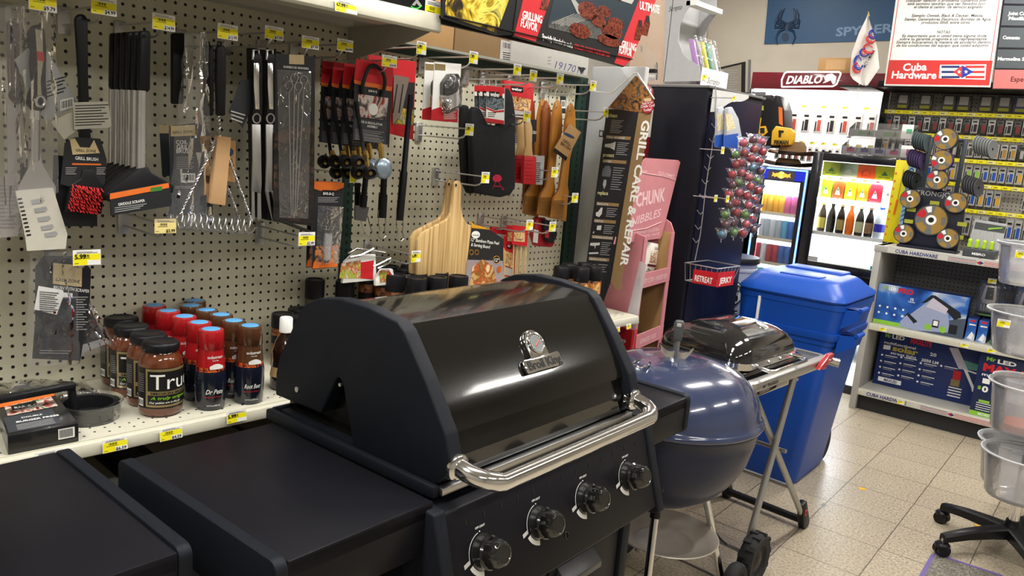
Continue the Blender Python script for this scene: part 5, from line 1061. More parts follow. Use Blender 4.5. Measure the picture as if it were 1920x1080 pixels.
# picture signs standing on the black ledge
YB = picture('yellow_tool_photo', ('0c0a06', '3a2c08', 'b89a18', 'e8d860', '1a1508'), 13, .3, 2)
t = thing('display_sign', (.41, 1.0, 1.833), 'tilted yellow and black picture sign on the ledge above the pegboard', 'sign')
X = .418
def slab(mb, pts, m, e=0, th=.006): mb.prism([wx(a, b, X)+X1*e for a, b in pts], (th, 0, 0), m)
mb = MB(); slab(mb, [(826, 34), (930, 66), (975, 66), (990, -40), (826, -60)], hx('black_box_print', '15171b', .35)); slab(mb, [(832, 28), (928, 62), (962, -30), (832, -60)], YB, .0062, .0005); mb.build('panel', t)
t = thing('poster_sign', (.41, 1.5, 1.833), 'red and black grilling flavor poster with burgers on a grate, on the ledge', 'sign')
MEATG = picture('grate_photo', ('20201e', '5a5c58', '383a38', '6a6c68'), 40); MEAT = picture('burger_photo', ('1e0a08', '5a1c14', '8a4430', '3a140e', '70281c'), 60, .25)
mb = MB(); mb.prism([wx(a, b, X) for a, b in ((958, 68), (1165, 126), (1172, 120), (1252, -70), (975, -70), (958, 60))], (.008, 0, 0), mat('poster_black', (.015, .015, .016), .3)); 
slab(mb, [(960, 66), (1000, 78), (1034, -20), (1040, -60), (990, -60), (972, 20)], RED, .0082, .0006); slab(mb, [(1148, 118), (1166, 124), (1180, 112), (1255, -70), (1222, -70)], RED, .0082, .0006)
slab(mb, [(1022, 50), (1160, 84), (1235, -70), (1050, -70)], mat('dark_blue_print', (.02, .035, .05), .3), .0082, .0004); slab(mb, [(1024, 52), (1030, 40), (1060, 30), (1162, 56), (1158, 82), (1130, 78)], MEATG, .0087, .0004)
for i in range(7): slab(mb, [(1030+i*5, 44+i*.8), (1032+i*5, 44+i*.8), (1074+i*8, 26), (1072+i*8, 26)], hx('pale_grey_print', 'b4b2ae'), .0092, .0002)
for a, b, r_, s_ in ((1098, 20, 19, 17), (1083, 58, 20, 14), (1143, 60, 20, 13), (1138, 76, 22, 11), (1118, 40, 14, 12), (1150, 45, 16, 12), (1128, 22, 13, 11)): slab(mb, [(a+r_*math.cos(R(k)), b+s_*math.sin(R(k))+.25*r_*math.cos(R(k))) for k in range(0, 360, 24)], MEAT, .0092+.0001*(a % 5), .0006)
slab(mb, [(1056, -10), (1066, 0), (1078, 25), (1098, 36), (1090, 20), (1070, -5), (1060, -40), (1054, -40)], GRYT, .0093, .0004); slab(mb, [(1140, -5), (1180, 8), (1220, -60), (1160, -60)], hx('pale_grey_print', 'b4b2ae'), .009, .0004); slab(mb, [(1150, -2), (1160, 2), (1168, -20), (1156, -24)], MEAT, .0096, .0004)
for a, b, s_ in ((1014, 2, 1), (1190, 60, .9), (1204, 52, .9)): slab(mb, [(a-6*s_, b+15*s_), (a+6*s_, b+18*s_), (a+12*s_, b-8*s_), (a+9*s_, b-22*s_), (a+4*s_, b-23*s_), (a-1*s_, b-8*s_)], MEAT, .0092, .0004); slab(mb, [(a+3*s_, b-12*s_), (a+11*s_, b-9*s_), (a+10*s_, b-24*s_), (a+4*s_, b-25*s_)], INK, .0098, .0004)
def ptx(s, a, b, h, m, sh=0): txp(mb, s, a, b, X+.0098, h, m, .03, sh)
ptx('GRILLING', (979, 34), (1016, 44), 14, WHT); ptx('FLAVOR', (976, 49), (1007, 59), 14, WHT); ptx('ULTIMATE', (1199, 17), (1236, 25), 14, WHT); ptx('GRILLING', (1165, 89), (1192, 96), 13, WHT); ptx('FLAVOR', (1160, 99), (1184, 106), 13, WHT)
ptx('Specially blended to make', (1016, 72), (1074, 90), 9, WHT); ptx('GRILLED FOODS TASTE BETTER', (1076, 90), (1143, 107), 8, RED, .2)
mb.build('panel', t)
# ================================================================ generic flat work on any plane
class Pl:
    def __init__(s, fn, n): s.fn, s.n = fn, n.normalized()
    def poly(s, mb, pts, th, m, e=0): return mb.prism([s.fn(a, b)+s.n*e for a, b in pts], s.n*th, m)
    def text(s, mb, t, a, b, hpx, m, e=.0006, bold=.012, shear=0):
        p, q = s.fn(*a)+s.n*e, s.fn(*b)+s.n*e; d = q-p; return mb.text(t, p, d, s.n.cross(d.normalized()), hpx*depth_at(p)/F/.7, m, 'l', bold, shear, d.length)
    def lines(s, mb, x0, x1, y0, y1, n, m, e=.0006, sl=0, h=.35):
        for i in range(n):
            y = y0+(y1-y0)*(i+.3)/n; k = (y1-y0)/n*h; w_ = (x1-x0)*(1-.25*((i*37) % 5)/5); s.poly(mb, [(x0, y), (x0+w_, y+sl), (x0+w_, y+sl+k), (x0, y+k)], .0003, m, e)
def PY(y): return Pl(lambda a, b: wy(a, b, y), Vector((0, -1, 0)))
def PX(x): return Pl(lambda a, b: wx(a, b, x), Vector((1, 0, 0)))
def PB(v, F_=None): F_ = F_ or B; return Pl(lambda a, b: F_.p(*F_.on(a, b, 1, v)), -F_.ey)
def PFX(F_, v): return Pl(lambda a, b: F_.p(*F_.on(a, b, 0, v)), F_.ex)
# ---------------------------------------------------------------- white metal column at the end of the gondola
COLM = mat('white_metal_panel', (.50, .51, .52), .4, noise=.1, nscale=8)
t = thing('metal_column', (.15, 1.87, 0), 'tall scuffed white metal column at the far end of the shelving', 'column')
mb = MB(); mb.rb(.020, .275, 1.862, 1.89, 0, 1.845, COLM, .003); mb.build('panel', t)
p = PY(1.8618); mb = MB(); p.poly(mb, [(1124, 244), (1132, 245), (1131, 257), (1123, 256)], .001, INK); p.poly(mb, [(1125.5, 246), (1130.5, 247), (1129.5, 255), (1124.5, 254)], .0012, COLM); mb.build('switch_plate', t)
t = thing('fire_extinguisher', (.02, 2.15, 1.55), 'red fire extinguisher behind the repair sign top, with white label', 'fire extinguisher')
c = wy(1200, 170, 2.15); c.z = 1.49; mb = MB(); mb.lathe([(0, 0), (.06, 0), (.065, .01), (.065, .26), (.055, .30), (.03, .325), (.02, .34)], mat('extinguisher_red', (.16, .006, .010), .35, coat=.3), 24, c=c); mb.build('cylinder', t)
mb = MB(); mb.lathe([(.0655, .10), (.0655, .22)], hx('pale_grey_print', 'b4b2ae'), 24, c=c, caps=False); mb.build('label', t); mb = MB(); mb.cyl(c+Z1*.34, c+Z1*.37, .018, .014, BLKP, 12); mb.bx(c.x-.01, c.x+.07, c.y-.01, c.y+.01, c.z+.365, c.z+.38, BLKP); mb.build('valve', t)
mb = MB(); mb.bx(c.x-.03, c.x+.03, c.y+.0655, c.y+.075, c.z+.05, c.z+.25, BLK); mb.build('wall_bracket', t)
# ---------------------------------------------------------------- tall repair sign
t = thing('repair_sign', wy(1150, 540, 1.70), 'tall narrow black and tan grill care and repair sign hung on a wire', 'sign')
p = PY(1.70); CH = hx('charcoal_card', '26272b', .45); TAN = hx('tan_band', '8f7450', .5)
mb = MB(); p.poly(mb, [(1139, 204), (1199, 208), (1147, 524), (1120, 600), (1086, 600)], .004, CH)
W2 = hx('soft_white_print', 'c8c8c4'); Y2 = hx('soft_yellow_print', 'cfc890')
def gsx(y): return 1139-(y-204)*.137
def gw(y): return 60-(y-204)*.045
def gp(u, y): return (gsx(y)+gw(y)*u, y+u*4)
for s_, y in (('clean', 219), ('protect', 293), ('replace', 364)): p.text(mb, s_, gp(.09, y), gp(.36 if s_ == 'clean' else .46, y), 7, Y2, .0046, .02)
for y in (253, 298, 378, 410, 440, 481): p.poly(mb, [gp(.10, y), gp(.90, y), gp(.90, y+6), gp(.10, y+6)], .0003, TAN, .0042)
for s_, y in (('GRILL BRUSHES', 258.5), ('COVERS', 303.5), ('REGULATOR', 383.5), ('IGNITOR', 415.5), ('UNIVERSAL BURNERS', 445.5), ('GRATES & PLATES', 486.5)): p.text(mb, s_, gp(.13, y), gp(.13+.045*len(s_), y), 4, W2, .0048, .02)
for y0, y1, n in ((224, 250, 8), (265, 290, 7), (312, 356, 10), (388, 406, 5), (420, 438, 5), (452, 478, 7), (493, 510, 4)):
    for i in range(n):
        y = y0+(y1-y0)*i/n; a = .50 if y0 > 230 else .2; p.poly(mb, [gp(a, y), gp(a+.38-.1*(i % 3)/2, y), gp(a+.38-.1*(i % 3)/2, y+1.1), gp(a, y+1.1)], .0003, hx('grey_print', '9a9a9a'), .0042)
def gicon(pts, m=W2): p.poly(mb, [gp(u, y) for u, y in pts], .0003, m, .0044)
gicon([(.10, 270), (.28, 268), (.44, 264), (.44, 280), (.28, 276), (.10, 275)]); G3 = hx('dim_grey_print', '5a5c60')
gicon([(.14, 330), (.14, 318), (.22, 310), (.36, 310), (.44, 318), (.44, 330)], G3); gicon([(.22, 345), (.24, 336), (.32, 336), (.34, 345), (.29, 354)], GRYT)
gicon([(.12, 398), (.2, 396), (.28, 388), (.34, 388), (.34, 400), (.26, 406), (.14, 404)], W2); gicon([(.24, 422), (.40, 421), (.40, 430), (.24, 430)], W2); gicon([(.12, 434), (.16, 433), (.16, 437), (.12, 437)], W2)
gicon([(.08, 455), (.44, 453), (.44, 458), (.30, 459), (.28, 466), (.26, 460), (.08, 460)], W2); gicon([(.08, 473), (.44, 471), (.44, 474), (.08, 476)], W2); gicon([(.12, 496), (.40, 493), (.46, 506), (.18, 509)], G3)
mb.build('black_panel', t)
mb = MB(); p.poly(mb, [(1199, 208), (1222, 214), (1186, 390), (1163, 543), (1158, 545), (1146, 528)], .004, TAN)
s_ = 'GRILL CARE & REPAIR'; a0, a1 = Vector((1206, 225)), Vector((1164, 498)); n = len(s_)
P0_, P1_ = p.fn(*a0), p.fn(*a1); d = (P1_-P0_); mb.text(s_, P0_+p.n*.0046, d, p.n.cross(d.normalized()), .046, WHT, 'l', .03, 0, d.length); mb.build('tan_panel', t)
mb = MB(); p.poly(mb, [(1141, 203), (1192, 143), (1196, 143), (1226, 182), (1222, 214)], .004, picture('chicken_grill_print', ('201a18', '6a4a34', 'b07838', '3a2a22', '808080'), 24), .001); mb.build('photo_top', t)
mb = MB(); mb.tube([p.fn(*q)+p.n*.004 for q in ((1105, 170), (1148, 176), (1190, 137), (1196, 137), (1228, 186))], .0022, WHT, 6); mb.build('wire_frame', t)
mb = MB(); c = p.fn(1217, 199)+p.n*.007; mb.lathe([(0, 0), (.026, 0), (.026, .002)], hx('crimson_print', 'a81f38'), 28, c=c, ax=p.n)
for s_, y, w_ in (('Apply for our', 196, 20), ('Credit Card', 202, 26), ('Today!', 209, 15)): p.text(mb, s_, (1217-w_/2, y+1), (1217+w_/2, y-2), 5, WHT, .0095, .01)
p.poly(mb, [(1210, 185), (1223, 184), (1224, 190), (1211, 191)], .0003, hx('cream_print', 'd8b890'), .0092); mb.build('round_badge', t)
# clear hanging bag right of the extinguisher
t = thing('plastic_bag', wy(1220, 140, 2.2), 'clear plastic bag scrap with white slip draped beside the white display box', 'bag')
mb = MB(); q = [wy(a, b, 2.2) for a, b in ((1200, 85), (1225, 95), (1240, 150), (1222, 152))]; mb.surf(lambda u, v: (q[0]*(1-u)+q[1]*u)*(1-v)+(q[3]*(1-u)+q[2]*u)*v+Vector((0, -.01*math.sin(6*v+3*u), 0)), 8, 8, BAG); mb.build('film', t)
mb = MB(); PY(2.195).poly(mb, [(1216, 140), (1232, 141), (1230, 152), (1215, 151)], .001, WHT); mb.build('slip', t)
t = thing('plastic_sheet', wy(1180, 640, 1.83), 'narrow frosted plastic strip hanging beside the foot of the repair sign', 'sheet')
p = PY(1.84); mb = MB(); p.poly(mb, [(1200, 490), (1212, 495), (1187, 655), (1160, 655)], .001, clear('frosted_strip', .45, .2, bump=.2, film=.2)); mb.build('film', t)
# ---------------------------------------------------------------- pink cardboard display
Q = Frame((.285, 2.20, 0), 11)
PINK = mat('pink_card', (.62, .24, .27), .5); PINK2 = hx('pale_pink_print', 'f2c8cc'); BROWNC = mat('inner_cardboard', (.20, .12, .06), .8)
t = thing('snack_display', Q.p(-.1, -.17, 0), 'pink cardboard floor display with snack bags, tilted header card and open shelves', 'display')
q_ = lambda: MB(Q.M)
mb = q_(); mb.rb(-.20, 0, -.012, 0, .05, 1.20, CARD, .001)
o = [(0, -.0, z) for z in ()]
mb.prism([(-.22, 0, 0), (.0, 0, 0), (.0, 0, 1.20), (-.02, 0, 1.24), (-.06, 0, 1.26), (-.22, 0, 1.26)], (0, -.01, 0), PINK); mb.build('side_wall', t)
mb = q_(); mb.prism([(-.22, -.33, 0), (.0, -.33, 0), (.0, -.33, 1.20), (-.22, -.33, 1.26)], (0, .01, 0), PINK); mb.build('side_wall', t)
mb = q_(); mb.bx(-.225, -.215, -.33, 0, 0, 1.26, BROWNC); mb.build('back_wall', t)
for z in (.25, .52, .74, 1.0):
    mb = q_(); mb.bx(-.215, -.002, -.32, -.01, z, z+.008, BROWNC); mb.build('shelf', t)
for z0, z1, s_ in ((1.00, 1.055, 'NUTTY CUSTERS • SUPERSIZED TASTE'), (.745, .80, 'SUPERSIZED TASTE'), (.50, .55, 'SUPERSIZED TASTE'), (.0, .28, '')):
    mb = q_(); mb.bx(-.004, .002, -.33, 0, z0-.01, z1-.005, PINK)
    if s_: mb.text(s_, (.0026, -.17, z0+.008), Y1, Z1, .026, PINK2, 'c', .02, width=.27 if len(s_) > 20 else .17)
    mb.build('shelf_lip', t)
for y0 in (-.33, -.035):
    mb = q_(); mb.bx(-.004, .001, y0, y0+.035, .2, 1.20, PINK); mb.build('front_frame', t)
p = Pl(lambda a, b: Q.p(*Q.on(a, b, 0, -.045)), Q.ex)
mb = MB(); p.poly(mb, [(1206, 299), (1210, 296), (1270, 300), (1274, 304), (1240, 440), (1236, 447), (1150, 458), (1166, 400)], .004, PINK)
p.text(mb, 'CHUNK', (1190, 388), (1244, 376), 26, PINK2, .0046, .03); p.text(mb, 'NIBBLES', (1180, 424), (1237, 405), 16, PINK2, .0046, .01, .2)
p.text(mb, 'WITH NUT CLUSTERS', (1186, 440), (1234, 432), 5, PINK2, .0046); p.text(mb, 'SUPERSIZED TASTE', (1188, 448), (1234, 440), 5, PINK2, .0046)
mb.tube([p.fn(a, b)+p.n*.005 for a, b in ((1196, 322), (1215, 326), (1240, 330), (1264, 337))], .0014, PINK2, 5); mb.tube([p.fn(a, b)+p.n*.005 for a, b in ((1184, 432), (1210, 428), (1238, 416))], .0014, PINK2, 5)
p.text(mb, 'SWEET', (1196, 324), (1212, 326), 6, PINK2, .0046); p.text(mb, 'GOURMET', (1232, 326), (1262, 334), 6, PINK2, .0046); mb.build('header_card', t)
for k, (y, lab, ang) in enumerate(((-.235, 'snack bag with a narrow face, left one in the pink display', 0), (-.115, 'wider snack bag leaning right in the pink display', -8))):
    b_ = thing('snack_bag', Q.p(-.06, y, 1.0085), lab, 'snack bag', 'snack bags in the pink display'); M = Q.M @ Matrix.Translation((-.06, y, 1.009)) @ Matrix.Rotation(R(ang), 4, 'X')
    mb = MB(M); h, w_ = .17, .060
    def f(u, v, s=1): e = (math.sin(math.pi*v)**.5)*(1-(2*u-1)**2)**.5; return Vector((s*.028*e, (u-.5)*2*w_, v*h))
    WBG = hx('bag_white_print', 'e6e2da', .3); mb.surf(lambda u, v: f(u, v), 12, 12, WBG); mb.surf(lambda u, v: f(1-u, v, -1), 12, 12, WBG); mb.build('bag_body', b_)
    mb = MB(M); g_ = lambda u, v, e=.0008: f(u, v)+X1*e
    def patch(u0, u1, v0, v1, m, e=.0008): mb.surf(lambda u, v: g_(u0+(u1-u0)*u, v0+(v1-v0)*v, e), 8, 6, m)
    CLP = picture('cluster_print', ('e6e0d4', 'c08a40', '7a4a20', 'f0ece4', 'd0a060'), 50); MAR = hx('maroon_print', '5a1420')
    patch(.03, .97, .86, .99, MAR); patch(.15, .85, .36, .66, CLP); patch(.1, .9, .27, .33, MAR, .001)
    mb.text('CHUNK', g_(.3, .70)+X1*.003, Y1, Z1, .016, MAR, 'l', .02, width=.05); mb.text('SWEET & SALTY', g_(.12, .17)+X1*.006, Y1, Z1, .014, INK, 'l', .02, width=.09); mb.text('CLUSTERS', g_(.14, .05)+X1*.008, Y1, Z1, .02, INK, 'l', .03, width=.085); mb.build('print', b_)
# small red and white boxes at the end of the shelf
t = thing('candy_box', (.30, 1.90, .78), 'small red and black printed box just below the end of the cream shelf', 'box')
p = PY(1.80); mb = MB(); a, b_ = wy(1128, 628, 1.83), wy(1196, 655, 1.83); mb.rb(.16, .375, 1.825, 1.86, .75, .835, RED, .002); mb.build('box_body', t)
mb = MB(); mb.bx(.19, .29, 1.8246, 1.8249, .762, .81, INK); 
for i in range(4):
    for j in range(3): mb.bx(.196+i*.023, .214+i*.023, 1.8242, 1.8245, .766+j*.014, .777+j*.014, GRYT)
mb.text('4.99', (.30, 1.8242, .775), X1, Z1, .02, WHT, 'l', .03, width=.05); mb.build('print', t)
t = thing('shelf_bracket_box', (.25, 1.85, .5), 'dark open carton standing on the base below the red printed box', 'box'); mb = MB(); mb.rb(.10, .40, 1.83, 1.86, .1205, .749, BROWNC, .003); mb.build('carton_body', t)
# ---------------------------------------------------------------- tall black merchandiser
BX, BY = .285, 2.33
BB = mat('black_panel_satin', (.007, .007, .012), .5, noise=.1, spec=.2); NAVYP = mat('navy_panel', (.005, .006, .022), .35, spec=.25)
t = thing('black_merchandiser', (-.1, 2.6, 0), 'tall black display cabinet with navy side hung with hooks', 'cabinet')
mb = MB(); mb.rb(-.55, BX, BY, BY+.52, 0, 1.815, BB, .004); mb.build('cabinet_body', t)
mb = MB(); mb.rb(BX, BX+.006, BY+.03, BY+.50, .3, 1.79, NAVYP, .002); mb.build('side_panel', t)
mb = MB(); mb.rb(-.56, BX+.008, BY-.004, BY+.53, 1.8152, 1.826, hx('grey_trim', '6c6c6c'), .002); mb.build('top_cap', t)
mb = MB(); o = [(BX+.012, BY+.02, 1.80), (BX+.012, BY+.02, 1.72), (BX+.15, BY+.30, 1.79), (BX+.15, BY+.30, 1.80)]
mb.surf(lambda u, v: Vector((BX+.012+.045*u, BY+.02+.24*u, 1.812-.008*math.sin(9*u)*v-(.085*(1-u)+.01)*v)), 12, 5, hx('crumpled_paper', 'c8c8c6')); mb.build('paper_scrap', t)
# clip strip with barbs, then lollipop strips
t = thing('clip_strip', (BX+.02, BY+.04, 1.1), 'thin barbed metal clip strip hanging down the cabinet corner', 'clip strip')
mb = MB(); pts = [wx(a, b, BX+.02) for a, b in ((1341, 160), (1343, 185), (1340, 215), (1345, 235), (1337, 262), (1334, 285), (1327, 325), (1322, 360), (1318, 400), (1313, 440), (1303, 488))]
mb.tube(pts, .0022, WIRE, 6)
for a, b in ((1340, 240), (1336, 268), (1332, 298), (1327, 320), (1322, 345), (1318, 372), (1313, 402), (1309, 430), (1305, 455)): mb.tube([wx(a-6, b-8, BX+.022), wx(a, b, BX+.022), wx(a+6, b-6, BX+.022)], .0015, WIRE, 5)
mb.build('strip', t)
CCOL = [mat('candy_red', (.42, .01, .03), .15, coat=.8), mat('candy_dark', (.10, .012, .04), .15, coat=.8), mat('candy_green', (.12, .28, .05), .15, coat=.8), mat('candy_teal', (.04, .20, .32), .15, coat=.8), mat('candy_pink', (.55, .08, .14), .15, coat=.8)]
WRAP = clear('candy_wrapper', .05, .1, bump=.5, bscale=60, film=.2)
SEQ = [0, 0, 3, 1, 0, 4, 2, 1, 0, 1, 2, 0, 3, 0, 4, 1, 0, 2, 0, 1, 4, 0]
def lolly_strip(px0, py0, px1, py1, n, x, lab, seed):
    q_ = 1.45
    t = thing('lollipop_strip', wx(px1, py1, x), lab, 'lollipop strip', 'strips of wrapped lollipops'); rg = random.Random(seed)
    mb = MB(); mb.tube([wx(px0, py0-10, x-.012), wx((px0+px1)/2, (py0+py1)/2, x-.012), wx(px1, py1, x-.012)], .003, BLUEP, 5); mb.build('backing_strip', t)
    protos = {}
    for i in range(n):
        f = i/(n-1); c = wx(px0+(px1-px0)*f+(2 if i % 2 else -2), py0+(py1-py0)*f, x+.006*(i % 2)); k = SEQ[(i*3+seed*5) % len(SEQ)]
        if k not in protos:
            mb = MB(); mb.lathe([(0, -.018), (.010, -.015), (.017, -.007), (.018, 0), (.017, .007), (.010, .015), (0, .018)], CCOL[k], 14, c=c)
            nt_ = 10
            def wf(u, v):
                a = u*2*math.pi; r = q_*.0148+.010*max(0, v-.6)/.4*(1+.5*math.cos(3*a)) if v > .6 else q_*.0148*math.sin(math.pi*(.12+v*.75)); return c+Vector((r*math.cos(a), r*math.sin(a), -.022+.048*v))
            mb.surf(wf, 14, 8, WRAP, cu=True); mb.cyl(c-Z1*.018, c-Z1*.034+Y1*.004, .0016, .0016, WHT, 6); o = mb.build('lollipop', t); protos[k] = (o, c)
        else:
            o0, c0 = protos[k]; o = o0.copy(); o.location = o0.location+(c-c0); C.objects.link(o)
        if i not in (): pass
lolly_strip(1396, 268, 1374, 436, 10, .42, 'second lollipop strip from the black cabinet', 1)
lolly_strip(1382, 290, 1355, 440, 9, .40, 'lollipop strip nearest the black cabinet', 2)
lolly_strip(1414, 262, 1395, 438, 11, .45, 'third lollipop strip from the black cabinet, mostly red', 3)
lolly_strip(1430, 266, 1410, 430, 10, .45, 'lollipop strip farthest from the black cabinet, beside the energy drink cooler', 4)
# blue and white bags on a hook, tags
for k, (dx, lab) in enumerate(((0, 'white and blue snack pouch hanging left on the cabinet side'), (17, 'white and blue snack pouch hanging right on the cabinet side'))):
    t = thing('snack_pouch', wx(1360+dx, 282, .34+.02*k), lab, 'pouch', 'pouches on the cabinet side')
    mb = MB(); X = .34+.02*k; mb.prismb([wx(a+dx, b, X) for a, b in ((1341, 202), (1350, 200), (1362, 222), (1368, 255), (1366, 280), (1338, 276), (1340, 240))], (.016, 0, 0), hx('pouch_silver', 'b8bcc4', .3), r=.004)
    pl(mb, [(1341+dx, 254), (1367+dx, 250), (1366+dx, 279), (1339+dx, 275)], X+.0164, .0004, BLUEP); pl(mb, [(1344+dx, 212), (1354+dx, 214), (1362+dx, 240), (1346+dx, 246)], X+.0164, .0004, picture('cracker_print', ('e0dcc8', 'd8c080', 'f0ecd8', 'c0a860', 'e8e4d0'), 40)); mb.build('pouch_body', t)
def small_tag(px, py, x, lab, w_=.026, h=.030, arm=True):
    c = wx(px, py, x); t = thing('peg_hook', (BX+.008, c.y, c.z), lab, 'hook', 'hooks on the cabinet side'); mb = MB(); mb.tube([(BX+.007, c.y, c.z), (x-.001, c.y, c.z)], .002, WIRE, 6); mb.build('wire', t)
    mb = MB(); tag_face(mb, (x, c.y-w_/2, c.z-h/2), Y1, Z1, w_, h, nrm=X1); mb.build('price_tag', t)
small_tag(1376, 184, .40, 'hook with yellow tag near the top of the cabinet side'); small_tag(1355, 282, .40, 'hook with yellow tag below the snack pouches'); small_tag(1342, 372, .40, 'hook with yellow tag beside the lollipops, left one'); small_tag(1364, 373, .43, 'hook with yellow tag beside the lollipops, right one')
# wire basket with red sign
t = thing('wire_basket', wx(1320, 520, .37), 'small wire basket with red sign clipped low on the cabinet side', 'basket')
mb = MB(); tl, tr = wx(1296, 484, BX+.012), wx(1355, 508, .44); 
y0, y1, z0, z1 = 2.30, 2.50, .985, 1.065; x0, x1 = BX+.010, .455
for z, e in ((z1, 0), (z0, .02)): mb.tube([(x0, y0+e, z), (x1-e, y0+e, z), (x1-e, y1-e, z), (x0, y1-e, z)], .0025, WIRE, 6, closed=True)
for i in range(7): f = i/6; mb.tube([(x0+(x1-x0)*f, y0, z1), (x0+(x1-.02-x0)*f, y0+.02, z0)], .0014, WIRE, 5); mb.tube([(x1, y0+(y1-y0)*f, z1), (x1-.02, y0+.02+(y1-y0-.04)*f, z0)], .0014, WIRE, 5); mb.tube([(x0, y0+.02+(y1-y0-.04)*f, z0), (x1-.02, y0+.02+(y1-y0-.04)*f, z0)], .0014, WIRE, 5)
mb.build('wire_body', t)
mb = MB(); mb.prism([(x0+.05, y0-.003, z0+.0), (x1+.002, y0-.003, z0+.004), (x1+.002, y0-.003, z1-.016), (x0+.05, y0-.003, z1-.02)], (0, -.003, 0), RED); mb.text('RETREAT', (x0+.06, y0-.0066, z0+.012), X1, Z1, .036, WHT, 'l', .03, width=.085)
mb.prism([(x1+.002, y0, z0), (x1+.002, y1-.05, z0), (x1+.002, y1-.05, z1-.018), (x1+.002, y0, z1-.016)], (.002, 0, 0), RED); mb.text('JERKY', (x1+.0044, y0+.02, z0+.014), Y1, Z1, .036, WHT, 'l', .03, width=.11); mb.build('sign', t)
# white display box of lighters on top
def scr(mb, p, s_, a, b, h, m): p.text(mb, s_, a, b, h, m, .0006, .0, .35)
t = thing('lighter_display', (.15, 2.45, 1.8265), 'white cardboard counter display with curved cutout sides on top of the black cabinet', 'display')
GRYC = mat('light_grey_card', (.46, .46, .47), .5)
ya, yb = 2.37, 2.60
side_ = [(1244, 153), (1248, 5), (1250, -60), (1296, -60), (1294, 10), (1282, 28), (1274, 50), (1272, 78), (1280, 100), (1292, 112), (1312, 124), (1314, 152)]
for y, nm in ((ya, 'side_panel'), (yb, 'side_panel')):
    mb = MB(); mb.prism([Vector((wy(a, b, ya).x, y, max(1.828, wy(a, b, ya).z))) for a, b in side_], (0, .003 if y == ya else -.003, 0), GRYC)
    if y == ya: scr(mb, PY(ya-.0001), 'Scripto', (1254, 22), (1279, 17), 9, INK)
    mb.build(nm, t)
xb, xf = wy(1244, 153, ya).x, wy(1314, 152, ya).x; zt = wy(1248, -60, ya).z
mb = MB(); mb.bx(xb, xb+.003, ya, yb, 1.828, zt, GRYC); mb.build('back_panel', t)
mb = MB(); mb.bx(xb, xf, ya, yb, 1.8275, 1.832, GRYC); mb.build('tray_floor', t)
mb = MB(); mb.bx(xf-.002, xf+.001, ya, yb, 1.828, wy(1313, 126, ya).z, WHT); c = Vector((xf+.0015, ya+.05, 1.845)); mb.text('Scripto', c, Y1, Z1, .035, INK, 'l', .0, .35, width=.11); mb.build('front_lip', t)
mb = MB(); tag_face(mb, (xf+.0016, ya+.004, 1.852), Y1, Z1, .04, .03, nrm=X1); mb.build('price_tag', t)
zz = wy(1294, 10, ya).z; mb = MB(); mb.bx(wy(1294, 10, ya).x-.02, wy(1294, 10, ya).x+.03, ya, yb, zz, zz+.02, WHT); mb.build('top_bar', t)
mb = MB(); mb.bx(xb+.004, xf-.004, ya+.004, yb-.004, 1.8325, 1.8345, BROWNC); mb.build('inner_liner', t)
for k in range(5):
    a = ya+.035+k*.042; L_ = thing('gas_lighter', (.16, a, 1.835), f'long lighter in a clear pack leaning in the white display, {["first", "second", "third", "fourth", "fifth"][k]} from the camera side', 'lighter', 'long lighters in the white display')
    x_ = xf-.03
    mb = MB(); mb.prismb([(x_-.01, a, 1.836), (x_+.015, a, 1.836), (x_-.055, a, 2.03), (x_-.08, a, 2.03)], (0, .018, 0), [hx('lilac_print', 'b088c0'), GRYT, YEL, hx('teal_print', '5a9a8a'), WHT][k % 5], r=.003); mb.build('lighter_body', L_)
    mb = MB(); mb.surf(lambda u, v: Vector((x_+.02-.075*v-.045*u*0, a-.006+.03*u, 1.836+.21*v))+X1*(.01*math.sin(math.pi*u)), 6, 8, BLIS); mb.build('blister', L_)
t = thing('carton', (-.05, 2.50, 1.8265), 'plain beige carton behind the white lighter display', 'box'); xb2 = wy(1244, 153, 2.37).x; mb = MB(); mb.rb(xb2-.20, xb2-.004, 2.375, 2.62, 1.8275, 2.3, mat('beige_carton', (.62, .47, .36), .7), .003); mb.build('box_body', t)
# ================================================================ KETTLE GRILL
K = Vector((.803, 1.435, 0)); t = thing('kettle_grill', K, 'slate blue round kettle grill with lid on, three metal legs and ash pan', 'grill')
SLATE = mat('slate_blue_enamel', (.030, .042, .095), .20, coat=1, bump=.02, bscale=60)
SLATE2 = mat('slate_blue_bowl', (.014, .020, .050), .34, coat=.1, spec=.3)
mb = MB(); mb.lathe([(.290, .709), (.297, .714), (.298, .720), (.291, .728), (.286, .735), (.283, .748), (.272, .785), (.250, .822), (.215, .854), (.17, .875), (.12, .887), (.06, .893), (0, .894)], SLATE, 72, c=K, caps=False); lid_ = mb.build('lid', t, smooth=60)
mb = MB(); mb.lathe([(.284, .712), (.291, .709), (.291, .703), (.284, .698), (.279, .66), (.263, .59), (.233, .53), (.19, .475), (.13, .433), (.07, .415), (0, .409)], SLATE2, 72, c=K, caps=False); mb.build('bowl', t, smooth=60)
hb = K+Vector((.005, -.012, .888))
sd = Vector((.86, .5, 0)).normalized(); dn = Vector((.5, -.86, 0))
mb = MB(); mb.prismb([hb-sd*.010, hb+sd*.010, hb+sd*.010+Z1*.075, hb-sd*.010+Z1*.075], dn*.006, mat('grey_metal_handle', (.42, .43, .44), .3, metal=.8), r=.002); mb.build('handle_post', lid_)
mb = MB(); mb.prismb([hb-sd*.014+Z1*.062, hb+sd*.014+Z1*.062, hb+sd*.017+Z1*.118, hb+sd*.010+Z1*.128, hb-sd*.010+Z1*.128, hb-sd*.017+Z1*.118], dn*.022, mat('dark_grey_grip', (.08, .085, .09), .35), r=.006, seg=3)
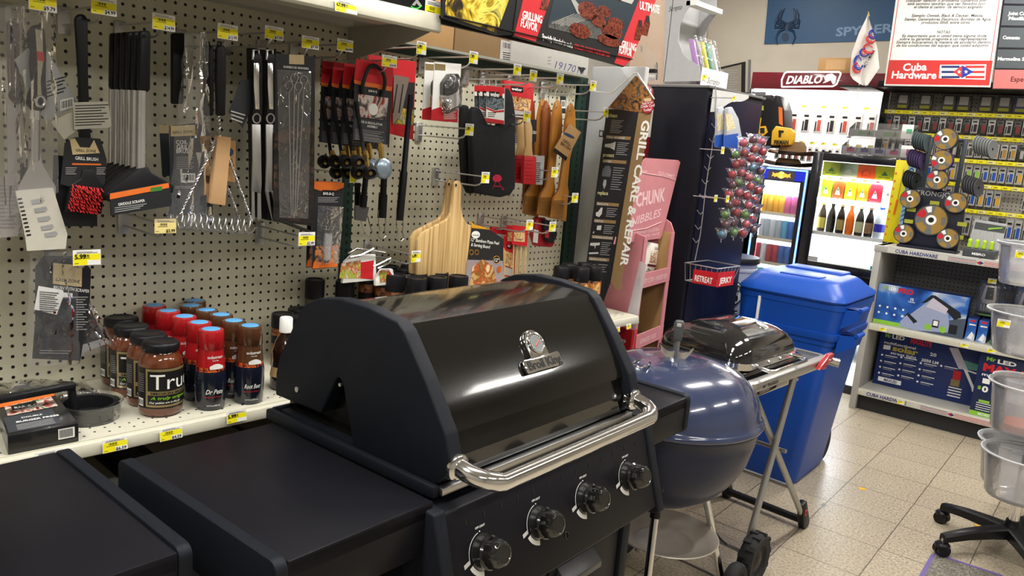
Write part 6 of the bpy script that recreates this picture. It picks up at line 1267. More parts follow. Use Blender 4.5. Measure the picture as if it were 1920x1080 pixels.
mb.prismb([hb+dn*.022-sd*.007+Z1*.108, hb+dn*.022+sd*.007+Z1*.108, hb+dn*.022+sd*.007+Z1*.120, hb+dn*.022-sd*.007+Z1*.120], dn*.002, hx('pale_grey_print', 'b4b2ae'), r=.001); mb.build('handle_grip', lid_)
mb = MB()
for s_ in (-1, 1):
    def wing(u, v): a = u*1.0; return hb+dn*.008+sd*s_*(.004+.050*u)+Z1*(-.014*(1-u)+.036*u*u+.001)*1+Z1*(.040*(1-u*.4))*(v)*(1-.55*u)+dn*(.012*(1-v)*(1-u))
    mb.surf(wing, 10, 5, CHR)
mb.build('heat_shield', lid_)
c = K+Vector((-.09, -.10, 0)); c.z = .918; nn = Vector((-.25, -.3, 1)).normalized(); mb = MB(); mb.tube([wz(1203+16*math.cos(R(k)), 681+7*math.sin(R(k)), .885) for k in range(0, 360, 30)], .003, CHR, 6, closed=True); mb.build('vent_ring', lid_)
def leg(p0, p1, r=.0125): mb = MB(); mb.cyl(p0, p1, r, r, CHR, 16); return mb.build('leg', t)
A1, A2 = Vector((.893, 1.272, .500)), Vector((.953, 1.175, .0))
lg = leg(A1, A2); mb = MB(); mb.cyl(A1+Vector((-.004, .008, .03)), A1+(A2-A1)*.14, .016, .016, BLKP, 16); mb.build('leg_sleeve', lg)
q = wz(1311, 948, .42); L1 = leg(Vector((.905, 1.53, .48)), Vector((.945, 1.71, .04))); L2 = leg(Vector((.70, 1.52, .48)), Vector((.60, 1.69, .04)))
mb = MB(); mb.cyl((.55, 1.70, .075), (.98, 1.70, .075), .006, .006, STL, 8); mb.build('axle', t)
def wheel(par, c, r, w_, ax=(1, 0, 0), tread=True, name='wheel'):
    mb = MB(); c = Vector(c); n = 20 if tread else 1
    mb.lathe([(r*.55, -w_*.3), (r*.62, -w_*.45), (r*.9, -w_*.5), (r, -w_*.25), (r, w_*.25), (r*.9, w_*.5), (r*.62, w_*.45), (r*.55, w_*.3)], RUB, 36, c=c, ax=ax)
    mb.lathe([(0, -w_*.28), (r*.3, -w_*.32), (r*.56, -w_*.25), (r*.56, w_*.25), (r*.3, w_*.34), (r*.18, w_*.42), (0, w_*.42)], BLKP, 28, c=c, ax=ax)
    if tread:
        q = Vector((0, 0, 1)).rotation_difference(Vector(ax)).to_matrix()
        for i in range(22):
            a = 2*math.pi*i/22; u = q @ Vector((math.cos(a), math.sin(a), 0)); v_ = q @ Vector((-math.sin(a), math.cos(a), 0)); A = Vector(ax)
            s_ = (-1 if i % 2 else 1)*w_*.2; o = c+u*r*.96+A*s_; h = w_*.26; mb.prism([o-v_*r*.09-A*h, o+v_*r*.09-A*h, o+v_*r*.09+A*h, o-v_*r*.09+A*h], u*r*.09, RUB)
    return mb.build(name, par)
wheel(t, (.985, 1.700, .0775), .0775, .04, (1, .05, 0), False); wheel(t, (.535, 1.700, .0775), .0775, .04, (1, .05, 0), False)
mb = MB(); pc = Vector((.845, 1.440, .262)); mb.lathe([(0, 0), (.06, .001), (.092, .006), (.095, .009), (.10, .008), (.14, .022), (.166, .040), (.170, .041), (.172, .038)], mat('dull_aluminium', (.62, .58, .50), .42, metal=.55, bump=.2, bscale=20), 56, c=pc, caps=False); mb.build('ash_pan', t, smooth=60)
mb = MB(); mb.tube([pc+Vector((.10, .13, .035)), pc+Vector((.13, .18, -.01)), pc+Vector((.10, .21, -.02)), pc+Vector((.06, .19, .02))], .004, BLKP, 6); mb.build('pan_catch', t)
# ================================================================ TRAVELLING GRILL ON SCISSOR LEGS
t = thing('portable_grill', (.76, 2.08, 0), 'portable gas grill with glossy black domed lid on a folding silver scissor cart', 'grill')
SIL_ = mat('silver_frame', (.42, .42, .41), .32, metal=.7); TX0, TX1, TY0, TY1, TZ = .53, .945, 1.70, 2.40, .79
mb = MB(); lp = lambda z, d: [(x, y, z) for x, y in rrect((TX0+TX1)/2, (TY0+TY1)/2, (TX1-TX0)/2-d, (TY1-TY0)/2-d, .05-min(d, .03))]
mb.loft([lp(TZ-.045, .012), lp(TZ-.03, 0), lp(TZ-.006, 0), lp(TZ, .008)], SIL_, False); mb.loft([lp(TZ, .008), lp(TZ, .03), lp(TZ-.03, .032)], SIL_, False)
mb.text('MY TRAVELER', (TX1+.001, 1.80, TZ-.030), Y1, Z1, .016, INK, 'l', .01, width=.12); fr_ = mb.build('frame', t)
mb = MB(); mb.rb(TX0+.03, TX1-.03, 2.26, TY1-.012, TZ-.03, TZ-.004, mat('dark_side_table', (.05, .055, .06), .3), .003); mb.build('side_table', t)
mb = MB(); mb.rb(TX0+.035, TX1-.05, TY0+.05, 2.25, TZ-.10, TZ+.022, BLKG, .02, 3); mb.build('firebox', t)
lx, ly, hx_, hy_ = .715, 1.965, .182, .235
def lr(z, d, r): return [(x, y, z) for x, y in rrect(lx, ly, hx_-d, hy_-d, r, 8)]
mb = MB(); mb.loft([lr(TZ+.024, .0, .07), lr(TZ+.06, .002, .07), lr(TZ+.085, .010, .07), lr(TZ+.108, .030, .07), lr(TZ+.128, .062, .06), lr(TZ+.142, .100, .05), lr(TZ+.149, .140, .035), lr(TZ+.151, .165, .015)], BLKG); ld = mb.build('lid', t, smooth=60)
mb = MB(); mb.loft([[(x, y, z) for x, y in rrect(lx, ly, hx_+.004, hy_+.004, .07, 8)] for z in (TZ+.024, TZ+.048)]+[[(x, y, TZ+.048) for x, y in rrect(lx, ly, hx_-.002, hy_-.002, .068, 8)]], CHR, False); mb.build('lid_band', ld, smooth=60)
mb = MB(); px_ = lx+hx_; mb.tube([(px_+.002, ly-.15, TZ+.035), (px_+.055, ly-.15, TZ+.03), (px_+.065, ly-.135, TZ+.03), (px_+.065, ly+.135, TZ+.03), (px_+.055, ly+.15, TZ+.03), (px_+.002, ly+.15, TZ+.035)], .0065, CHR, 10); mb.build('lid_handle', ld)
mb = MB(); mb.lathe([(0, 0), (.028, 0), (.030, .008), (.024, .014), (0, .015)], CHR, 24, c=(lx+.09, ly+.06, TZ+.126), ax=(.3, .1, 1)); mb.build('thermometer', ld)
for k in range(4): mb = MB(); c = (px_+.005, ly-.14+k*.093, TZ+.036); mb.lathe([(0, 0), (.007, 0), (.006, .004), (0, .005)], CHR, 12, c=c, ax=(1, 0, 0)); mb.build('rivet', ld)
mb = MB(); REDP = mat('red_latch', (.40, .02, .03), .3, coat=.5); mb.prismb([(TX1+.001, 2.24, TZ-.03), (TX1+.001, 2.30, TZ-.035), (TX1+.001, 2.37, TZ+.01), (TX1+.001, 2.36, TZ+.022), (TX1+.001, 2.32, TZ+.02), (TX1+.001, 2.26, TZ-.012)], (.022, 0, 0), REDP, r=.005); mb.build('red_latch', t)
mb = MB(); mb.cyl((TX1, 2.375, TZ-.015), (TX1+.04, 2.385, TZ-.02), .018, .018, CHR, 20); mb.build('control_knob', t)
def tleg(a, b, r=.0125, nm='leg', m=SIL_): mb = MB(); mb.tube([a, b], r, m, 12); return mb.build(nm, t)
xl = .925; 
a_, b_ = wx(1488, 712, xl), wx(1352, 1016, xl); a_.z = min(a_.z, TZ-.05)
c_, d_ = wx(1420, 780, xl), wx(1492, 965, xl)
print('LEGS', a_, b_, c_, d_)
for xo in (0, -.36):
    o_ = Vector((xo, 0, 0)); tleg(Vector((xl, a_.y, TZ-.045))+o_, Vector((xl, 1.90, .10))+o_); tleg(Vector((xl-.02, 1.80, TZ-.045))+o_, Vector((xl-.02, 2.50, .035))+o_)
tleg((xl-.02, 2.49, .035), (xl-.38, 2.49, .035), .016, 'foot_bar', BLKP); tleg((xl, 1.90, .10), (xl-.36, 1.90, .10), .008, 'axle'); tleg((xl-.02, 2.30, .24), (xl-.38, 2.30, .24), .009, 'cross_bar'); tleg((xl, 2.14, .44), (xl-.38, 2.14, .44), .008, 'pivot_bar')
for x_ in (xl-.02, xl-.38):
    mb = MB(); mb.prismb([(x_-.014, 2.42, .13), (x_-.014, 2.46, .14), (x_-.014, 2.53, .03), (x_-.014, 2.525, .002), (x_-.014, 2.48, .0), (x_-.014, 2.45, .06)], (.030, 0, 0), BLKP, r=.006); f_ = mb.build('foot', t)
    mb = MB(); mb.tube([(x_+.0165, 2.465+.010*math.cos(R(k)), .085+.012*math.sin(R(k))) for k in range(0, 360, 30)], .003, REDP, 6, closed=True); mb.build('red_ring', f_)
wheel(t, (.965, 1.885, .098), .098, .055, (1, .05, 0)); wheel(t, (.52, 1.885, .098), .098, .055, (1, .05, 0))
# ================================================================ BLUE BINS, one nested in the other
BL = mat('blue_bin_plastic', (.004, .070, .42), .40, noise=.04, bump=.05, bscale=300)
BN = Frame((.50, 3.10, 0), 4)
def bin_(z1, lab, lid, zb=0.0, base=True):
    t = thing('wheeled_bin', BN.p(0, 0, 0) if not lid else BN.p(.02, 0, 0), lab, 'bin'); M = BN.M
    def lp(cx, cy, hx_, hy_, z, r=.05): return [(x, y, z) for x, y in rrect(cx, cy, hx_, hy_, r, 6)]
    h = z1-zb
    mb = MB(M)
    if lid: loops = [lp(.028, 0, .235, .262, z1-.20, .05), lp(.036, 0, .248, .276, z1-.03, .05), lp(.036, 0, .252, .280, z1-.028, .05), lp(.036, 0, .252, .280, z1, .05)]
    else: loops = [lp(-.005, 0, .175, .215, .0, .05), lp(-.005, 0, .185, .225, .03, .05), lp(.028, 0, .232, .258, z1-.06, .05), lp(.03, 0, .244, .272, z1-.055, .05), lp(.03, 0, .248, .276, z1-.04, .05), lp(.03, 0, .248, .276, z1-.022, .05), lp(.03, 0, .236, .262, z1-.02, .05)]
    mb.loft(loops, BL, not lid); mb.build('bin_body', t, smooth=50)
    mb = MB(M); zz = z1-.035; x0 = .27
    for yy in (-.20, .0):
        pass
    y0, y1 = -.23, -.13
    mb.loft([[(x0, y0, zz+.01), (x0, y0+.0, zz-.08), (x0, y1, zz-.08), (x0, y1, zz+.01)], [(x0+.085, y0, zz+.02), (x0+.075, y0, zz-.03), (x0+.075, y1, zz-.03), (x0+.085, y1, zz+.02)]], BL, True)
    mb.bx(x0+.01, x0+.07, y0+.012, y1-.012, zz+.0205, zz+.0215, mat('blue_recess', (.006, .03, .16), .5)); mb.tube([(x0+.08, y0-.0, zz+.02), (x0+.08, y1, zz+.02)], .012, BL, 10); mb.build('handle', t)  # flat darker blue plate paints the shade of a hollow in the handle
    if lid:
        mb = MB(M); L = [lp(.036, 0, .250, .288, z1+.002, .06), lp(.036, 0, .256, .294, z1+.012, .06), lp(.036, 0, .250, .288, z1+.026, .06), lp(.034, -.01, .235, .255, z1+.044, .06), lp(.03, -.02, .205, .215, z1+.080, .06), lp(.03, -.02, .19, .20, z1+.090, .06)]
        mb.loft(L, BL, True); l_ = mb.build('lid', t, smooth=35)
        mb = MB(M); mb.rb(-.13, .16, .10, .24, z1+.065, z1+.100, BL, .01); mb.build('hinge_ridge', l_); mb = MB(M); mb.rb(-.06, .13, -.17, -.06, z1+.086, z1+.096, BL, .005); mb.build('lid_panel', l_)
        mb = MB(M); mb.rb(-.105, -.092, -.282, -.272, z1-.19, z1-.02, WHT, .002); mb.build('white_strip', t)
    else:
        for xx in (.17,): wheel(t, BN.p(.14, .245, .10), .10, .05, tuple(BN.ex), False)
        wheel(t, BN.p(-.14, .245, .10), .10, .05, tuple(BN.ex), False)
        mb = MB(M); mb.cyl((-.13, .235, .10), (.13, .235, .10), .008, .008, STL, 8); mb.build('axle', t)
    return t
bin_(.80, 'blue wheeled bin standing on the floor, lower of the two nested bins', False)
bin_(.918, 'blue bin with domed lid nested on top of the lower blue bin', True)
# ================================================================ RIGHT GONDOLA
def bm(): return MB(B.M)
RSH = mat('worn_grey_enamel', (.42, .41, .38), .4, noise=.12, nscale=6)
XR = 1.75
t = thing('gondola_shelving', B.p(.8, .25, 0), 'low grey shelving unit on the right with dotted back and store lettering on its edges', 'shelving unit')
mb = bm(); mb.rb(-.045, -.005, -.01, .46, 0, 1.075, RSH, .003); mb.build('end_panel', t)
mb = bm(); mb.rb(-.005, XR, .44, .455, .1, 1.05, PEGG, .001); mb.build('peg_back', t)
mb = bm(); mb.bx(-.005, XR, .02, .44, .0, .10, mat('black_kick_plate', (.02, .02, .021), .7, bump=.6, bscale=40)); mb.build('kick_plate', t)
for z, nm in ((1.075, 'top_shelf'), (.575, 'middle_shelf'), (.14, 'bottom_shelf')):
    mb = bm(); mb.rb(-.004 if z < 1 else -.05, XR, .0, .44, z-.022, z, RSH, .002)
    mb.rb(-.004 if z < 1 else -.05, XR, -.014, .002, z-.040, z+.002, RSH if z > 1 else CREAM, .003)
    s_ = mb.build(nm, t)
    if z != .575:
        mb = bm(); BLT = mat('navy_store_lettering', (.02, .03, .16), .5); e = -.0146; zz = z-.034
        mb.bx(.03, 1.7, e, e+.0005, z-.036, z-.004, hx('pale_strip_print', 'c8c6be'))
        mb.text('CUBA HARDWARE', (.075 if z > 1 else .05, e-.0004, zz+.003), X1, Z1, .030, BLT, 'l', .03, 0, .24)
        if True:
            for k, c_ in enumerate((BLT, RED, BLT)): mb.bx(.37, .52, e-.0003, e, zz+.002+k*.009, zz+.005+k*.009, c_)
            for k, c_ in enumerate((RED, RED, RED)): mb.bx(.56, .75, e-.0003, e, zz+.002+k*.009, zz+.005+k*.009, c_)
            mb.prism([(.52, e, zz+.012), (.54, e, zz+.001), (.54, e, zz+.023)], (0, -.0008, 0), RED); mb.prism([(.56, e, zz+.012), (.54, e, zz+.001), (.54, e, zz+.023)], (0, -.0008, 0), BLT)
            mb.text('CUBA HARDWARE', (.80, e-.0004, zz+.003), X1, Z1, .030, BLT, 'l', .03, 0, .24)
        mb.build('store_lettering', s_)
for k, (x, z, lb) in enumerate(((.06, .575, 'yellow tag on the middle shelf edge of the right unit, left one'), (.52, .575, 'yellow tag on the middle shelf edge of the right unit, middle one'), (.66, .575, 'yellow tag on the middle shelf edge of the right unit, right one'), (.235, .14, 'yellow tag covering a letter on the bottom shelf edge of the right unit'))):
    mb = bm(); tag_face(mb, (x, -.0165, z-.034), X1, Z1, .045, .026, nrm=-Y1); o = mb.build('price_tag'); tag(o, lb, 'price tag', 'yellow tags on the right shelving unit')
mb = bm(); mb.cyl((.03, .02, 1.0752), (.03, .02, 1.0762), .008, .008, INK, 12); mb.cyl((.53, .03, 1.0752), (.53, .03, 1.0762), .008, .008, INK, 12); tag(mb.build('shelf_hole_plug'), 'black plugs in the top of the right shelving unit', 'plug')
NAVY = mat('navy_carton', (.012, .030, .14), .4); SKY = picture('sky_print', ('14306a', '2a58a8', '3a70c0', 'c8d4e0', '2450a0'), 5, .4, .5)
def rbox(x0, x1, y0, y1, z0, z1, m, lab, fn=None, nm='light_box', rz=0, cat='box', group=None):
    t = thing(nm, B.p((x0+x1)/2, (y0+y1)/2, z0), lab, cat, group); mb = bm(); mb.rb(x0, x1, y0, y1, z0, z1, m, .002); mb.build('box_body', t)
    if fn:
        mb = bm(); Pm = PB(y0-.0002); fn(mb, Pm, x0, x1, y0, z0, z1); mb.build('print', t)
    return t
# printing helpers in local face coordinates (u, v from 0 to 1)
def FQ(mb, x0, x1, y, z0, z1, pts, m, e=.0004): mb.prism([(x0+(x1-x0)*u, y-e, z0+(z1-z0)*v) for u, v in pts], (0, -.0002, 0), m)
def FT(mb, x0, x1, y, z0, z1, s_, u, v, w_, h, m, bold=.02, shear=0, e=.0009): mb.text(s_, (x0+(x1-x0)*u, y-e, z0+(z1-z0)*v), X1, Z1, h*(z1-z0)/.7, m, 'l', bold, shear, w_*(x1-x0))
def p1(mb, P_, x0, x1, y, z0, z1):
    a = (mb, x0, x1, y, z0, z1)
    FQ(*a, [(0, 0), (1, 0), (1, 1), (0, 1)], SKY); FQ(*a, [(0, 0), (.42, 0), (.38, .1), (0, .1)], GRN, .0007); FQ(*a, [(.4, 0), (1, 0), (1, .5), (.9, .45)], hx('grey_night_print', '4a5464'), .0006)
    FQ(*a, [(.30, .02), (.34, .2), (.42, .4), (.62, .86), (.8, .62), (.86, .1), (.5, .0)], hx('beam_print', '9aa4c4'), .0008)
    FQ(*a, [(.50, .68), (.60, .92), (.64, .92), (.93, .62), (.95, .5), (.88, .42), (.84, .5), (.62, .85), (.56, .72)], hx('lamp_black_print', '1c2028'), .001); FQ(*a, [(.56, .62), (.62, .86), (.80, .66), (.78, .52)], hx('lamp_panel_print', 'c4c0d0'), .0012)
    FQ(*a, [(.34, .3), (.38, .4), (.5, .22), (.46, .16)], hx('lamp_black_print', '1c2028'), .001); FQ(*a, [(.30, .12), (.37, .33), (.45, .18), (.42, .1)], hx('beam_print', '9aa4c4'), .0012)
    for u in (.62, .78): mb.lathe([(0, 0), (.020, 0), (.020, .0004)], GRN, 18, c=(x0+(x1-x0)*u, y-.0012, z0+(z1-z0)*.14), ax=(0, -1, 0))
    FQ(*a, [(.66, .16), (.73, .16), (.73, .34), (.66, .34)], INK, .0018); FQ(*a, [(.67, .2), (.72, .2), (.72, .32), (.67, .32)], WHT, .002); FQ(*a, [(.84, .08), (.93, .08), (.93, .3), (.84, .3)], hx('lamp_black_print', '1c2028'), .0012)
    FT(*a, 'Mr', .06, .88, .06, .065, GRN); FT(*a, 'LED', .12, .87, .08, .075, WHT, .03); FT(*a, 'PRO', .23, .84, .17, .12, RED, .05); FT(*a, '15', .38, .70, .035, .06, WHT, .03); FT(*a, 'YEARS', .355, .65, .08, .03, WHT, .02)
    for i in range(4):
        for j in range(2): mb.lathe([(0, 0), (.007, 0), (.007, .0004)], WHT, 10, c=(x0+(x1-x0)*(.05+i*.09), y-.001, z0+(z1-z0)*(.28+j*.16)), ax=(0, -1, 0))
rbox(.0, .515, .05, .15, .5755, .832, NAVY, 'blue box with floodlight picture and red PRO lettering on the middle shelf', p1)
def p2(mb, P_, x0, x1, y, z0, z1):
    a = (mb, x0, x1, y, z0, z1)
    FT(*a, 'Mr', .05, .90, .06, .07, GRN); FT(*a, 'LED', .12, .90, .12, .07, WHT, .03); FT(*a, 'MAXLITE', .30, .88, .20, .09, RED, .05); FT(*a, 'multifunctional', .05, .78, .31, .05, WHT, .01); FT(*a, 'solar', .14, .68, .25, .10, GOLDP, .04); FT(*a, 'street light', .13, .61, .25, .05, WHT, .01)
    FQ(*a, [(.05, .67), (.12, .68), (.12, .76), (.05, .75)], WHT); FT(*a, '20', .50, .73, .06, .055, WHT, .03); FT(*a, '2050 LM', .43, .60, .16, .05, WHT, .03)
    for i in range(4):
        for j in range(4 if i < 3 else 1):
            u, v = .05+.19*i, .56-.115*j+.03*(i % 2); mb.lathe([(0, 0), (.007, 0), (.007, .0003)], WHT, 8, c=(x0+(x1-x0)*u, y-.0004, z0+(z1-z0)*v), ax=(0, -1, 0))
            FQ(*a, [(u+.03, v), (u+.15, v), (u+.15, v+.014), (u+.03, v+.014)], WHT); FQ(*a, [(u+.03, v-.03), (u+.12, v-.03), (u+.12, v-.02), (u+.03, v-.02)], GRYT)
    FQ(*a, [(.05, .07), (.28, .07), (.28, .15), (.05, .15)], WHT, .0005); FT(*a, 'MAXLED', .11, .085, .13, .05, NAVY, .03)
    FQ(*a, [(.66, .94), (.74, .96), (.86, .62), (.78, .60)], hx('lamp_panel_print', 'c4c0d0'), .0008); FQ(*a, [(.78, .78), (.98, .74), (.98, .64), (.84, .62)], hx('teal_print', '5a9a8a'), .0006); FQ(*a, [(.82, .62), (.85, .62), (.95, .32), (.98, .26), (.93, .26), (.92, .32)], WHT, .001); FQ(*a, [(.83, .60), (.95, .57), (1, .66), (1, .68), (.94, .6), (.83, .62)], WHT, .001)
    FQ(*a, [(.74, .36), (.81, .36), (.81, .56), (.74, .56)], RED, .001); FQ(*a, [(.73, .28), (.81, .28), (.81, .40), (.73, .40)], hx('khaki_print', '8a7a50'), .0012)
    for j in range(4): FQ(*a, [(.72, .24-.05*j), (.84, .24-.05*j), (.84, .26-.05*j), (.72, .26-.05*j)], WHT, .001)
    FQ(*a, [(.94, .0), (.99, .0), (.99, .12), (.94, .12)], RED, .001)
GOLDP = hx('olive_gold_print', 'b8a840'); rbox(.02, .64, .22, .33, .1405, .50, NAVY, 'large dark blue solar street light box on the bottom shelf', p2)
def p3(mb, P_, x0, x1, y, z0, z1):
    a = (mb, x0, x1, y, z0, z1)
    FQ(*a, [(0, 0), (1, 0), (1, .07), (0, .07)], GRN); FT(*a, 'Mr', .08, .88, .10, .06, GRN, .03); FT(*a, 'LED', .20, .87, .20, .06, WHT, .04); FT(*a, 'MAX', .06, .72, .36, .11, RED, .05); FT(*a, '120', .44, .71, .26, .11, ORG, .04, .2); FT(*a, 'multifunction', .06, .64, .5, .045, WHT); FQ(*a, [(.08, .52), (.16, .52), (.16, .6), (.08, .6)], WHT)
    FT(*a, '$', .04, .42, .04, .05, GRN); FT(*a, '0', .09, .39, .07, .09, WHT, .04); FQ(*a, [(.08, .22), (.2, .22), (.2, .26), (.08, .26)], GRN)
    for j in range(4): FQ(*a, [(.06, .2-.035*j), (.22, .2-.035*j), (.22, .21-.035*j), (.06, .21-.035*j)], WHT)
    FT(*a, 'MORE SAVING', .1, .015, .3, .04, WHT)
rbox(.625, 1.10, .03, .20, .1405, .53, mat('navy_carton_two', (.008, .018, .07), .4), 'dark navy box with red MAX lettering and green foot on the bottom shelf', p3)
def p4(mb, P_, x0, x1, y, z0, z1):
    a = (mb, x0, x1, y, z0, z1); FQ(*a, [(0, 0), (1, 0), (1, 1), (0, 1)], SKY); FQ(*a, [(.2, .1), (.6, .42), (.85, .3), (.7, .05)], WHT, .0008); FQ(*a, [(.25, .86), (.8, .86), (.8, .95), (.25, .95)], RED, .0008); FQ(*a, [(.2, .7), (.9, .7), (.9, .76), (.2, .76)], WHT, .0008)
rbox(.525, .575, .06, .26, .5755, .71, NAVY, 'small sky blue lamp box on the middle shelf, left of two', p4, group='small lamp boxes on the middle shelf'); rbox(.585, .635, .06, .26, .5755, .71, NAVY, 'small sky blue lamp box on the middle shelf, right of two', p4, group='small lamp boxes on the middle shelf')
rbox(.66, .78, .06, .26, .5755, .605, mat('green_carton', (.02, .16, .05), .4), 'flat green box lying beside the small lamp boxes', None, 'flat_box'); rbox(.665, .775, .07, .25, .6055, .68, mat('dark_teal_carton', (.01, .04, .04), .4), 'dark box on top of the flat green box', None)
rbox(.56, 1.25, .15, .42, .7260 if False else .7255, .735, mat('green_tray', (.08, .16, .05), .5), 'thin green tray under the blistered lamps', None, 'tray', cat='tray')
for k, x in enumerate((.545, .565)): mb = bm()
t = thing('tray_support', B.p(.9, .3, .6), 'dark block holding up the green tray', 'block'); mb = bm(); mb.rb(.80, 1.2, .2, .4, .5755, .7250, DKP, .003); mb.build('block_body', t)
def blist(x, y, lab, w_=.125, h=.20):
    t = thing('solar_lamp_pack', B.p(x+w_/2, y, .7355), lab, 'lamp pack', 'blistered solar lamps on the right shelving unit'); z = .7355
    mb = bm(); mb.rb(x, x+w_, y, y+.004, z, z+h, BLUEP, .001); FQ(mb, x, x+w_, y, z, z+h, [(0, 0), (1, 0), (1, 1), (0, 1)], picture('lamp_card_print', ('14244a', '2a4a8a', '4a4a4a', '1c2c50', '8a98b0'), 20)); mb.build('card', t)
    mb = bm(); G_ = mat('silver_lamp', (.5, .5, .5), .3, metal=.4); mb.prismb([(x+.03, y-.001, z+.06), (x+.02, y-.001, z+.09), (x+.032, y-.001, z+.175), (x+.09, y-.001, z+.175), (x+.10, y-.001, z+.09), (x+.09, y-.001, z+.06)], (0, -.02, 0), G_, r=.005); mb.prismb([(x+.04, y-.0212, z+.09), (x+.044, y-.0212, z+.165), (x+.080, y-.0212, z+.165), (x+.084, y-.0212, z+.09)], (0, -.003, 0), INK, r=.001)
    for i in range(5): mb.cyl((x+.025+i*.017, y-.004, z+.055), (x+.03+i*.014, y-.018, z+.015), .006, .007, G_, 8)
    mb.build('lamp', t); mb = bm(); mb.rb(x+.012, x+w_-.012, y-.032, y-.0005, z+.006, z+.185, BLIS, .008); mb.build('blister', t); return t
bl = blist(.535, .19, 'blistered solar lamp pack in front, left of the buckets'); 
for k in range(3): dup(bl, off=B.ex*(.022*(k+1))+B.ey*(.045*(k+1)), label=f'blistered solar lamp pack, {["second", "third", "rearmost"][k]} in the leaning row')
dup(bl, loc=B.p(.80, .10, .7355), label='blistered solar lamp pack half hidden by the buckets at the right edge')
mb = bm(); tag_face(mb, (.575, .1575, .925), X1, Z1, .045, .03, nrm=-Y1); tag(mb.build('price_tag'), 'yellow tag stuck on the front blistered lamp pack', 'price tag')
# ---------------------------------------------------------------- grinding disc rack on top
NVB = mat('navy_rack_board', (.008, .010, .022), .4)
t = thing('disc_rack', B.p(.21, .16, 1.075), 'navy countertop rack hung with abrasive discs and lettered across the board', 'display rack')
mb = bm(); mb.prismb([(.055, .14, 1.0755), (.385, .14, 1.0755), (.385, .14, 1.42), (.355, .14, 1.44), (.07, .14, 1.46), (.055, .14, 1.44)], (0, .02, 0), NVB, r=.002); bd = mb.build('board', t)
mb = bm(); mb.text('STRONGJOHN', (.085, .1392, 1.408), X1, Z1, .042, hx('pale_grey_print', 'b4b2ae'), 'l', .0, 0, .27); mb.build('lettering', bd)
mb = bm(); mb.rb(.05, .39, .10, .22, 1.0755, 1.090, NVB, .003); mb.build('foot', t)
for x in (.13, .32): mb = bm(); mb.rb(x-.012, x+.012, .145, .165, 1.44, 1.76, mat('navy_post', (.03, .04, .05), .4), .002); mb.build('post', t)
mb = bm(); mb.rb(.118, .332, .148, .162, 1.745, 1.765, NVB, .002); mb.build('top_rail', t)
for x, z in ((.19, 1.355), (.065, 1.30), (.062, 1.225), (.36, 1.245), (.355, 1.165)):
    mb = bm(); mb.bx(x, x+.052, .1385, .1398, z, z+.024, hx('olive_label', 'a8a838')); mb.build('yellow_label', bd)
DG = hx('disc_gold', '9a7a38', .6); DGY = hx('disc_grey', '6a6a68', .6); DBK = mat('disc_edge', (.05, .05, .05), .8)
def disc(x, z, r, n, lab, y=.135, ax=(0, -1, 0), grp='abrasive discs hung on the rack', rot=0, edge=None):
    t = thing('abrasive_disc', B.p(x, y, z-r), lab, 'disc', grp); th = .006; ed = edge or DBK; A = Vector(ax)
    for k in range(n):
        mb = bm(); c = Vector((x, y, z))+A*(.010*k); front = k == n-1
        mb.lathe([(.009, 0), (r, 0), (r, th), (.02 if front else .009, th)], ed, 28, c=c, ax=ax, caps=False)
        if not front: mb.build('rear_disc', t); continue
        e = c+A*(th+.0003); u = A.cross(Z1).normalized()*-1; v = Z1
        def sec(r0, r1, a0, a1, m, ee=0, n_=10):
            for i in range(n_): t0, t1 = R(a0+(a1-a0)*i/n_+rot), R(a0+(a1-a0)*(i+1)/n_+rot); mb.quad(*[e+A*ee+(u*math.cos(t_)+v*math.sin(t_))*rr for rr, t_ in ((r0, t0), (r1, t0), (r1, t1), (r0, t1))], m)
        sec(.3*r, .93*r, -80, 80, DG); sec(.3*r, .93*r, 80, 280, DGY); sec(.45*r, .9*r, 130, 170, RED, .0004); sec(.5*r, .88*r, 95, 120, WHT, .0004); sec(.5*r, .9*r, 200, 250, DG, .0004); sec(.6*r, .85*r, -20, 20, DGY, .0004)
        sec(.17*r, .32*r, 0, 360, WHT, .0006, 24); sec(0.0, .17*r, 0, 360, INK, .0008, 16); mb.build('front_disc', t)
    return t
disc(.215, 1.262, .096, 1, 'largest abrasive disc in the middle of the navy board'); disc(.078, 1.378, .060, 2, 'abrasive disc at the upper left corner of the board'); disc(.335, 1.382, .062, 3, 'abrasive disc at the upper right corner of the board', rot=40); disc(.075, 1.158, .060, 2, 'abrasive disc at the lower left corner of the board'); disc(.328, 1.163, .062, 3, 'abrasive disc at the lower right corner of the board', rot=20)
disc(.222, 1.755, .066, 5, 'topmost abrasive disc of the upright column', y=.13, rot=30); disc(.222, 1.628, .062, 5, 'middle abrasive disc of the upright column', y=.13, rot=60, edge=mat('purple_disc', (.05, .03, .10), .8)); disc(.215, 1.51, .062, 4, 'lowest abrasive disc of the upright column', y=.13)
def dstack(x, z, n, m, lab, s_):
    t = thing('disc_stack', B.p(x, .15, z-.07), lab, 'disc stack', 'stacks of discs on side pegs')
    for k in range(n): mb = bm(); c = (x+s_*k*.014, .15, z-.012*abs(k)*.3); mb.lathe([(.008, 0), (.052, .002), (.055, .005), (.054, .009), (.008, .007)], m, 24, c=c, ax=(s_, -.35, .1), caps=False); mb.build('disc', t)
dstack(.045, 1.74, 6, mat('teal_grey_disc', (.05, .07, .075), .6), 'stack of grey green discs at the upper left of the rack', 1); dstack(.38, 1.735, 7, mat('grey_disc', (.16, .17, .17), .6), 'stack of light grey flap discs at the upper right of the rack', 1)
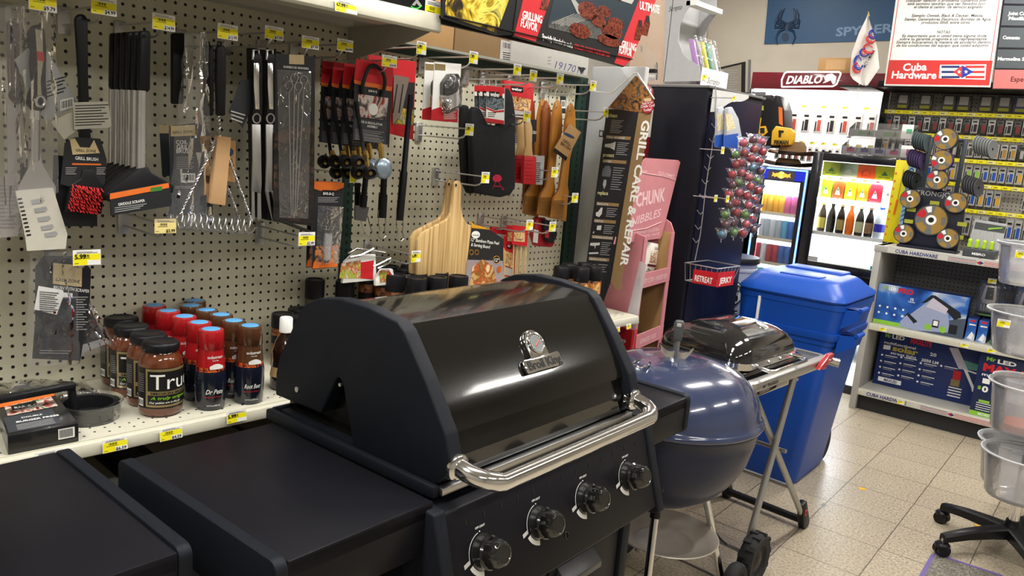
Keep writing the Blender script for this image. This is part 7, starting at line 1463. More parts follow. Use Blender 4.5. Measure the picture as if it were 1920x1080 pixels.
dstack(.035, 1.63, 6, mat('purple_disc', (.05, .03, .10), .8), 'stack of purple discs left of the middle column', 1); dstack(.03, 1.50, 5, mat('black_disc', (.015, .02, .02), .6), 'stack of black discs at the left above the lettering', 1); dstack(.36, 1.50, 6, mat('grey_black_disc', (.06, .06, .07), .6), 'stack of dark grey discs right of the lettering', 1)
# screwdriver tray
t = thing('screwdriver_display', B.p(.51, .12, 1.0755), 'grey cardboard tray of lime green screwdrivers with upright back card', 'display')
mb = bm(); mb.rb(.43, .60, .05, .17, 1.0757, 1.125, mat('dark_grey_tray', (.05, .055, .06), .5), .002); mb.text('MIBRO', (.48, .0496, 1.090), X1, Z1, .02, WHT, 'l', .02, 0, .07); mb.build('tray', t)
mb = bm(); mb.prism([(.43, .17, 1.08), (.60, .17, 1.08), (.612, .20, 1.285), (.438, .20, 1.295)], (0, .004, 0), TAGG); mb.prism([(.445, .1925, 1.235), (.606, .1925, 1.228), (.609, .1965, 1.270), (.447, .1965, 1.278)], (0, -.001, 0), hx('dark_grey_print', '4a4c4c')); mb.prism([(.52, .191, 1.24), (.59, .193, 1.256), (.595, .194, 1.264), (.52, .192, 1.25)], (0, -.002, 0), GRN); mb.build('back_card', t)
LIME = mat('lime_handle', (.40, .62, .02), .3, coat=.5)
for k in range(4):
    x = .452+k*.038; s_ = thing('screwdriver', B.p(x, .10, 1.126), f'lime handled screwdriver, {["first", "second", "third", "fourth"][k]} from the left in the tray', 'screwdriver', 'lime screwdrivers in the tray')
    mb = bm(); mb.lathe([(.008, 0), (.013, .004), (.014, .02), (.010, .03), (.013, .045), (.009, .052), (.007, .054)], LIME, 12, c=(x, .10, 1.1262)); mb.build('grip', s_); mb = bm(); mb.cyl((x, .10, 1.175), (x+.003, .115, 1.235), .003, .003, STL, 8); mb.build('blade', s_)
t = thing('measuring_sign', B.p(-.02, .31, 1.0765), 'tall yellow sign with orange pencil drawing and blue chevron strip beside the tall cooler', 'sign')
mb = bm(); mb.rb(-.085, .035, .31, .33, 1.0765, 1.615, hx('yellow_sign_print', 'e0d020', .4), .002); mb.build('panel', t)
mb = bm(); mb.bx(-.005, .034, .3088, .3095, 1.20, 1.60, hx('chevron_blue_print', '9ccbe8')); mb.bx(-.01, .012, .3084, .3093, 1.12, 1.2, RED)
for k in range(12): mb.prism([(.0, .3084, 1.22+k*.03), (.015, .3084, 1.235+k*.03), (.030, .3084, 1.22+k*.03), (.030, .3084, 1.228+k*.03), (.015, .3084, 1.243+k*.03), (.0, .3084, 1.228+k*.03)], (0, -.0003, 0), BLUEP)
mb.cyl((-.045, .308, 1.26), (-.038, .308, 1.36), .007, .007, ORG, 8); mb.cyl((-.038, .308, 1.36), (-.030, .308, 1.56), .002, .002, BRASS, 6)
for k in range(9): mb.bx(-.08, -.068, .3086, .3094, 1.12+k*.05, 1.135+k*.05, ORG)
mb.build('print', t)
# ================================================================ COOLERS
GL = clear('cooler_glass', .0, .02, bump=0, film=.3)
LITW = mat('cooler_liner', (.85, .88, .92), .5, emit=1.1, ecol=(.85, .93, 1)); LITW2 = mat('cooler_liner_warm', (.85, .85, .8), .5, emit=1.3, ecol=(.97, 1, .90))
BLUL = mat('blue_led_strip', (.1, .25, 1), .4, emit=5, ecol=(.10, .25, 1)); CBK = mat('cooler_black', (.008, .008, .012), .25, coat=.3); LEDW = mat('cooler_lamp', (1, 1, 1), .4, emit=11, ecol=(.92, .96, 1))
t = thing('drinks_cooler', B.p(-.92, .75, 0), 'slim drinks cooler outlined in blue light with cans on lit shelves', 'cooler')
x0, x1, y0, y1, ZT = -1.11, -.725, .60, .93, 1.50
def cab(t, x0, x1, y0, y1, z0, z1, fr, gl0, gl1, lin, gx=None):
    mb = bm(); mb.bx(x0, x1, y1-.03, y1, z0, z1, CBK); mb.bx(x0, x0+.025, y0, y1, z0, z1, CBK); mb.bx(x1-.025, x1, y0, y1, z0, z1, CBK); mb.bx(x0, x1, y0, y1, z1-.03, z1, CBK); mb.bx(x0, x1, y0, y1, z0, gl0, CBK); mb.build('cabinet_body', t)
    mb = bm(); mb.bx(x0+.026, x1-.026, y1-.045, y1-.031, gl0, z1-.03, lin); mb.bx(x0+.026, x0+.030, y0+.03, y1-.03, gl0, z1-.03, lin); mb.bx(x1-.030, x1-.026, y0+.03, y1-.03, gl0, z1-.03, lin); mb.build('lit_liner', t)
    mb = bm(); mb.rb(x0, x0+fr, y0-.02, y0, z0+.03, z1, CBK, .003); mb.rb(x1-fr, x1, y0-.02, y0, z0+.03, z1, CBK, .003); mb.rb(x0+fr, x1-fr, y0-.02, y0, gl1, z1, CBK, .003); mb.rb(x0+fr, x1-fr, y0-.02, y0, z0+.03, gl0, CBK, .003); d_ = mb.build('door', t)
    mb = bm(); mb.bx(x0+fr, x1-fr, y0-.012, y0-.008, gl0, gl1, GL); mb.build('glass', d_)
    return d_
d_ = cab(t, x0, x1, y0, y1, 0, ZT, .055, .12, 1.40, LITW)
mb = bm(); 
for a in ((x0+.006, x0+.018, .15, ZT-.008), (x1-.020, x1-.008, .15, ZT-.008)): mb.bx(a[0], a[1], y0-.026, y0-.0205, a[2], a[3], BLUL)
mb.bx(x0+.008, x1-.010, y0-.026, y0-.0205, ZT-.016, ZT-.004, BLUL); mb.bx(x0+.008, x1-.010, y0-.026, y0-.0205, .14, .146, BLUL); mb.build('light_strip', d_)
mb = bm(); mb.bx(x0+.02, x1-.02, y0-.0206, y0-.0201, 1.41, ZT-.02, mat('blue_lit_header', (.01, .02, .3), .4, emit=.5, ecol=(.01, .03, .8))); mb.build('blue_header', d_)
mb = bm(); z = 1.408; OBG = mat('lit_orange_logo', (.9, .4, .05), .4, emit=.9, ecol=(.95, .45, .05)); YBG = mat('lit_yellow_logo', (.95, .75, .1), .4, emit=1.2, ecol=(1, .8, .15))
mb.bx(x0+.08, x1-.10, y0-.0215, y0-.0205, z, z+.075, hx('grey_header', '4a4650')); cx = (x0+x1)/2-.01; mb.lathe([(0, 0), (.026, 0), (.026, .001)], YBG, 20, c=(cx, y0-.0225, z+.038), ax=(0, -1, 0))
for s_ in (-1, 1): mb.prism([(cx+s_*q, y0-.0245, z+w__) for q, w__ in ((.004, .03), (.012, .048), (.03, .052), (.05, .045), (.07, .055), (.066, .038), (.074, .022), (.056, .028), (.05, .018), (.034, .026), (.02, .018), (.012, .026))], (0, -.0008, 0), OBG)
mb.build('lit_logo', d_)
def can_(par, x, y, z, m, top=None, r=.026, h=.135, nm='drink_can', lab=None, cat='can', grp=None):
    t = thing(nm, B.p(x, y, z), lab, cat, grp); mb = bm(); mb.lathe([(r*.8, 0), (r, .006), (r, h*.93), (r*.8, h)], m, 14, c=(x, y, z)); mb.build('can_body', t)
    mb = bm(); mb.lathe([(0, h), (r*.8, h), (r*.82, h+.001)], STL, 14, c=(x, y, z), caps=False); mb.build('can_top', t); return t
CM = {k: hx('can_'+k, v, .3) for k, v in dict(yellow='e0a020', gold='d8a838', pink='c05a88', purple='8a4a90', white='dfe4e8', silver='b8c4cc', blue='2a6ab8', teal='3aa8b0', red='c03048', sky='5ab0d8').items()}
rows = [(1.10, 'top', ['yellow', 'gold', 'yellow', 'gold', 'pink', 'pink', 'white']), (.91, 'second', ['white', 'silver', 'white', 'silver', 'sky', 'blue', 'white']), (.72, 'third', ['red', 'white', 'red', 'red', 'blue', 'blue', 'blue']), (.53, 'fourth', ['teal', 'teal', 'white', 'teal', 'white', 'teal', 'teal']), (.34, 'fifth', ['blue', 'silver', 'blue', 'red', 'silver', 'blue', 'silver'])]
P0c = {}
for z, nm, cols in rows:
    z += .06
    mb = bm(); mb.rb(x0+.03, x1-.03, y0+.02, y1-.05, z-.008, z-.001, WHT, .001); mb.bx(x0+.035, x1-.035, y0+.015, y0+.02, z-.02, z+.004, hx('shelf_strip_cream', 'e4dcc0')); mb.build('shelf', t)
    mb = bm(); mb.bx(x0+.031, x1-.031, y0+.10, y0+.12, z+.165, z+.168, LEDW); mb.bx(x0+.031, x0+.040, y0+.02, y0+.03, z, z+.16, LEDW); mb.bx(x1-.040, x1-.031, y0+.02, y0+.03, z, z+.16, LEDW); mb.build('shelf_lamp', t)  # upright strips at both sides are added to brighten the cans
    for i, c_ in enumerate(cols):
        x = x0+.056+i*.0465; L_ = f'{c_} drink can on the {nm} shelf of the blue lit cooler'
        loc = B.p(x, y0+.05, z)
        if c_ not in P0c: P0c[c_] = can_(None, x, y0+.05, z, CM[c_], lab=L_, grp=f'cans on the {nm} shelf of the blue lit cooler')
        else: dup(P0c[c_], loc=loc, label=L_, group=f'cans on the {nm} shelf of the blue lit cooler')
# tall cooler on its base cooler
t = thing('drinks_cooler', B.p(-.35, .65, .76), 'wide black framed cooler with fruit drinks and soda bottles over an empty lit panel', 'cooler')
x0, x1, y0, y1, zb, ZT = -.665, -.045, .45, .95, .765, 1.63
d_ = cab(t, x0, x1, y0, y1, zb, ZT, .07, .86, 1.575, LITW2)
mb = bm(); n4 = [hx('lime_header', 'c8d820', .4), hx('sage_header', 'b8c8a8', .4), hx('orange_header', 'e0602a', .4), hx('olive_header', 'b0b818', .4)]
for k in range(4): mb.bx(x0+.075+k*.118, x0+.075+(k+1)*.118, y0+.002, y0+.006, 1.475, 1.57, n4[k])
for k in range(4):
    cx = x0+.134+k*.118; m_ = (mat('header_green', (.02, .14, .03), .5), GRYT, hx('header_red', 'b03018'), mat('header_green', (.02, .14, .03), .5))[k]
    if k in (0, 3): mb.prism([(cx-.022, y0+.0008, 1.505), (cx+.022, y0+.0008, 1.505), (cx, y0+.0008, 1.535)], (0, -.0004, 0), m_)
    else: mb.tube([(cx+.028*math.cos(R(q)), y0+.0005, 1.505+.025*math.sin(R(q))) for q in range(0, 181, 20)], .003, m_, 5)
    mb.text(('FRUIT', 'ORGANIC', 'SABOR', 'NATURAL')[k], (cx-.035, y0+.0004, 1.488), X1, Z1, .013, m_, 'l', .02, 0, .07)
mb.build('picture_header', d_)
for z in (1.315, 1.075): mb = bm(); mb.rb(x0+.03, x1-.03, y0+.02, y1-.05, z-.012, z-.001, WHT, .001); mb.bx(x0+.03, x1-.03, y0+.012, y0+.02, z-.022, z+.004, LEDW if z > 1.2 else WHT); mb.build('shelf', t)
mb = bm(); mb.bx(x0+.075, x1-.075, y0+.03, y0+.034, .865, 1.045, mat('lit_white_panel', (.9, .92, .9), .5, emit=1.25, ecol=(.97, 1, .93))); mb.build('lit_panel', t)
mb = bm(); mb.bx(x0+.035, x0+.042, y0+.02, y0+.03, 1.06, 1.50, LEDW); mb.bx(x1-.042, x1-.035, y0+.02, y0+.03, 1.06, 1.50, LEDW); mb.build('side_lamp', t)  # glowing side strips added so the backlit bottles come out brighter
mb = bm(); mb.bx(x0+.075, x0+.14, y0-.0215, y0-.0205, .864, .895, GRYT); mb.bx(x1-.12, x1-.075, y0-.0215, y0-.0205, .864, .89, hx('cyan_sticker', '2a90a8')); mb.build('door_sticker', d_)
JC = [('lime', '9ad020'), ('brown', '8a4a20'), ('yellow', 'f0c018'), ('orange', 'f0881c'), ('red', 'd02438'), ('white', 'e0d8d0')]
for k, (nm, h_) in enumerate(JC):
    x = x0+.105+k*.083; m_ = hx('juice_'+nm, h_, .3); z = 1.3155; b_ = thing('juice_carton', B.p(x, y0+.07, z), f'{nm} fruit drink bottle on the upper shelf of the wide cooler', 'bottle', 'fruit drinks in the wide cooler'); w_ = .039
    mb = bm(); mb.rb(x-w_, x+w_, y0+.04, y0+.10, z, z+.135, m_, .012, 3); mb.build('bottle_body', b_); mb = bm(); mb.prism([(x-.018, y0+.0396, z+.03), (x+.018, y0+.0396, z+.03), (x+.012, y0+.0396, z+.055), (x, y0+.0396, z+.085), (x-.012, y0+.0396, z+.055)], (0, -.0008, 0), WHT); mb.prism([(x-.008, y0+.0386, z+.06), (x+.008, y0+.0386, z+.06), (x, y0+.0386, z+.08)], (0, -.0006, 0), mat('leaf_green', (.02, .12, .02), .5)); mb.build('label', b_); mb = bm(); mb.lathe([(0, 0), (.012, 0), (.012, .014), (0, .014)], m_, 12, c=(x, y0+.07, z+.134)); mb.build('cap', b_)
SC_ = [('yellow', 'd8c850', '3a2a10'), ('black', '70704a', '141008'), ('dark', 'a09050', '201808'), ('orange', 'e06a10', 'e06a10'), ('grey', 'b8b890', '303020'), ('brown', '8a6a4a', '140c08')]
for k, (nm, lab_, liq) in enumerate(SC_):
    x = x0+.10+k*.065; z = 1.0755; b_ = thing('soda_bottle', B.p(x, y0+.07, z), f'{nm} soda bottle on the lower shelf of the wide cooler', 'bottle', 'soda bottles in the wide cooler')
    mb = bm(); mb.lathe([(.024, 0), (.028, .01), (.028, .06), (.026, .08), (.029, .105), (.022, .145), (.011, .175), (.011, .19)], hx('liquid_'+nm, liq, .15), 16, c=(x, y0+.07, z)); mb.build('bottle_body', b_, smooth=60); mb = bm(); mb.lathe([(.0292, .025), (.0292, .10)], hx('label_'+nm, lab_, .4), 16, c=(x, y0+.07, z), caps=False); mb.build('label', b_); mb = bm(); mb.lathe([(0, .19), (.013, .19), (.013, .204), (0, .204)], hx('label_'+nm, lab_, .4), 12, c=(x, y0+.07, z)); mb.build('cap', b_)
x = x0+.495; b_ = thing('soda_bottle', B.p(x, y0+.07, 1.0755), 'large clear bottle with blue label and blue cap at the right of the lower shelf', 'bottle'); z = 1.0755
mb = bm(); mb.lathe([(.034, 0), (.038, .01), (.038, .10), (.032, .135), (.014, .19), (.014, .20)], hx('clear_bottle_print', 'c8d4dc', .15), 18, c=(x, y0+.07, z)); mb.build('bottle_body', b_, smooth=60); mb = bm(); mb.lathe([(.0386, .045), (.0386, .10)], hx('deep_blue_label', '2a2a98', .4), 18, c=(x, y0+.07, z), caps=False); mb.build('label', b_); mb = bm(); mb.lathe([(0, .20), (.017, .20), (.017, .216), (0, .216)], BLUEP, 12, c=(x, y0+.07, z)); mb.build('cap', b_)
t = thing('drinks_cooler', B.p(-.35, .6, 0), 'low open cooler with bright lit shelves under the wide cooler', 'cooler')
x0, x1, y0, y1, zb, ZT = -.60, -.05, .30, .92, 0, .76
mb = bm(); mb.bx(x0, x1, y1-.03, y1, zb, ZT, CBK); mb.bx(x0, x0+.02, y0, y1, zb, ZT, CBK); mb.bx(x1-.012, x1, y0, y1, zb, ZT, CBK); mb.bx(x0, x1, y0, y1, ZT-.12, ZT, CBK); mb.bx(x0, x1, y0+.0, y1, 0, .06, CBK); mb.build('cabinet_body', t)
mb = bm(); mb.bx(x0+.021, x1-.013, y1-.04, y1-.031, .06, ZT-.12, LITW); mb.bx(x0+.021, x1-.013, y0+.01, y1-.031, .061, .075, LITW); mb.build('lit_liner', t)
mb = bm(); mb.bx(x0+.021, x1-.013, y0+.02, y0+.04, ZT-.135, ZT-.122, LEDW); mb.build('lamp', t)
for k, (z, nm) in enumerate(((.22, 'lower'), (.42, 'upper'))):
    mb = bm(); mb.rb(x0+.021, x1-.013, y0+.05, y1-.04, z-.008, z, WHT, .001); mb.build('shelf', t)
    for i in range(6):
        nm_ = ['teal', 'red', 'white', 'blue', 'red', 'teal'][i]; L_ = f'{nm_} can on the {nm} shelf of the low open cooler'; x = x0+.07+i*.082
        if nm_ == 'teal' or True: dup(P0c[nm_ if nm_ in P0c else 'blue'], loc=B.p(x, y0+.12, z+.0005), label=L_, group=f'cans on the {nm} shelf of the low open cooler')
# bucket of wood glue and a clear sheet behind the bins
c = wy(1372, 478, 3.28); c.z -= .345; t = thing('glue_bucket', c, 'grey white bucket with black lid and oval label standing behind the bins', 'bucket')
mb = MB(); mb.lathe([(.125, 0), (.13, .005), (.142, .27), (.146, .272), (.146, .285), (.143, .287), (.143, .315)], hx('bucket_grey_white', 'b4bac8', .4), 32, c=c); mb.build('bucket_body', t)
mb = MB(); mb.lathe([(.145, .315), (.155, .315), (.155, .338), (.150, .345), (.05, .346), (0, .346)], BLKP, 32, c=c); mb.build('lid', t)
th = math.atan2(CAM.y-c.y, CAM.x-c.x)+.1
mb = MB()
def bw(a, z, r=.1405): return c+Vector(((r+.00004*z)*math.cos(th+a), (r)*math.sin(th+a), z))
def ring(rx, rz, m, e): mb.add([bw(rx*math.cos(R(k)), .155+rz*math.sin(R(k)), .1415+e) for k in range(0, 360, 15)], [tuple(range(24))], m)
ring(.56, .075, INK, 0); ring(.52, .068, WHT, .0012)
for s_, z, sz, a0, w_ in (('K-BOND', .165, .05, -.40, .8), ('FAKE', .02, .06, -.4, .8)):
    v, f = text_geo(s_, .02, 0, 20); W = v[:, 0].max(); mb.add([bw(a0+q[0]/W*w_, z+q[1]*sz, .1435) for q in v], f, INK)
for k in range(3): a = -.25+k*.25; mb.add([bw(a+q, z_, .1435) for q, z_ in ((-.09, .11), (-.07, .14), (.07, .145), (.10, .13), (.09, .105), (.04, .12), (-.03, .10))], [tuple(range(7))], INK)
mb.build('label', t)
t = thing('bucket_stand', (c.x, c.y, 0), 'dark carton supporting the glue bucket behind the bins', 'box'); mb = MB(); mb.rb(c.x-.15, c.x+.15, c.y-.14, c.y+.15, 0, c.z-.001, mat('dark_blue_carton', (.01, .016, .03), .5), .003); mb.build('box_body', t)
# things on top of the coolers
STRAW = mat('brown_straw', (.22, .13, .06), .8, bump=1, bscale=120, nscale=90); 
def hat(cx, cy, z, r, lab, h=.10):
    t = thing('straw_hat', B.p(cx, cy, z), lab, 'hat', 'straw hats on the cooler')
    mb = bm(); mb.surf(lambda u, v: Vector((cx+(r*.38+(r*.62)*v)*math.cos(2*math.pi*u)*1.1, cy+(r*.38+(r*.62)*v)*math.sin(2*math.pi*u)*.85, z+.012+.045*v*v*abs(math.cos(2*math.pi*u)))), 40, 6, STRAW, cu=True); mb.build('brim', t)
    mb = bm(); mb.lathe([(r*.40, .010), (r*.38, h*.7), (r*.30, h), (r*.1, h*.9), (0, h*.88)], STRAW, 32, c=(cx, cy, z), caps=False); mb.build('crown', t, smooth=60)
    mb = bm(); mb.lathe([(r*.405, .014), (r*.395, .035)], BLKP, 32, c=(cx, cy, z), caps=False); mb.build('band', t)
hat(-.96, .77, 1.503, .24, 'lower straw hat lying on the blue lit cooler', .07); hat(-.94, .77, 1.59, .26, 'upper straw hat with woven crown stacked on the lower hat', .11)
t = thing('stock_cabinet', B.p(-1.4, .75, 0), 'dark cabinet beside the blue lit cooler that carries the generator', 'cabinet'); mb = bm(); mb.rb(-1.6, -1.225, .62, .93, 0, 1.66, CBK, .004); mb.build('cabinet_body', t)
t = thing('portable_generator', B.p(-1.05, .7, 1.66), 'black and yellow portable generator cover with carry handle', 'generator'); p = PB(.70); YG = mat('generator_yellow', (.75, .42, .02), .4)
def Bp(a, b, v): return Vector(B.on(a, b, 1, v))
o = [(1407, 276), (1412, 186), (1418, 178), (1446, 178), (1452, 186), (1453, 178), (1462, 180), (1470, 206), (1472, 276)]
mb = bm(); mb.prismb([(Bp(a, b, .70)) for a, b in o], (0, .18, 0), BLKP, r=.008, seg=3); mb.build('housing', t)
mb = MB(); p.poly(mb, [(1411, 226), (1420, 214), (1428, 222), (1424, 246), (1411, 242)], .004, YG, .001); p.poly(mb, [(1422, 238), (1436, 236), (1440, 248), (1430, 256), (1420, 248)], .004, YG, .001); p.poly(mb, [(1416, 198), (1432, 198), (1432, 207), (1416, 207)], .002, hx('olive_label', 'a8a838'), .001); p.poly(mb, [(1426, 240), (1434, 240), (1434, 250), (1426, 250)], .002, INK, .006); p.poly(mb, [(1413, 228), (1420, 224), (1422, 236), (1415, 238)], .002, INK, .006); p.poly(mb, [(1460, 200), (1467, 202), (1468, 236), (1461, 232)], .002, ORG, .001); p.poly(mb, [(1412, 182), (1430, 180), (1428, 190), (1412, 190)], .001, hx('pale_lilac_print', 'b8a8b0'), .0005); mb.build('yellow_panels', t)
t = thing('generator_pouch', B.p(-1.0, .5, 1.66), 'yellow rounded pouch with black lettering in front of the generator', 'pouch')
mb = bm(); mb.prismb([Bp(a, b, .63) for a, b in ((1445, 272), (1447, 246), (1454, 236), (1480, 240), (1489, 248), (1488, 262), (1482, 272))], (0, .05, 0), YG, r=.008, seg=3); mb.build('pouch_body', t)
p = PB(.628); mb = MB(); p.text(mb, 'FIRMAN', (1451, 271), (1478, 271), 8, INK, .001, .04); p.poly(mb, [(1460, 244), (1470, 245), (1469, 249), (1465, 249), (1464, 258), (1460, 257)], .001, INK, .0005); mb.build('lettering', t)
t = thing('turbine_box', B.p(-1.25, .6, 1.66), 'tall black box with vertical white lettering left of the generator', 'box'); mb = bm(); q0, q1 = Bp(1382, 276, .71), Bp(1406, 178, .71); mb.rb(q0.x-.02, q1.x-.015, .71, .85, 1.6615, q1.z+.02, BLKP, .004); mb.build('box_body', t)
p = PB(.7095); mb = MB(); a_, b_ = p.fn(1392, 236), p.fn(1396, 206); d = b_-a_; mb.text('TURBINE', a_+p.n*.0006, d, p.n.cross(d.normalized()), .05, WHT, 'l', .03, 0, d.length); mb.build('lettering', t)
# clear acrylic boxes on the wide cooler
ACR = clear('acrylic', .05, .03, bump=0, film=.6); GPAN = hx('grey_display_card', '7a7c78', .5)
def acryl(x0, x1, y0, y1, z0, z1, lab, kind):
    t = thing('acrylic_case', B.p((x0+x1)/2, (y0+y1)/2, z0), lab, 'display case')
    mb = bm(); mb.bx(x0, x1, y0, y0+.003, z0, z0+(z1-z0)*.55, ACR); mb.bx(x0, x1, y1-.003, y1, z0, z1, ACR); mb.bx(x0, x1, y0, y1, z0, z0+.004, ACR)
    for x in (x0, x1-.003): mb.prism([(x, y0, z0), (x, y1, z0), (x, y1, z1), (x, y0, z0+(z1-z0)*.55)], (.003, 0, 0), ACR)
    mb.build('clear_shell', t)
    if kind == 'green':
        n = 2; w_ = (x1-x0-.08)/n; h = (z1-z0)*.42
        for k in range(n):
            a = x0+.004+k*w_; mb = bm(); mb.bx(a, a+w_-.004, y0+.006, y0+.012, z0+.006, z0+.006+h, GPAN); mb.bx(a+w_*.35, a+w_*.92, y0+.0050, y0+.0058, z0+.016, z0+h-.004, hx('green_display_print', '4a7a38')); mb.prism([(a+w_*.7, y0+.0048, z0+.016), (a+w_*.85, y0+.0048, z0+.016), (a+w_*.78, y0+.0048, z0+.05)], (0, -.0005, 0), INK); mb.build('display_card', t)
        mb = bm(); mb.bx(x1-.075, x1-.004, y0+.006, y0+.010, z0+.006, z0+.10, WHT); mb.bx(x1-.045, x1-.01, y0+.005, y0+.0058, z0+.04, z0+.07, hx('mint_print', '3ab080')); mb.build('price_card', t)
    else:
        cols = ['b02858', '4a2868', '3a2868', 'b82858']; w_ = (x1-x0-.09)/4; h = (z1-z0)*.42
        for k in range(4):
            a = x0+.004+k*w_; mb = bm(); mb.bx(a, a+w_-.006, y0+.006, y0+.04, z0+.006, z0+.006+h, hx('grey_pack', 'a4a0a4')); mb.bx(a+w_*.3, a+w_*.85, y0+.0052, y0+.0058, z0+.020, z0+h, hx('print_'+cols[k], cols[k])); mb.prism([(a+w_*.4, y0+.005, z0+.03), (a+w_*.7, y0+.005, z0+.045), (a+w_*.6, y0+.005, z0+.06)], (0, -.0005, 0), INK); mb.build('display_pack', t)
        mb = bm(); mb.bx(x1-.085, x1-.004, y0+.006, y0+.010, z0+.006, z0+.085, WHT); mb.bx(x1-.05, x1-.015, y0+.005, y0+.0058, z0+.02, z0+.06, hx('print_b02858', 'b02858')); mb.build('price_card', t)
    return t
acryl(-.50, -.03, .50, .64, 1.632, 1.745, 'clear case with pink and purple packs on top of the wide cooler', 'pink')
acryl(-.475, -.06, .52, .64, 1.7455+.01, 1.86, 'clear case with green pictured cards stacked above the pink and purple one', 'green')
mb = bm(); mb.rb(-.49, -.04, .515, .645, 1.7455, 1.7545, ACR, .001); tag(mb.build('acrylic_plate'), 'clear plate between the two stacked display cases', 'plate')
# ================================================================ LIT SAW BLADE DISPLAY
DRED = mat('dark_red_header', (.14, .008, .015), .3, coat=.4); LIT = mat('lit_sign_white', (1, 1, .97), .4, emit=1.6, ecol=(1, 1, .96))
YD = .95; t = thing('blade_display', B.p(-.95, 1.2, 0), 'brightly lit blade display cabinet with dark red illuminated header', 'display cabinet')
zh0, zh1 = 2.105, 2.235; XA, XB = -1.42, -.40
mb = bm(); mb.rb(XA, XB, YD, YD+.35, zh0, zh1, DRED, .006); h_ = mb.build('header', t)
p = PB(YD-.001)
mb = MB()
ro = [(1466, 163), (1466, 150), (1471, 138), (1476, 135), (1573, 135), (1577, 138), (1569, 158), (1562, 162)]
for i in range(len(ro)): a, b = ro[i], ro[(i+1) % len(ro)]; mb.cyl(p.fn(*a)+p.n*.004, p.fn(*b)+p.n*.004, .0055, .0055, LIT, 8)
p.text(mb, 'DIABLO', (1474, 157), (1541, 156), 14, LIT, .004, .02, .25)
p.poly(mb, [(1543, 156), (1548, 152), (1546, 146), (1551, 140), (1560, 138), (1568, 144), (1566, 156), (1562, 158), (1558, 150), (1550, 154)], .003, LIT, .002); mb.build('lit_logo', h_)
LP = mat('lit_back_panel', (.9, .87, .84), .5, emit=.75, ecol=(1, .97, .93))
mb = bm(); mb.bx(XA+.01, XB-.005, YD+.30, YD+.31, 1.5, zh0, LP); mb.build('back_panel', t)
mb = bm(); mb.bx(XA, XA+.01, YD, YD+.34, 0, zh0, CBK); mb.bx(XB-.005, XB, YD, YD+.34, 0, zh0, CBK); mb.bx(XA, XB, YD+.02, YD+.34, 0, 1.5, CBK); mb.build('cabinet_body', t)
mb = bm(); mb.bx(XA+.02, XB-.02, YD+.02, YD+.06, zh0-.02, zh0-.001, mat('header_lamp', (1, 1, 1), .4, emit=6, ecol=(1, .97, .92))); mb.build('header_lamp', t)
# packets inside, and rows of packets on the pegboard wall
def hanger(x, z, y, w_, h, m1, m2, lab, grp, proto={}):
    k = (w_, h, m1.name, m2.name)
    if k in proto: return dup(proto[k], loc=B.p(x, y, z), label=lab, group=grp)
    t = thing('blade_pack', B.p(x, y, z), lab, 'blade pack', grp)
    mb = bm(); mb.rb(x-w_/2, x+w_/2, y, y+.03, z, z+h, m1, .002); mb.build('card', t)
    mb = bm(); mb.bx(x-w_*.1, x+w_*.34, y-.0012, y-.0002, z+h*.12, z+h*.62, m2); mb.bx(x-w_*.38, x-w_*.22, y-.0012, y-.0002, z+h*.1, z+h*.55, INK); mb.bx(x-w_*.3, x+w_*.3, y-.0012, y-.0002, z+h*.74, z+h*.84, INK); mb.build('print', t); proto[k] = t; return t
PW = hx('pack_white', 'd8d4d0', .4); PG = hx('pack_grey', 'b4b2ae', .4); PDK = hx('pack_dark', '4a4848', .4); rg = random.Random(12)
PK = [hx('pack_ink', '2a2428'), hx('pack_pale_red', 'b84a40')]
n = 0
for z, k0, nm, hh in ((1.79, 8, 'upper', .17), (1.565, 15, 'lower', .12)):
    for k in range(k0):
        x = XA+.20+k*(.80/k0); hanger(x, z, YD+.24, .80/k0*.62, hh, PW, PK[k % 2], f'white blade pack in the {nm} row of the lit blade display', f'blade packs, {nm} row of the lit display')
mb = bm()
for z, k0, nm in ((1.985, 5, 'upper'), (1.70, 9, 'lower')):
    for k in range(k0):
        x = XA+.22+k*(.80/k0); mb = bm(); tag_face(mb, (x-.02, YD+.21, z), X1, Z1, .042, .024, nrm=-Y1); tag(mb.build('price_tag'), f'small yellow tag in the {nm} row of the lit blade display', 'price tag', f'yellow tags, {nm} row of the lit blade display')
t = thing('carton', B.p(-.75, 1.1, zh1), 'brown taped carton lying on top of the red header', 'box'); mb = bm(); a_, b_ = B.on(1532, 135, 1, 1.0), B.on(1592, 112, 1, 1.0); mb.rb(a_.x, b_.x+.03, 1.0, 1.2, zh1+.001, b_.z+.015, CARD, .003); mb.build('box_body', t); mb = bm(); mb.bx(a_.x+.06, b_.x-.02, .9995, .9999, zh1+.03, b_.z, CARD2); mb.build('tape', t)
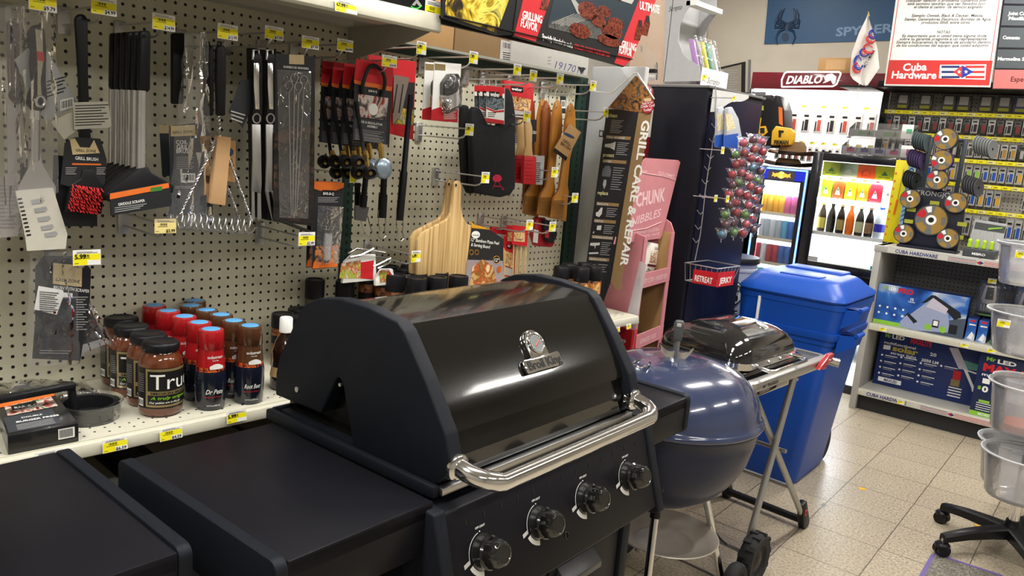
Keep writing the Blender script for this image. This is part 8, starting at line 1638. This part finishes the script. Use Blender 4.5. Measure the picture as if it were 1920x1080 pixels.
# ---------------------------------------------------------------- packet wall
YW = 1.0; X0, X1w = -.395, 1.55
t = thing('pegboard_wall', B.p(.5, 1.03, 0), 'tall pegboard wall behind the right shelving with dark top bar and yellow label rails', 'pegboard')
mb = bm(); mb.bx(X0, X1w, YW+.12, YW+.14, 0, 2.16, PEGX); mb.build('peg_panel', t)
mb = bm(); mb.rb(X0+.005, X1w+.3, YW-.28, YW+.12, 2.115, 2.16, BLK, .003); mb.build('top_bar', t)
RZ = [1.955, 1.80, 1.64, 1.475, 1.30]
YR = hx('rail_yellow', 'd8c820', .45)
for i, z in enumerate(RZ):
    xe = [1.5, 1.5, .42 if False else 1.5, 1.5, 1.5][i]
    mb = bm(); mb.rb(X0+.01, X1w-.02, YW-.01, YW-.004, z, z+.028, YR, .001); r_ = mb.build('label_rail', t)
    mb = bm(); k = 0; x = X0+.03
    while x < X1w-.05: mb.bx(x, x+.05, YW-.0112, YW-.0102, z+.004, z+.024, YEL if k % 3 else hx('pale_yellow_print', 'e8e090')); mb.bx(x+.006, x+.03, YW-.0118, YW-.0112, z+.012, z+.016, INK); x += .058; k += 1
    mb.build('rail_labels', r_)
cols = {0: [(PDK, hx('pk_red', '8a3028')), (PG, PK[0]), (PDK, PG)], 1: [(PG, hx('pk_orange', 'c0762a')), (PG, PDK), (PDK, PG), (PG, hx('pk_gold', 'b88a2a'))], 2: [(PG, hx('pk_yellow', 'd8a01c')), (PG, BLUEP), (PG, BLUEP), (PG, GRN)], 3: [(PG, BLUEP), (PG, hx('pk_yellow', 'd8a01c')), (PG, BLUEP)], 4: [(PG, hx('pk_yellow', 'd8a01c')), (PG, PDK), (PG, BLUEP), (PDK, PG)]}
ORD = ['first', 'second', 'third', 'fourth', 'fifth', 'sixth']
zr = [(1.845, .10), (1.68, .105), (1.52, .11), (1.35, .115), (1.14, .145)]
for i, (z, h) in enumerate(zr):
    x = X0+.04+(.0 if i < 2 else .32); k = 0
    while x < (1.15 if i not in (2, 3) else 1.15):
        if i in (3,) and .44 < x < .55: x += .06; continue
        m1, m2 = cols[i][(k*7+i*3+k//2) % len(cols[i])]; w_ = .044
        hanger(x, z, YW+.03, w_, h, m1, m2, f'{"dark" if m1 is PDK else "grey"} blade pack with {m2.name.replace("pk_", "").replace("_print", "").replace("pack_", "").replace("blue", "blue")} print in the {ORD[i]} packet row from the top', f'blade packs, {ORD[i]} row of the pegboard wall')
        x += .051; k += 1
for k, (x, lit) in enumerate(((-.28, 0), (-.13, 0), (.02, 0), (.115, 0), (.25, 0), (.36, 0), (.46, 1), (.57, 1))):
    t = thing('blade_blister', B.p(x, YW, 1.99), ['large dark blade blister under the top bar, left end', 'large dark blade blister under the top bar, second', 'large dark blade blister with yellow strip, third under the top bar', 'large dark blade blister with yellow strip, fourth under the top bar', 'grey blade blister under the top bar, fifth', 'grey blade blister under the top bar, sixth', 'blade blister with violet edge under the top bar, seventh', 'blade blister with shiny violet edge under the top bar, eighth'][k], 'blade pack', 'large blisters under the top bar')
    mb = bm(); mb.rb(x-.045, x+.045, YW+.02, YW+.04, 1.995, 2.10, hx('dark_violet_card', '4a4a78') if lit else PDK, .003); mb.build('card', t); mb = bm(); mb.bx(x-.032, x+.032, YW+.0185, YW+.0198, 2.0, 2.022, hx('olive_label', 'a8a838')); mb.bx(x-.028, x+.028, YW+.0185, YW+.0198, 2.035, 2.09, PG); mb.build('print', t)
# ---------------------------------------------------------------- hanging signs
YS = .70; p = PB(YS)
def pb_thing(nm, lab, a, b): return thing(nm, B.p(*B.on(a, b, 1, YS)), lab, 'sign')
t = pb_thing('store_sign', 'white warranty sign with red Cuba Hardware footer standing on the dark bar', 1755, 163)
SR = mat('sign_red', (.62, .035, .03), .4); GTX = hx('grey_text', '4c4a4c')
mb = MB(); p.poly(mb, [(1658, 161), (1857, 164), (1890, -70), (1690, -70)], .01, WHT); mb.build('panel', t)
mb = MB(); p.poly(mb, [(1661, 158), (1668, 113), (1862, 114), (1855, 161)], .001, SR, .0102)
for a, b in (((1663, 156), (1696, -70)), ((1852, 160), (1884, -70)), ((1661, 159), (1855, 162))): mb.cyl(p.fn(*a)+p.n*.011, p.fn(*b)+p.n*.011, .0022, .0022, SR if a[1] != 159 else WHT, 6)
p.text(mb, 'Cuba', (1693, 133), (1738, 132), 13, WHT, .0116, .03); p.text(mb, 'Hardware', (1672, 147), (1756, 148), 13, WHT, .0116, .03)
L8 = [(7, 'cualquier defecto o problema cubiertos por', 1696, 1846), (13, 'este termino tendran que ser llevados por', 1699, 1846), (16, 'el cliente al centro  de servicio asignado', 1714, 1843), (32, 'Ejemplo: Dewalt, Black & Decker, Makita,', 1710, 1844), (39, 'Stanley, Generadores Electricos, Bombas de Agua,', 1696, 1859), (45, 'productos Sthill, entre otros.', 1728, 1820), (63, 'NOTAS:', 1757, 1783), (70, 'Es importante que si usted tiene alguna duda', 1692, 1850), (76, 'sobre su garantia pregunte a un representante.', 1687, 1852), (82, 'Siempre buscaremos la manera de ayudarlo dentro', 1681, 1858), (88, 'de los condiciones del equipo que usted adquirio.', 1681, 1855)]
L8[0] = (4, L8[0][1], 1699, 1850); L8[1] = (10, L8[1][1], 1702, 1848)
for y, s_, a, b in L8: p.text(mb, s_, (a, y), (b, y), 5, GTX, .0112, .018, .15)
p.poly(mb, [(1763, 122), (1850, 121), (1848, 150), (1761, 147)], .0004, WHT, .0113)
for k in range(5):
    y = 123.5+k*4.8; c1, c2 = (mat('navy_logo2', (.02, .03, .16), .5), SR) if k % 2 == 0 else (WHT, WHT)
    if k % 2 == 0: p.poly(mb, [(1766, y), (1800, y), (1800, y+4.4), (1766, y+4.4)], .0003, c1, .0118); p.poly(mb, [(1811, y), (1847, y), (1846, y+4.4), (1811, y+4.4)], .0003, c2, .0118)
p.poly(mb, [(1788, 135), (1805, 123), (1804, 147)], .0004, SR, .0122); p.poly(mb, [(1826, 135), (1805, 123), (1804, 147)], .0004, hx('flag_blue', '2038a0'), .0122)
for cx in (1799, 1812):
    st = []
    for k in range(10): a = R(90+36*k); r_ = 4.2 if k % 2 == 0 else 1.7; st.append((cx+r_*math.cos(a), 135-r_*math.sin(a)))
    p.poly(mb, st, .0003, WHT, .0128)
mb.build('print', t)
t = pb_thing('product_board', 'black framed board of grey product name panels with coral footer, cut by the right edge', 1900, 165)
PNL = hx('slate_panel', '4a5054', .5)
mb = MB(); p.poly(mb, [(1860, 168), (1990, 170), (2010, -70), (1888, -70)], .008, CBK, -.002); mb.build('frame', t)
for y0, y1, s_ in ((11, 48, 'Joint Compound|Masilla'), (52, 89, 'Cemento'), (93, 128, 'Marmolina Saco'), (-40, 7, '')):
    mb = MB(); f_ = lambda y: 1886-(y-0)*.135
    p.poly(mb, [(f_(y0)-2, y0), (1990, y0+2), (1990, y1+2), (f_(y1)-2, y1)], .003, PNL, .0065); pn_ = mb.build('name_panel', t)
    if s_:
        mb = MB()
        for i, q in enumerate(s_.split('|')): W_t = len(q)*4.6; yy = (y0+y1)/2+3+(i*9-4 if '|' in s_ else 0); x_ = f_(yy)+ (8 if '|' in s_ else 4)-(4 if i == 0 and '|' not in s_ and len(q) > 8 else 0)+i*2; p.text(mb, q, (x_, yy), (x_+W_t, yy+1), 6, WHT, .0102, .03)
        mb.build('lettering', pn_)
mb = MB(); p.poly(mb, [(1866, 131), (1990, 132), (1988, 168), (1862, 166)], .003, mat('coral_panel', (.78, .16, .15), .5), .0065); f_ = mb.build('footer_panel', t); mb = MB(); p.text(mb, 'Especiales', (1895, 153), (1948, 154), 9, INK, .0102, .01); mb.build('lettering', f_)
# flag
t = thing('hanging_flag', B.p(*B.on(1625, 163, 1, .62)), 'white pennant with red and blue ring numerals hanging point up on a small pole', 'flag')
pf = PB(.60); fo_ = [(1628, 27), (1646, 92), (1649, 128), (1624, 163), (1602, 152), (1594, 140), (1598, 100), (1612, 60)]
mb = MB(); n_ = 14
def frow(v):
    y = 27+v*136; 
    def ed(pts):
        for (a, b), (c_, d) in zip(pts, pts[1:]):
            if b <= y <= d: return a+(c_-a)*((y-b)/(d-b) if d > b else 0)
        return pts[-1][0]
    return ed([(1628, 27), (1612, 60), (1598, 100), (1594, 140), (1602, 152), (1624, 163)]), ed([(1628, 27), (1646, 92), (1649, 128), (1624, 163)]), y
FLW = hx('flag_white', 'e8e2dc', .7)
mb.surf(lambda u, v: pf.fn(frow(v)[0]*(1-u)+frow(v)[1]*u, frow(v)[2])+pf.n*(.012*math.sin(u*7+v*3)), 12, 20, FLW); mb.surf(lambda u, v: pf.fn(frow(v)[0]*u+frow(v)[1]*(1-u), frow(v)[2])+pf.n*(.012*math.sin((1-u)*7+v*3)-.002), 12, 20, FLW); mb.build('cloth', t, smooth=70)
mb = MB(); FB = hx('flag_blue', '2038a0')
for cx, cy, rx, ry, m1, m2 in ((1638, 65, 8, 8, FB, FB), (1634, 74, 9, 7, SR, SR), (1630, 92, 11, 9, SR, SR), (1622, 99, 9, 7, FB, SR), (1611, 118, 9, 13, FB, FB), (1608, 128, 8, 9, SR, SR)):
    mb.tube([pf.fn(cx+rx*math.cos(R(k))*.9, cy+ry*math.sin(R(k)))+pf.n*.016 for k in range(20, 300, 20)], .0055, m1, 6)
    mb.tube([pf.fn(cx+(rx-3)*math.cos(R(k))*.9, cy+(ry-3)*math.sin(R(k)))+pf.n*.016 for k in range(60, 360, 20)], .003, m2, 6)
pf.text(mb, 'MCY • MIAMI', (1624, 128), (1642, 96), 6, INK, .017, .01); mb.build('ring_print', t)
mb = MB(); mb.cyl(pf.fn(1628, 22), pf.fn(1629, 30), .004, .006, hx('gold_tip', 'b09050', .3), 8); mb.build('pole_tip', t)
mb = MB(); mb.cyl(pf.fn(1628, 26)-pf.n*.012, pf.fn(1606, 190)-pf.n*.012, .004, .004, WHT, 8); mb.build('pole', t)
mb = bm(); mb.rb(X0-.22, X0+.004, YW-.41, YW-.06, 2.098, 2.112, BLK, .003); mb.build('bracket', t)
# ---------------------------------------------------------------- back wall banner, notice, conduit
p = PB(WB-.004); t = thing('wall_banner', B.p(*B.on(1550, 80, 1, WB-.01)), 'dark blue banner with spider emblem high on the back wall', 'banner')
BB1 = mat('banner_blue', (.018, .070, .16), .5); BB2 = mat('banner_dark_emblem', (.008, .028, .07), .5)
mb = MB(); p.poly(mb, [(1433, 83), (1675, 76), (1700, -70), (1446, -70)], .004, BB1); mb.build('cloth', t)
mb = MB(); p.poly(mb, [(1476+5*math.cos(R(k)), 50+9*math.sin(R(k))) for k in range(0, 360, 30)], .001, BB2, .0042); p.poly(mb, [(1473+7*math.cos(R(k)), 70+9*math.sin(R(k))) for k in range(0, 360, 30)], .001, BB2, .0042)
for s_ in (-1, 1):
    for k, q in enumerate(([(3, 46), (14, 38), (12, 24), (8, 16)], [(4, 48), (18, 44), (19, 30), (14, 18)], [(4, 54), (14, 60), (18, 72), (14, 84)], [(4, 50), (22, 52), (22, 40), (17, 28)])): mb.tube([p.fn(1476+s_*a-(b-50)*.12, b)+p.n*.005 for a, b in q], [.014, .012, .010, .004], BB2, 6)
p.text(mb, 'SPYDER', (1567, 68), (1674, 60), 15, BLUEL if 'BLUEL' in globals() else hx('faded_blue_print', '6f8aa8'), .0046, .03); mb.build('emblem', t)
t = thing('picture_frame', B.p(*B.on(1370, 170, 1, WB-.02)), 'thin black frame with a faded notice on the back wall', 'picture frame'); fr = [(1346, 178), (1352, 124), (1398, 115), (1396, 178)]
mb = MB(); p.poly(mb, [(1344, 190), (1346, 128), (1398, 116), (1397, 190)], .02, INK); p.poly(mb, [(1348, 190), (1350, 131), (1392, 121), (1391, 190)], .001, hx('faded_notice', '8e8678'), .0205); mb.build('frame', t)
mb = MB(); p.lines(mb, 1354, 1386, 130, 170, 9, GRYT, .022); mb.build('notice_print', t)
t = thing('conduit', B.p(*B.on(1326, 90, 1, WB-.02)), 'narrow beige conduit with small box running down the back wall', 'conduit'); mb = MB(); mb.cyl(p.fn(1334, -60)+p.n*.02, p.fn(1318, 150)+p.n*.02, .02, .02, hx('beige_conduit', 'a89a84', .6), 10); mb.build('pipe', t)
mb = MB(); p.poly(mb, [(1316, 84), (1324, 84), (1323, 92), (1315, 92)], .05, hx('beige_conduit', 'a89a84', .6), .01); mb.build('junction_box', t)
mb = MB(); p.poly(mb, [(1402, 180), (1404, 112), (1408, 112), (1406, 180)], .01, hx('grey_trim', '6c6c6c')); tag(mb.build('wall_strip'), 'thin grey vertical strip on the back wall beside the frame', 'trim')
# ================================================================ BUCKET STAND AT THE RIGHT EDGE
HB = Vector((1.577, 2.974, 0)); t = thing('rolling_stand', HB, 'black five-arm rolling base with chrome pole at the right edge', 'stand')
mb = MB(); mb.lathe([(0, .095), (.030, .090), (.042, .10), (.040, .125), (.030, .14), (.026, .16)], BLKP, 24, c=HB); mb.build('hub', t)
mb = MB(); mb.cyl(HB+Z1*.12, HB+Z1*1.55, .015, .015, CHR, 18); mb.cyl(HB+Z1*.15, HB+Z1*.40, .020, .020, CHR, 18); mb.build('pole', t)
a0 = math.atan2(2.735-HB.y, 1.38-HB.x)
for k in range(5):
    a = a0+k*2*math.pi/5; d = Vector((math.cos(a), math.sin(a), 0)); s_ = Vector((-math.sin(a), math.cos(a), 0)); L = .30
    mb = MB(); mb.loft([[HB+d*x+s_*w_*q+Z1*z_ for q, z_ in ((-1, zl), (1, zl), (1, zh-.008), (.6, zh), (-.6, zh), (-1, zh-.008))] for x, w_, zl, zh in ((.02, .030, .085, .135), (.10, .026, .085, .128), (.20, .023, .078, .115), (L-.02, .021, .066, .098), (L+.005, .018, .062, .092))], BLKP); ar = mb.build('arm', t)
    c = HB+d*L; mb = MB()
    for q in (-.014, .014): mb.cyl(c+s_*(q-.010)+Z1*.025, c+s_*(q+.010)+Z1*.025, .025, .025, BLKP, 20)
    mb.cyl(c+Z1*.03, c+Z1*.075, .008, .008, STL, 8); mb.lathe([(.028, .035), (.030, .048), (.022, .056), (0, .057)], BLKP, 16, c=c); mb.build('caster', ar)
TUB = clear('frosted_tub', .24, .15, tint=(.92, .94, .98), bump=.15, bscale=20, film=.3)
def tub(px, py, d, r, h, lab, tg=None, tilt=0):
    c = CAM+ray(px, py)*d; z = c.z
    t = thing('plastic_tub', c, lab, 'tub', 'clear tubs hung on the rolling stand')
    mb = MB(); mb.lathe([(0, -h), (r*.78, -h), (r*.82, -h+.01), (r*.98, -.012), (r*1.06, -.008), (r*1.08, 0), (r*1.05, .003), (r*.96, 0), (r*.80, -h+.014), (0, -h+.006)], TUB, 36, c=c, caps=False); mb.build('tub_body', t, smooth=50)
    mb = MB(); mb.tube([c+Vector((r*1.07*math.cos(R(k)), r*1.07*math.sin(R(k)), 0)) for k in range(0, 360, 12)], .0035, hx('frosted_rim', 'c4c8cc', .3), 6, closed=True); mb.build('rim', t)
    n = (HB-c); n.z = 0; hp = Vector((HB.x, HB.y, z)); mb = MB(); mb.tube([c+n.normalized()*r*1.05, hp], .004, CHR, 6); mb.build('hanger_arm', t)
    if tg:
        dcam = (CAM-c); dcam.z = 0; dcam.normalize(); s_ = Z1.cross(dcam); o = c+dcam*(r*.99)+s_*tg+Z1*(-h*.32); mb = MB(); tag_face(mb, o, s_, Z1, .045, .032, nrm=dcam); mb.build('price_tag', t)
    return t, c
tub(1935, 458, 3.25, .115, .17, 'uppermost clear tub, mostly outside the right edge', -.05)
tub(1945, 588, 3.20, .165, .17, 'clear tub with yellow tag, second from the top on the stand', -.125)
t_, c_ = tub(1935, 722, 3.15, .14, .20, 'clear tub holding a red lid, third from the top')
mb = MB(); mb.cyl(c_+Vector((.0, -.01, -.185)), c_+Vector((.0, -.01, -.160)), .085, .085, mat('coral_lid', (.60, .10, .05), .4), 24); tag(mb.build('red_lid'), 'red plastic lid lying in the third tub', 'lid')
tub(1925, 712, 3.5, .12, .10, 'clear tub rim just behind the tub with the red lid')
tub(1915, 830, 3.35, .15, .19, 'large pale tub behind the lowest tub')
tub(1925, 852, 3.10, .145, .18, 'lowest clear tub on the rolling stand')
mb = MB(); q0, q1 = Vector((1.70, 3.30, 0)), Vector((1.86, 3.30, .0)); mb.rb(1.60, 1.78, 3.28, 3.31, .001, .30, mat('blue_grey_board', (.20, .22, .27), .5), .002); tag(mb.build('grey_board'), 'plain blue grey board standing on the floor behind the rolling base', 'board')
# floor tape and yellow scrap
PUR = mat('purple_tape', (.14, .10, .30), .5)
t = thing('floor_sticker', (1.5, 2.55, 0), 'grey floor sticker edged with purple tape under the rolling base', 'sticker')
q = [wz(1747, 1040, .0008), wz(1762, 1038, .0008), wz(1860, 1070, .0008), wz(1900, 1110, .0008), wz(1720, 1110, .0008)]
mb = MB(); mb.prism([wz(1756, 1041, 0), wz(1880, 1082, 0), wz(1870, 1150, 0), wz(1700, 1130, 0)], (0, 0, .0006), picture('worn_sticker', ('5a564e', '8a8478', '3a3834', 'a09a8c', '6a6458'), 60, .4)); mb.build('film', t)
mb = MB()
for a, b in (((1750, 1040), (1700, 1130)), ((1752, 1038), (1880, 1080))):
    u, v = wz(*a, .0008), wz(*b, .0008); d = (v-u).normalized(); s_ = Vector((-d.y, d.x, 0))*.008; mb.prism([u-s_, u+s_, v+s_, v-s_], (0, 0, .0006), PUR)
mb.build('purple_tape', t)
mb = MB(); mb.prism([wz(a, b, .0005) for a, b in ((1825, 983), (1850, 990), (1845, 996), (1836, 992))], (0, 0, .003), hx('yellow_scrap', 'f0b010')); tag(mb.build('yellow_scrap'), 'small yellow paper scrap on the floor near the rolling base', 'scrap')
mb = MB(); mb.prism([wz(a, b, .0005) for a, b in ((1610, 913), (1622, 916), (1625, 919), (1612, 918))], (0, 0, .001), hx('yellow_scrap', 'f0b010')); tag(mb.build('yellow_scrap'), 'tiny yellow streak of paint on the open floor tiles', 'scrap')
# cool light spilling from the lit displays (the lamps inside them)
for nm, (x, y, z), e, c_, sx, sy in (('blade_display_lamp', (-.9, YD+.1, 2.09), 3.5, (1, .97, .92), .9, .08), ('cooler_lamp_one', (-.92, .65, 1.38), 5, (.85, .93, 1), .25, .05), ('cooler_lamp_two', (-.35, .50, 1.46), 8, (1, 1, .94), .45, .05), ('cooler_lamp_three', (-.32, .35, .62), 6, (.85, .93, 1), .4, .05)):
    l = bpy.data.lights.new(nm, 'AREA'); l.shape = 'RECTANGLE'; l.size = sx; l.size_y = sy; l.energy = e; l.color = c_
    o = bpy.data.objects.new(nm, l); o.location = B.p(x, y, z); o.rotation_euler = (R(-25), 0, B.a); C.objects.link(o)
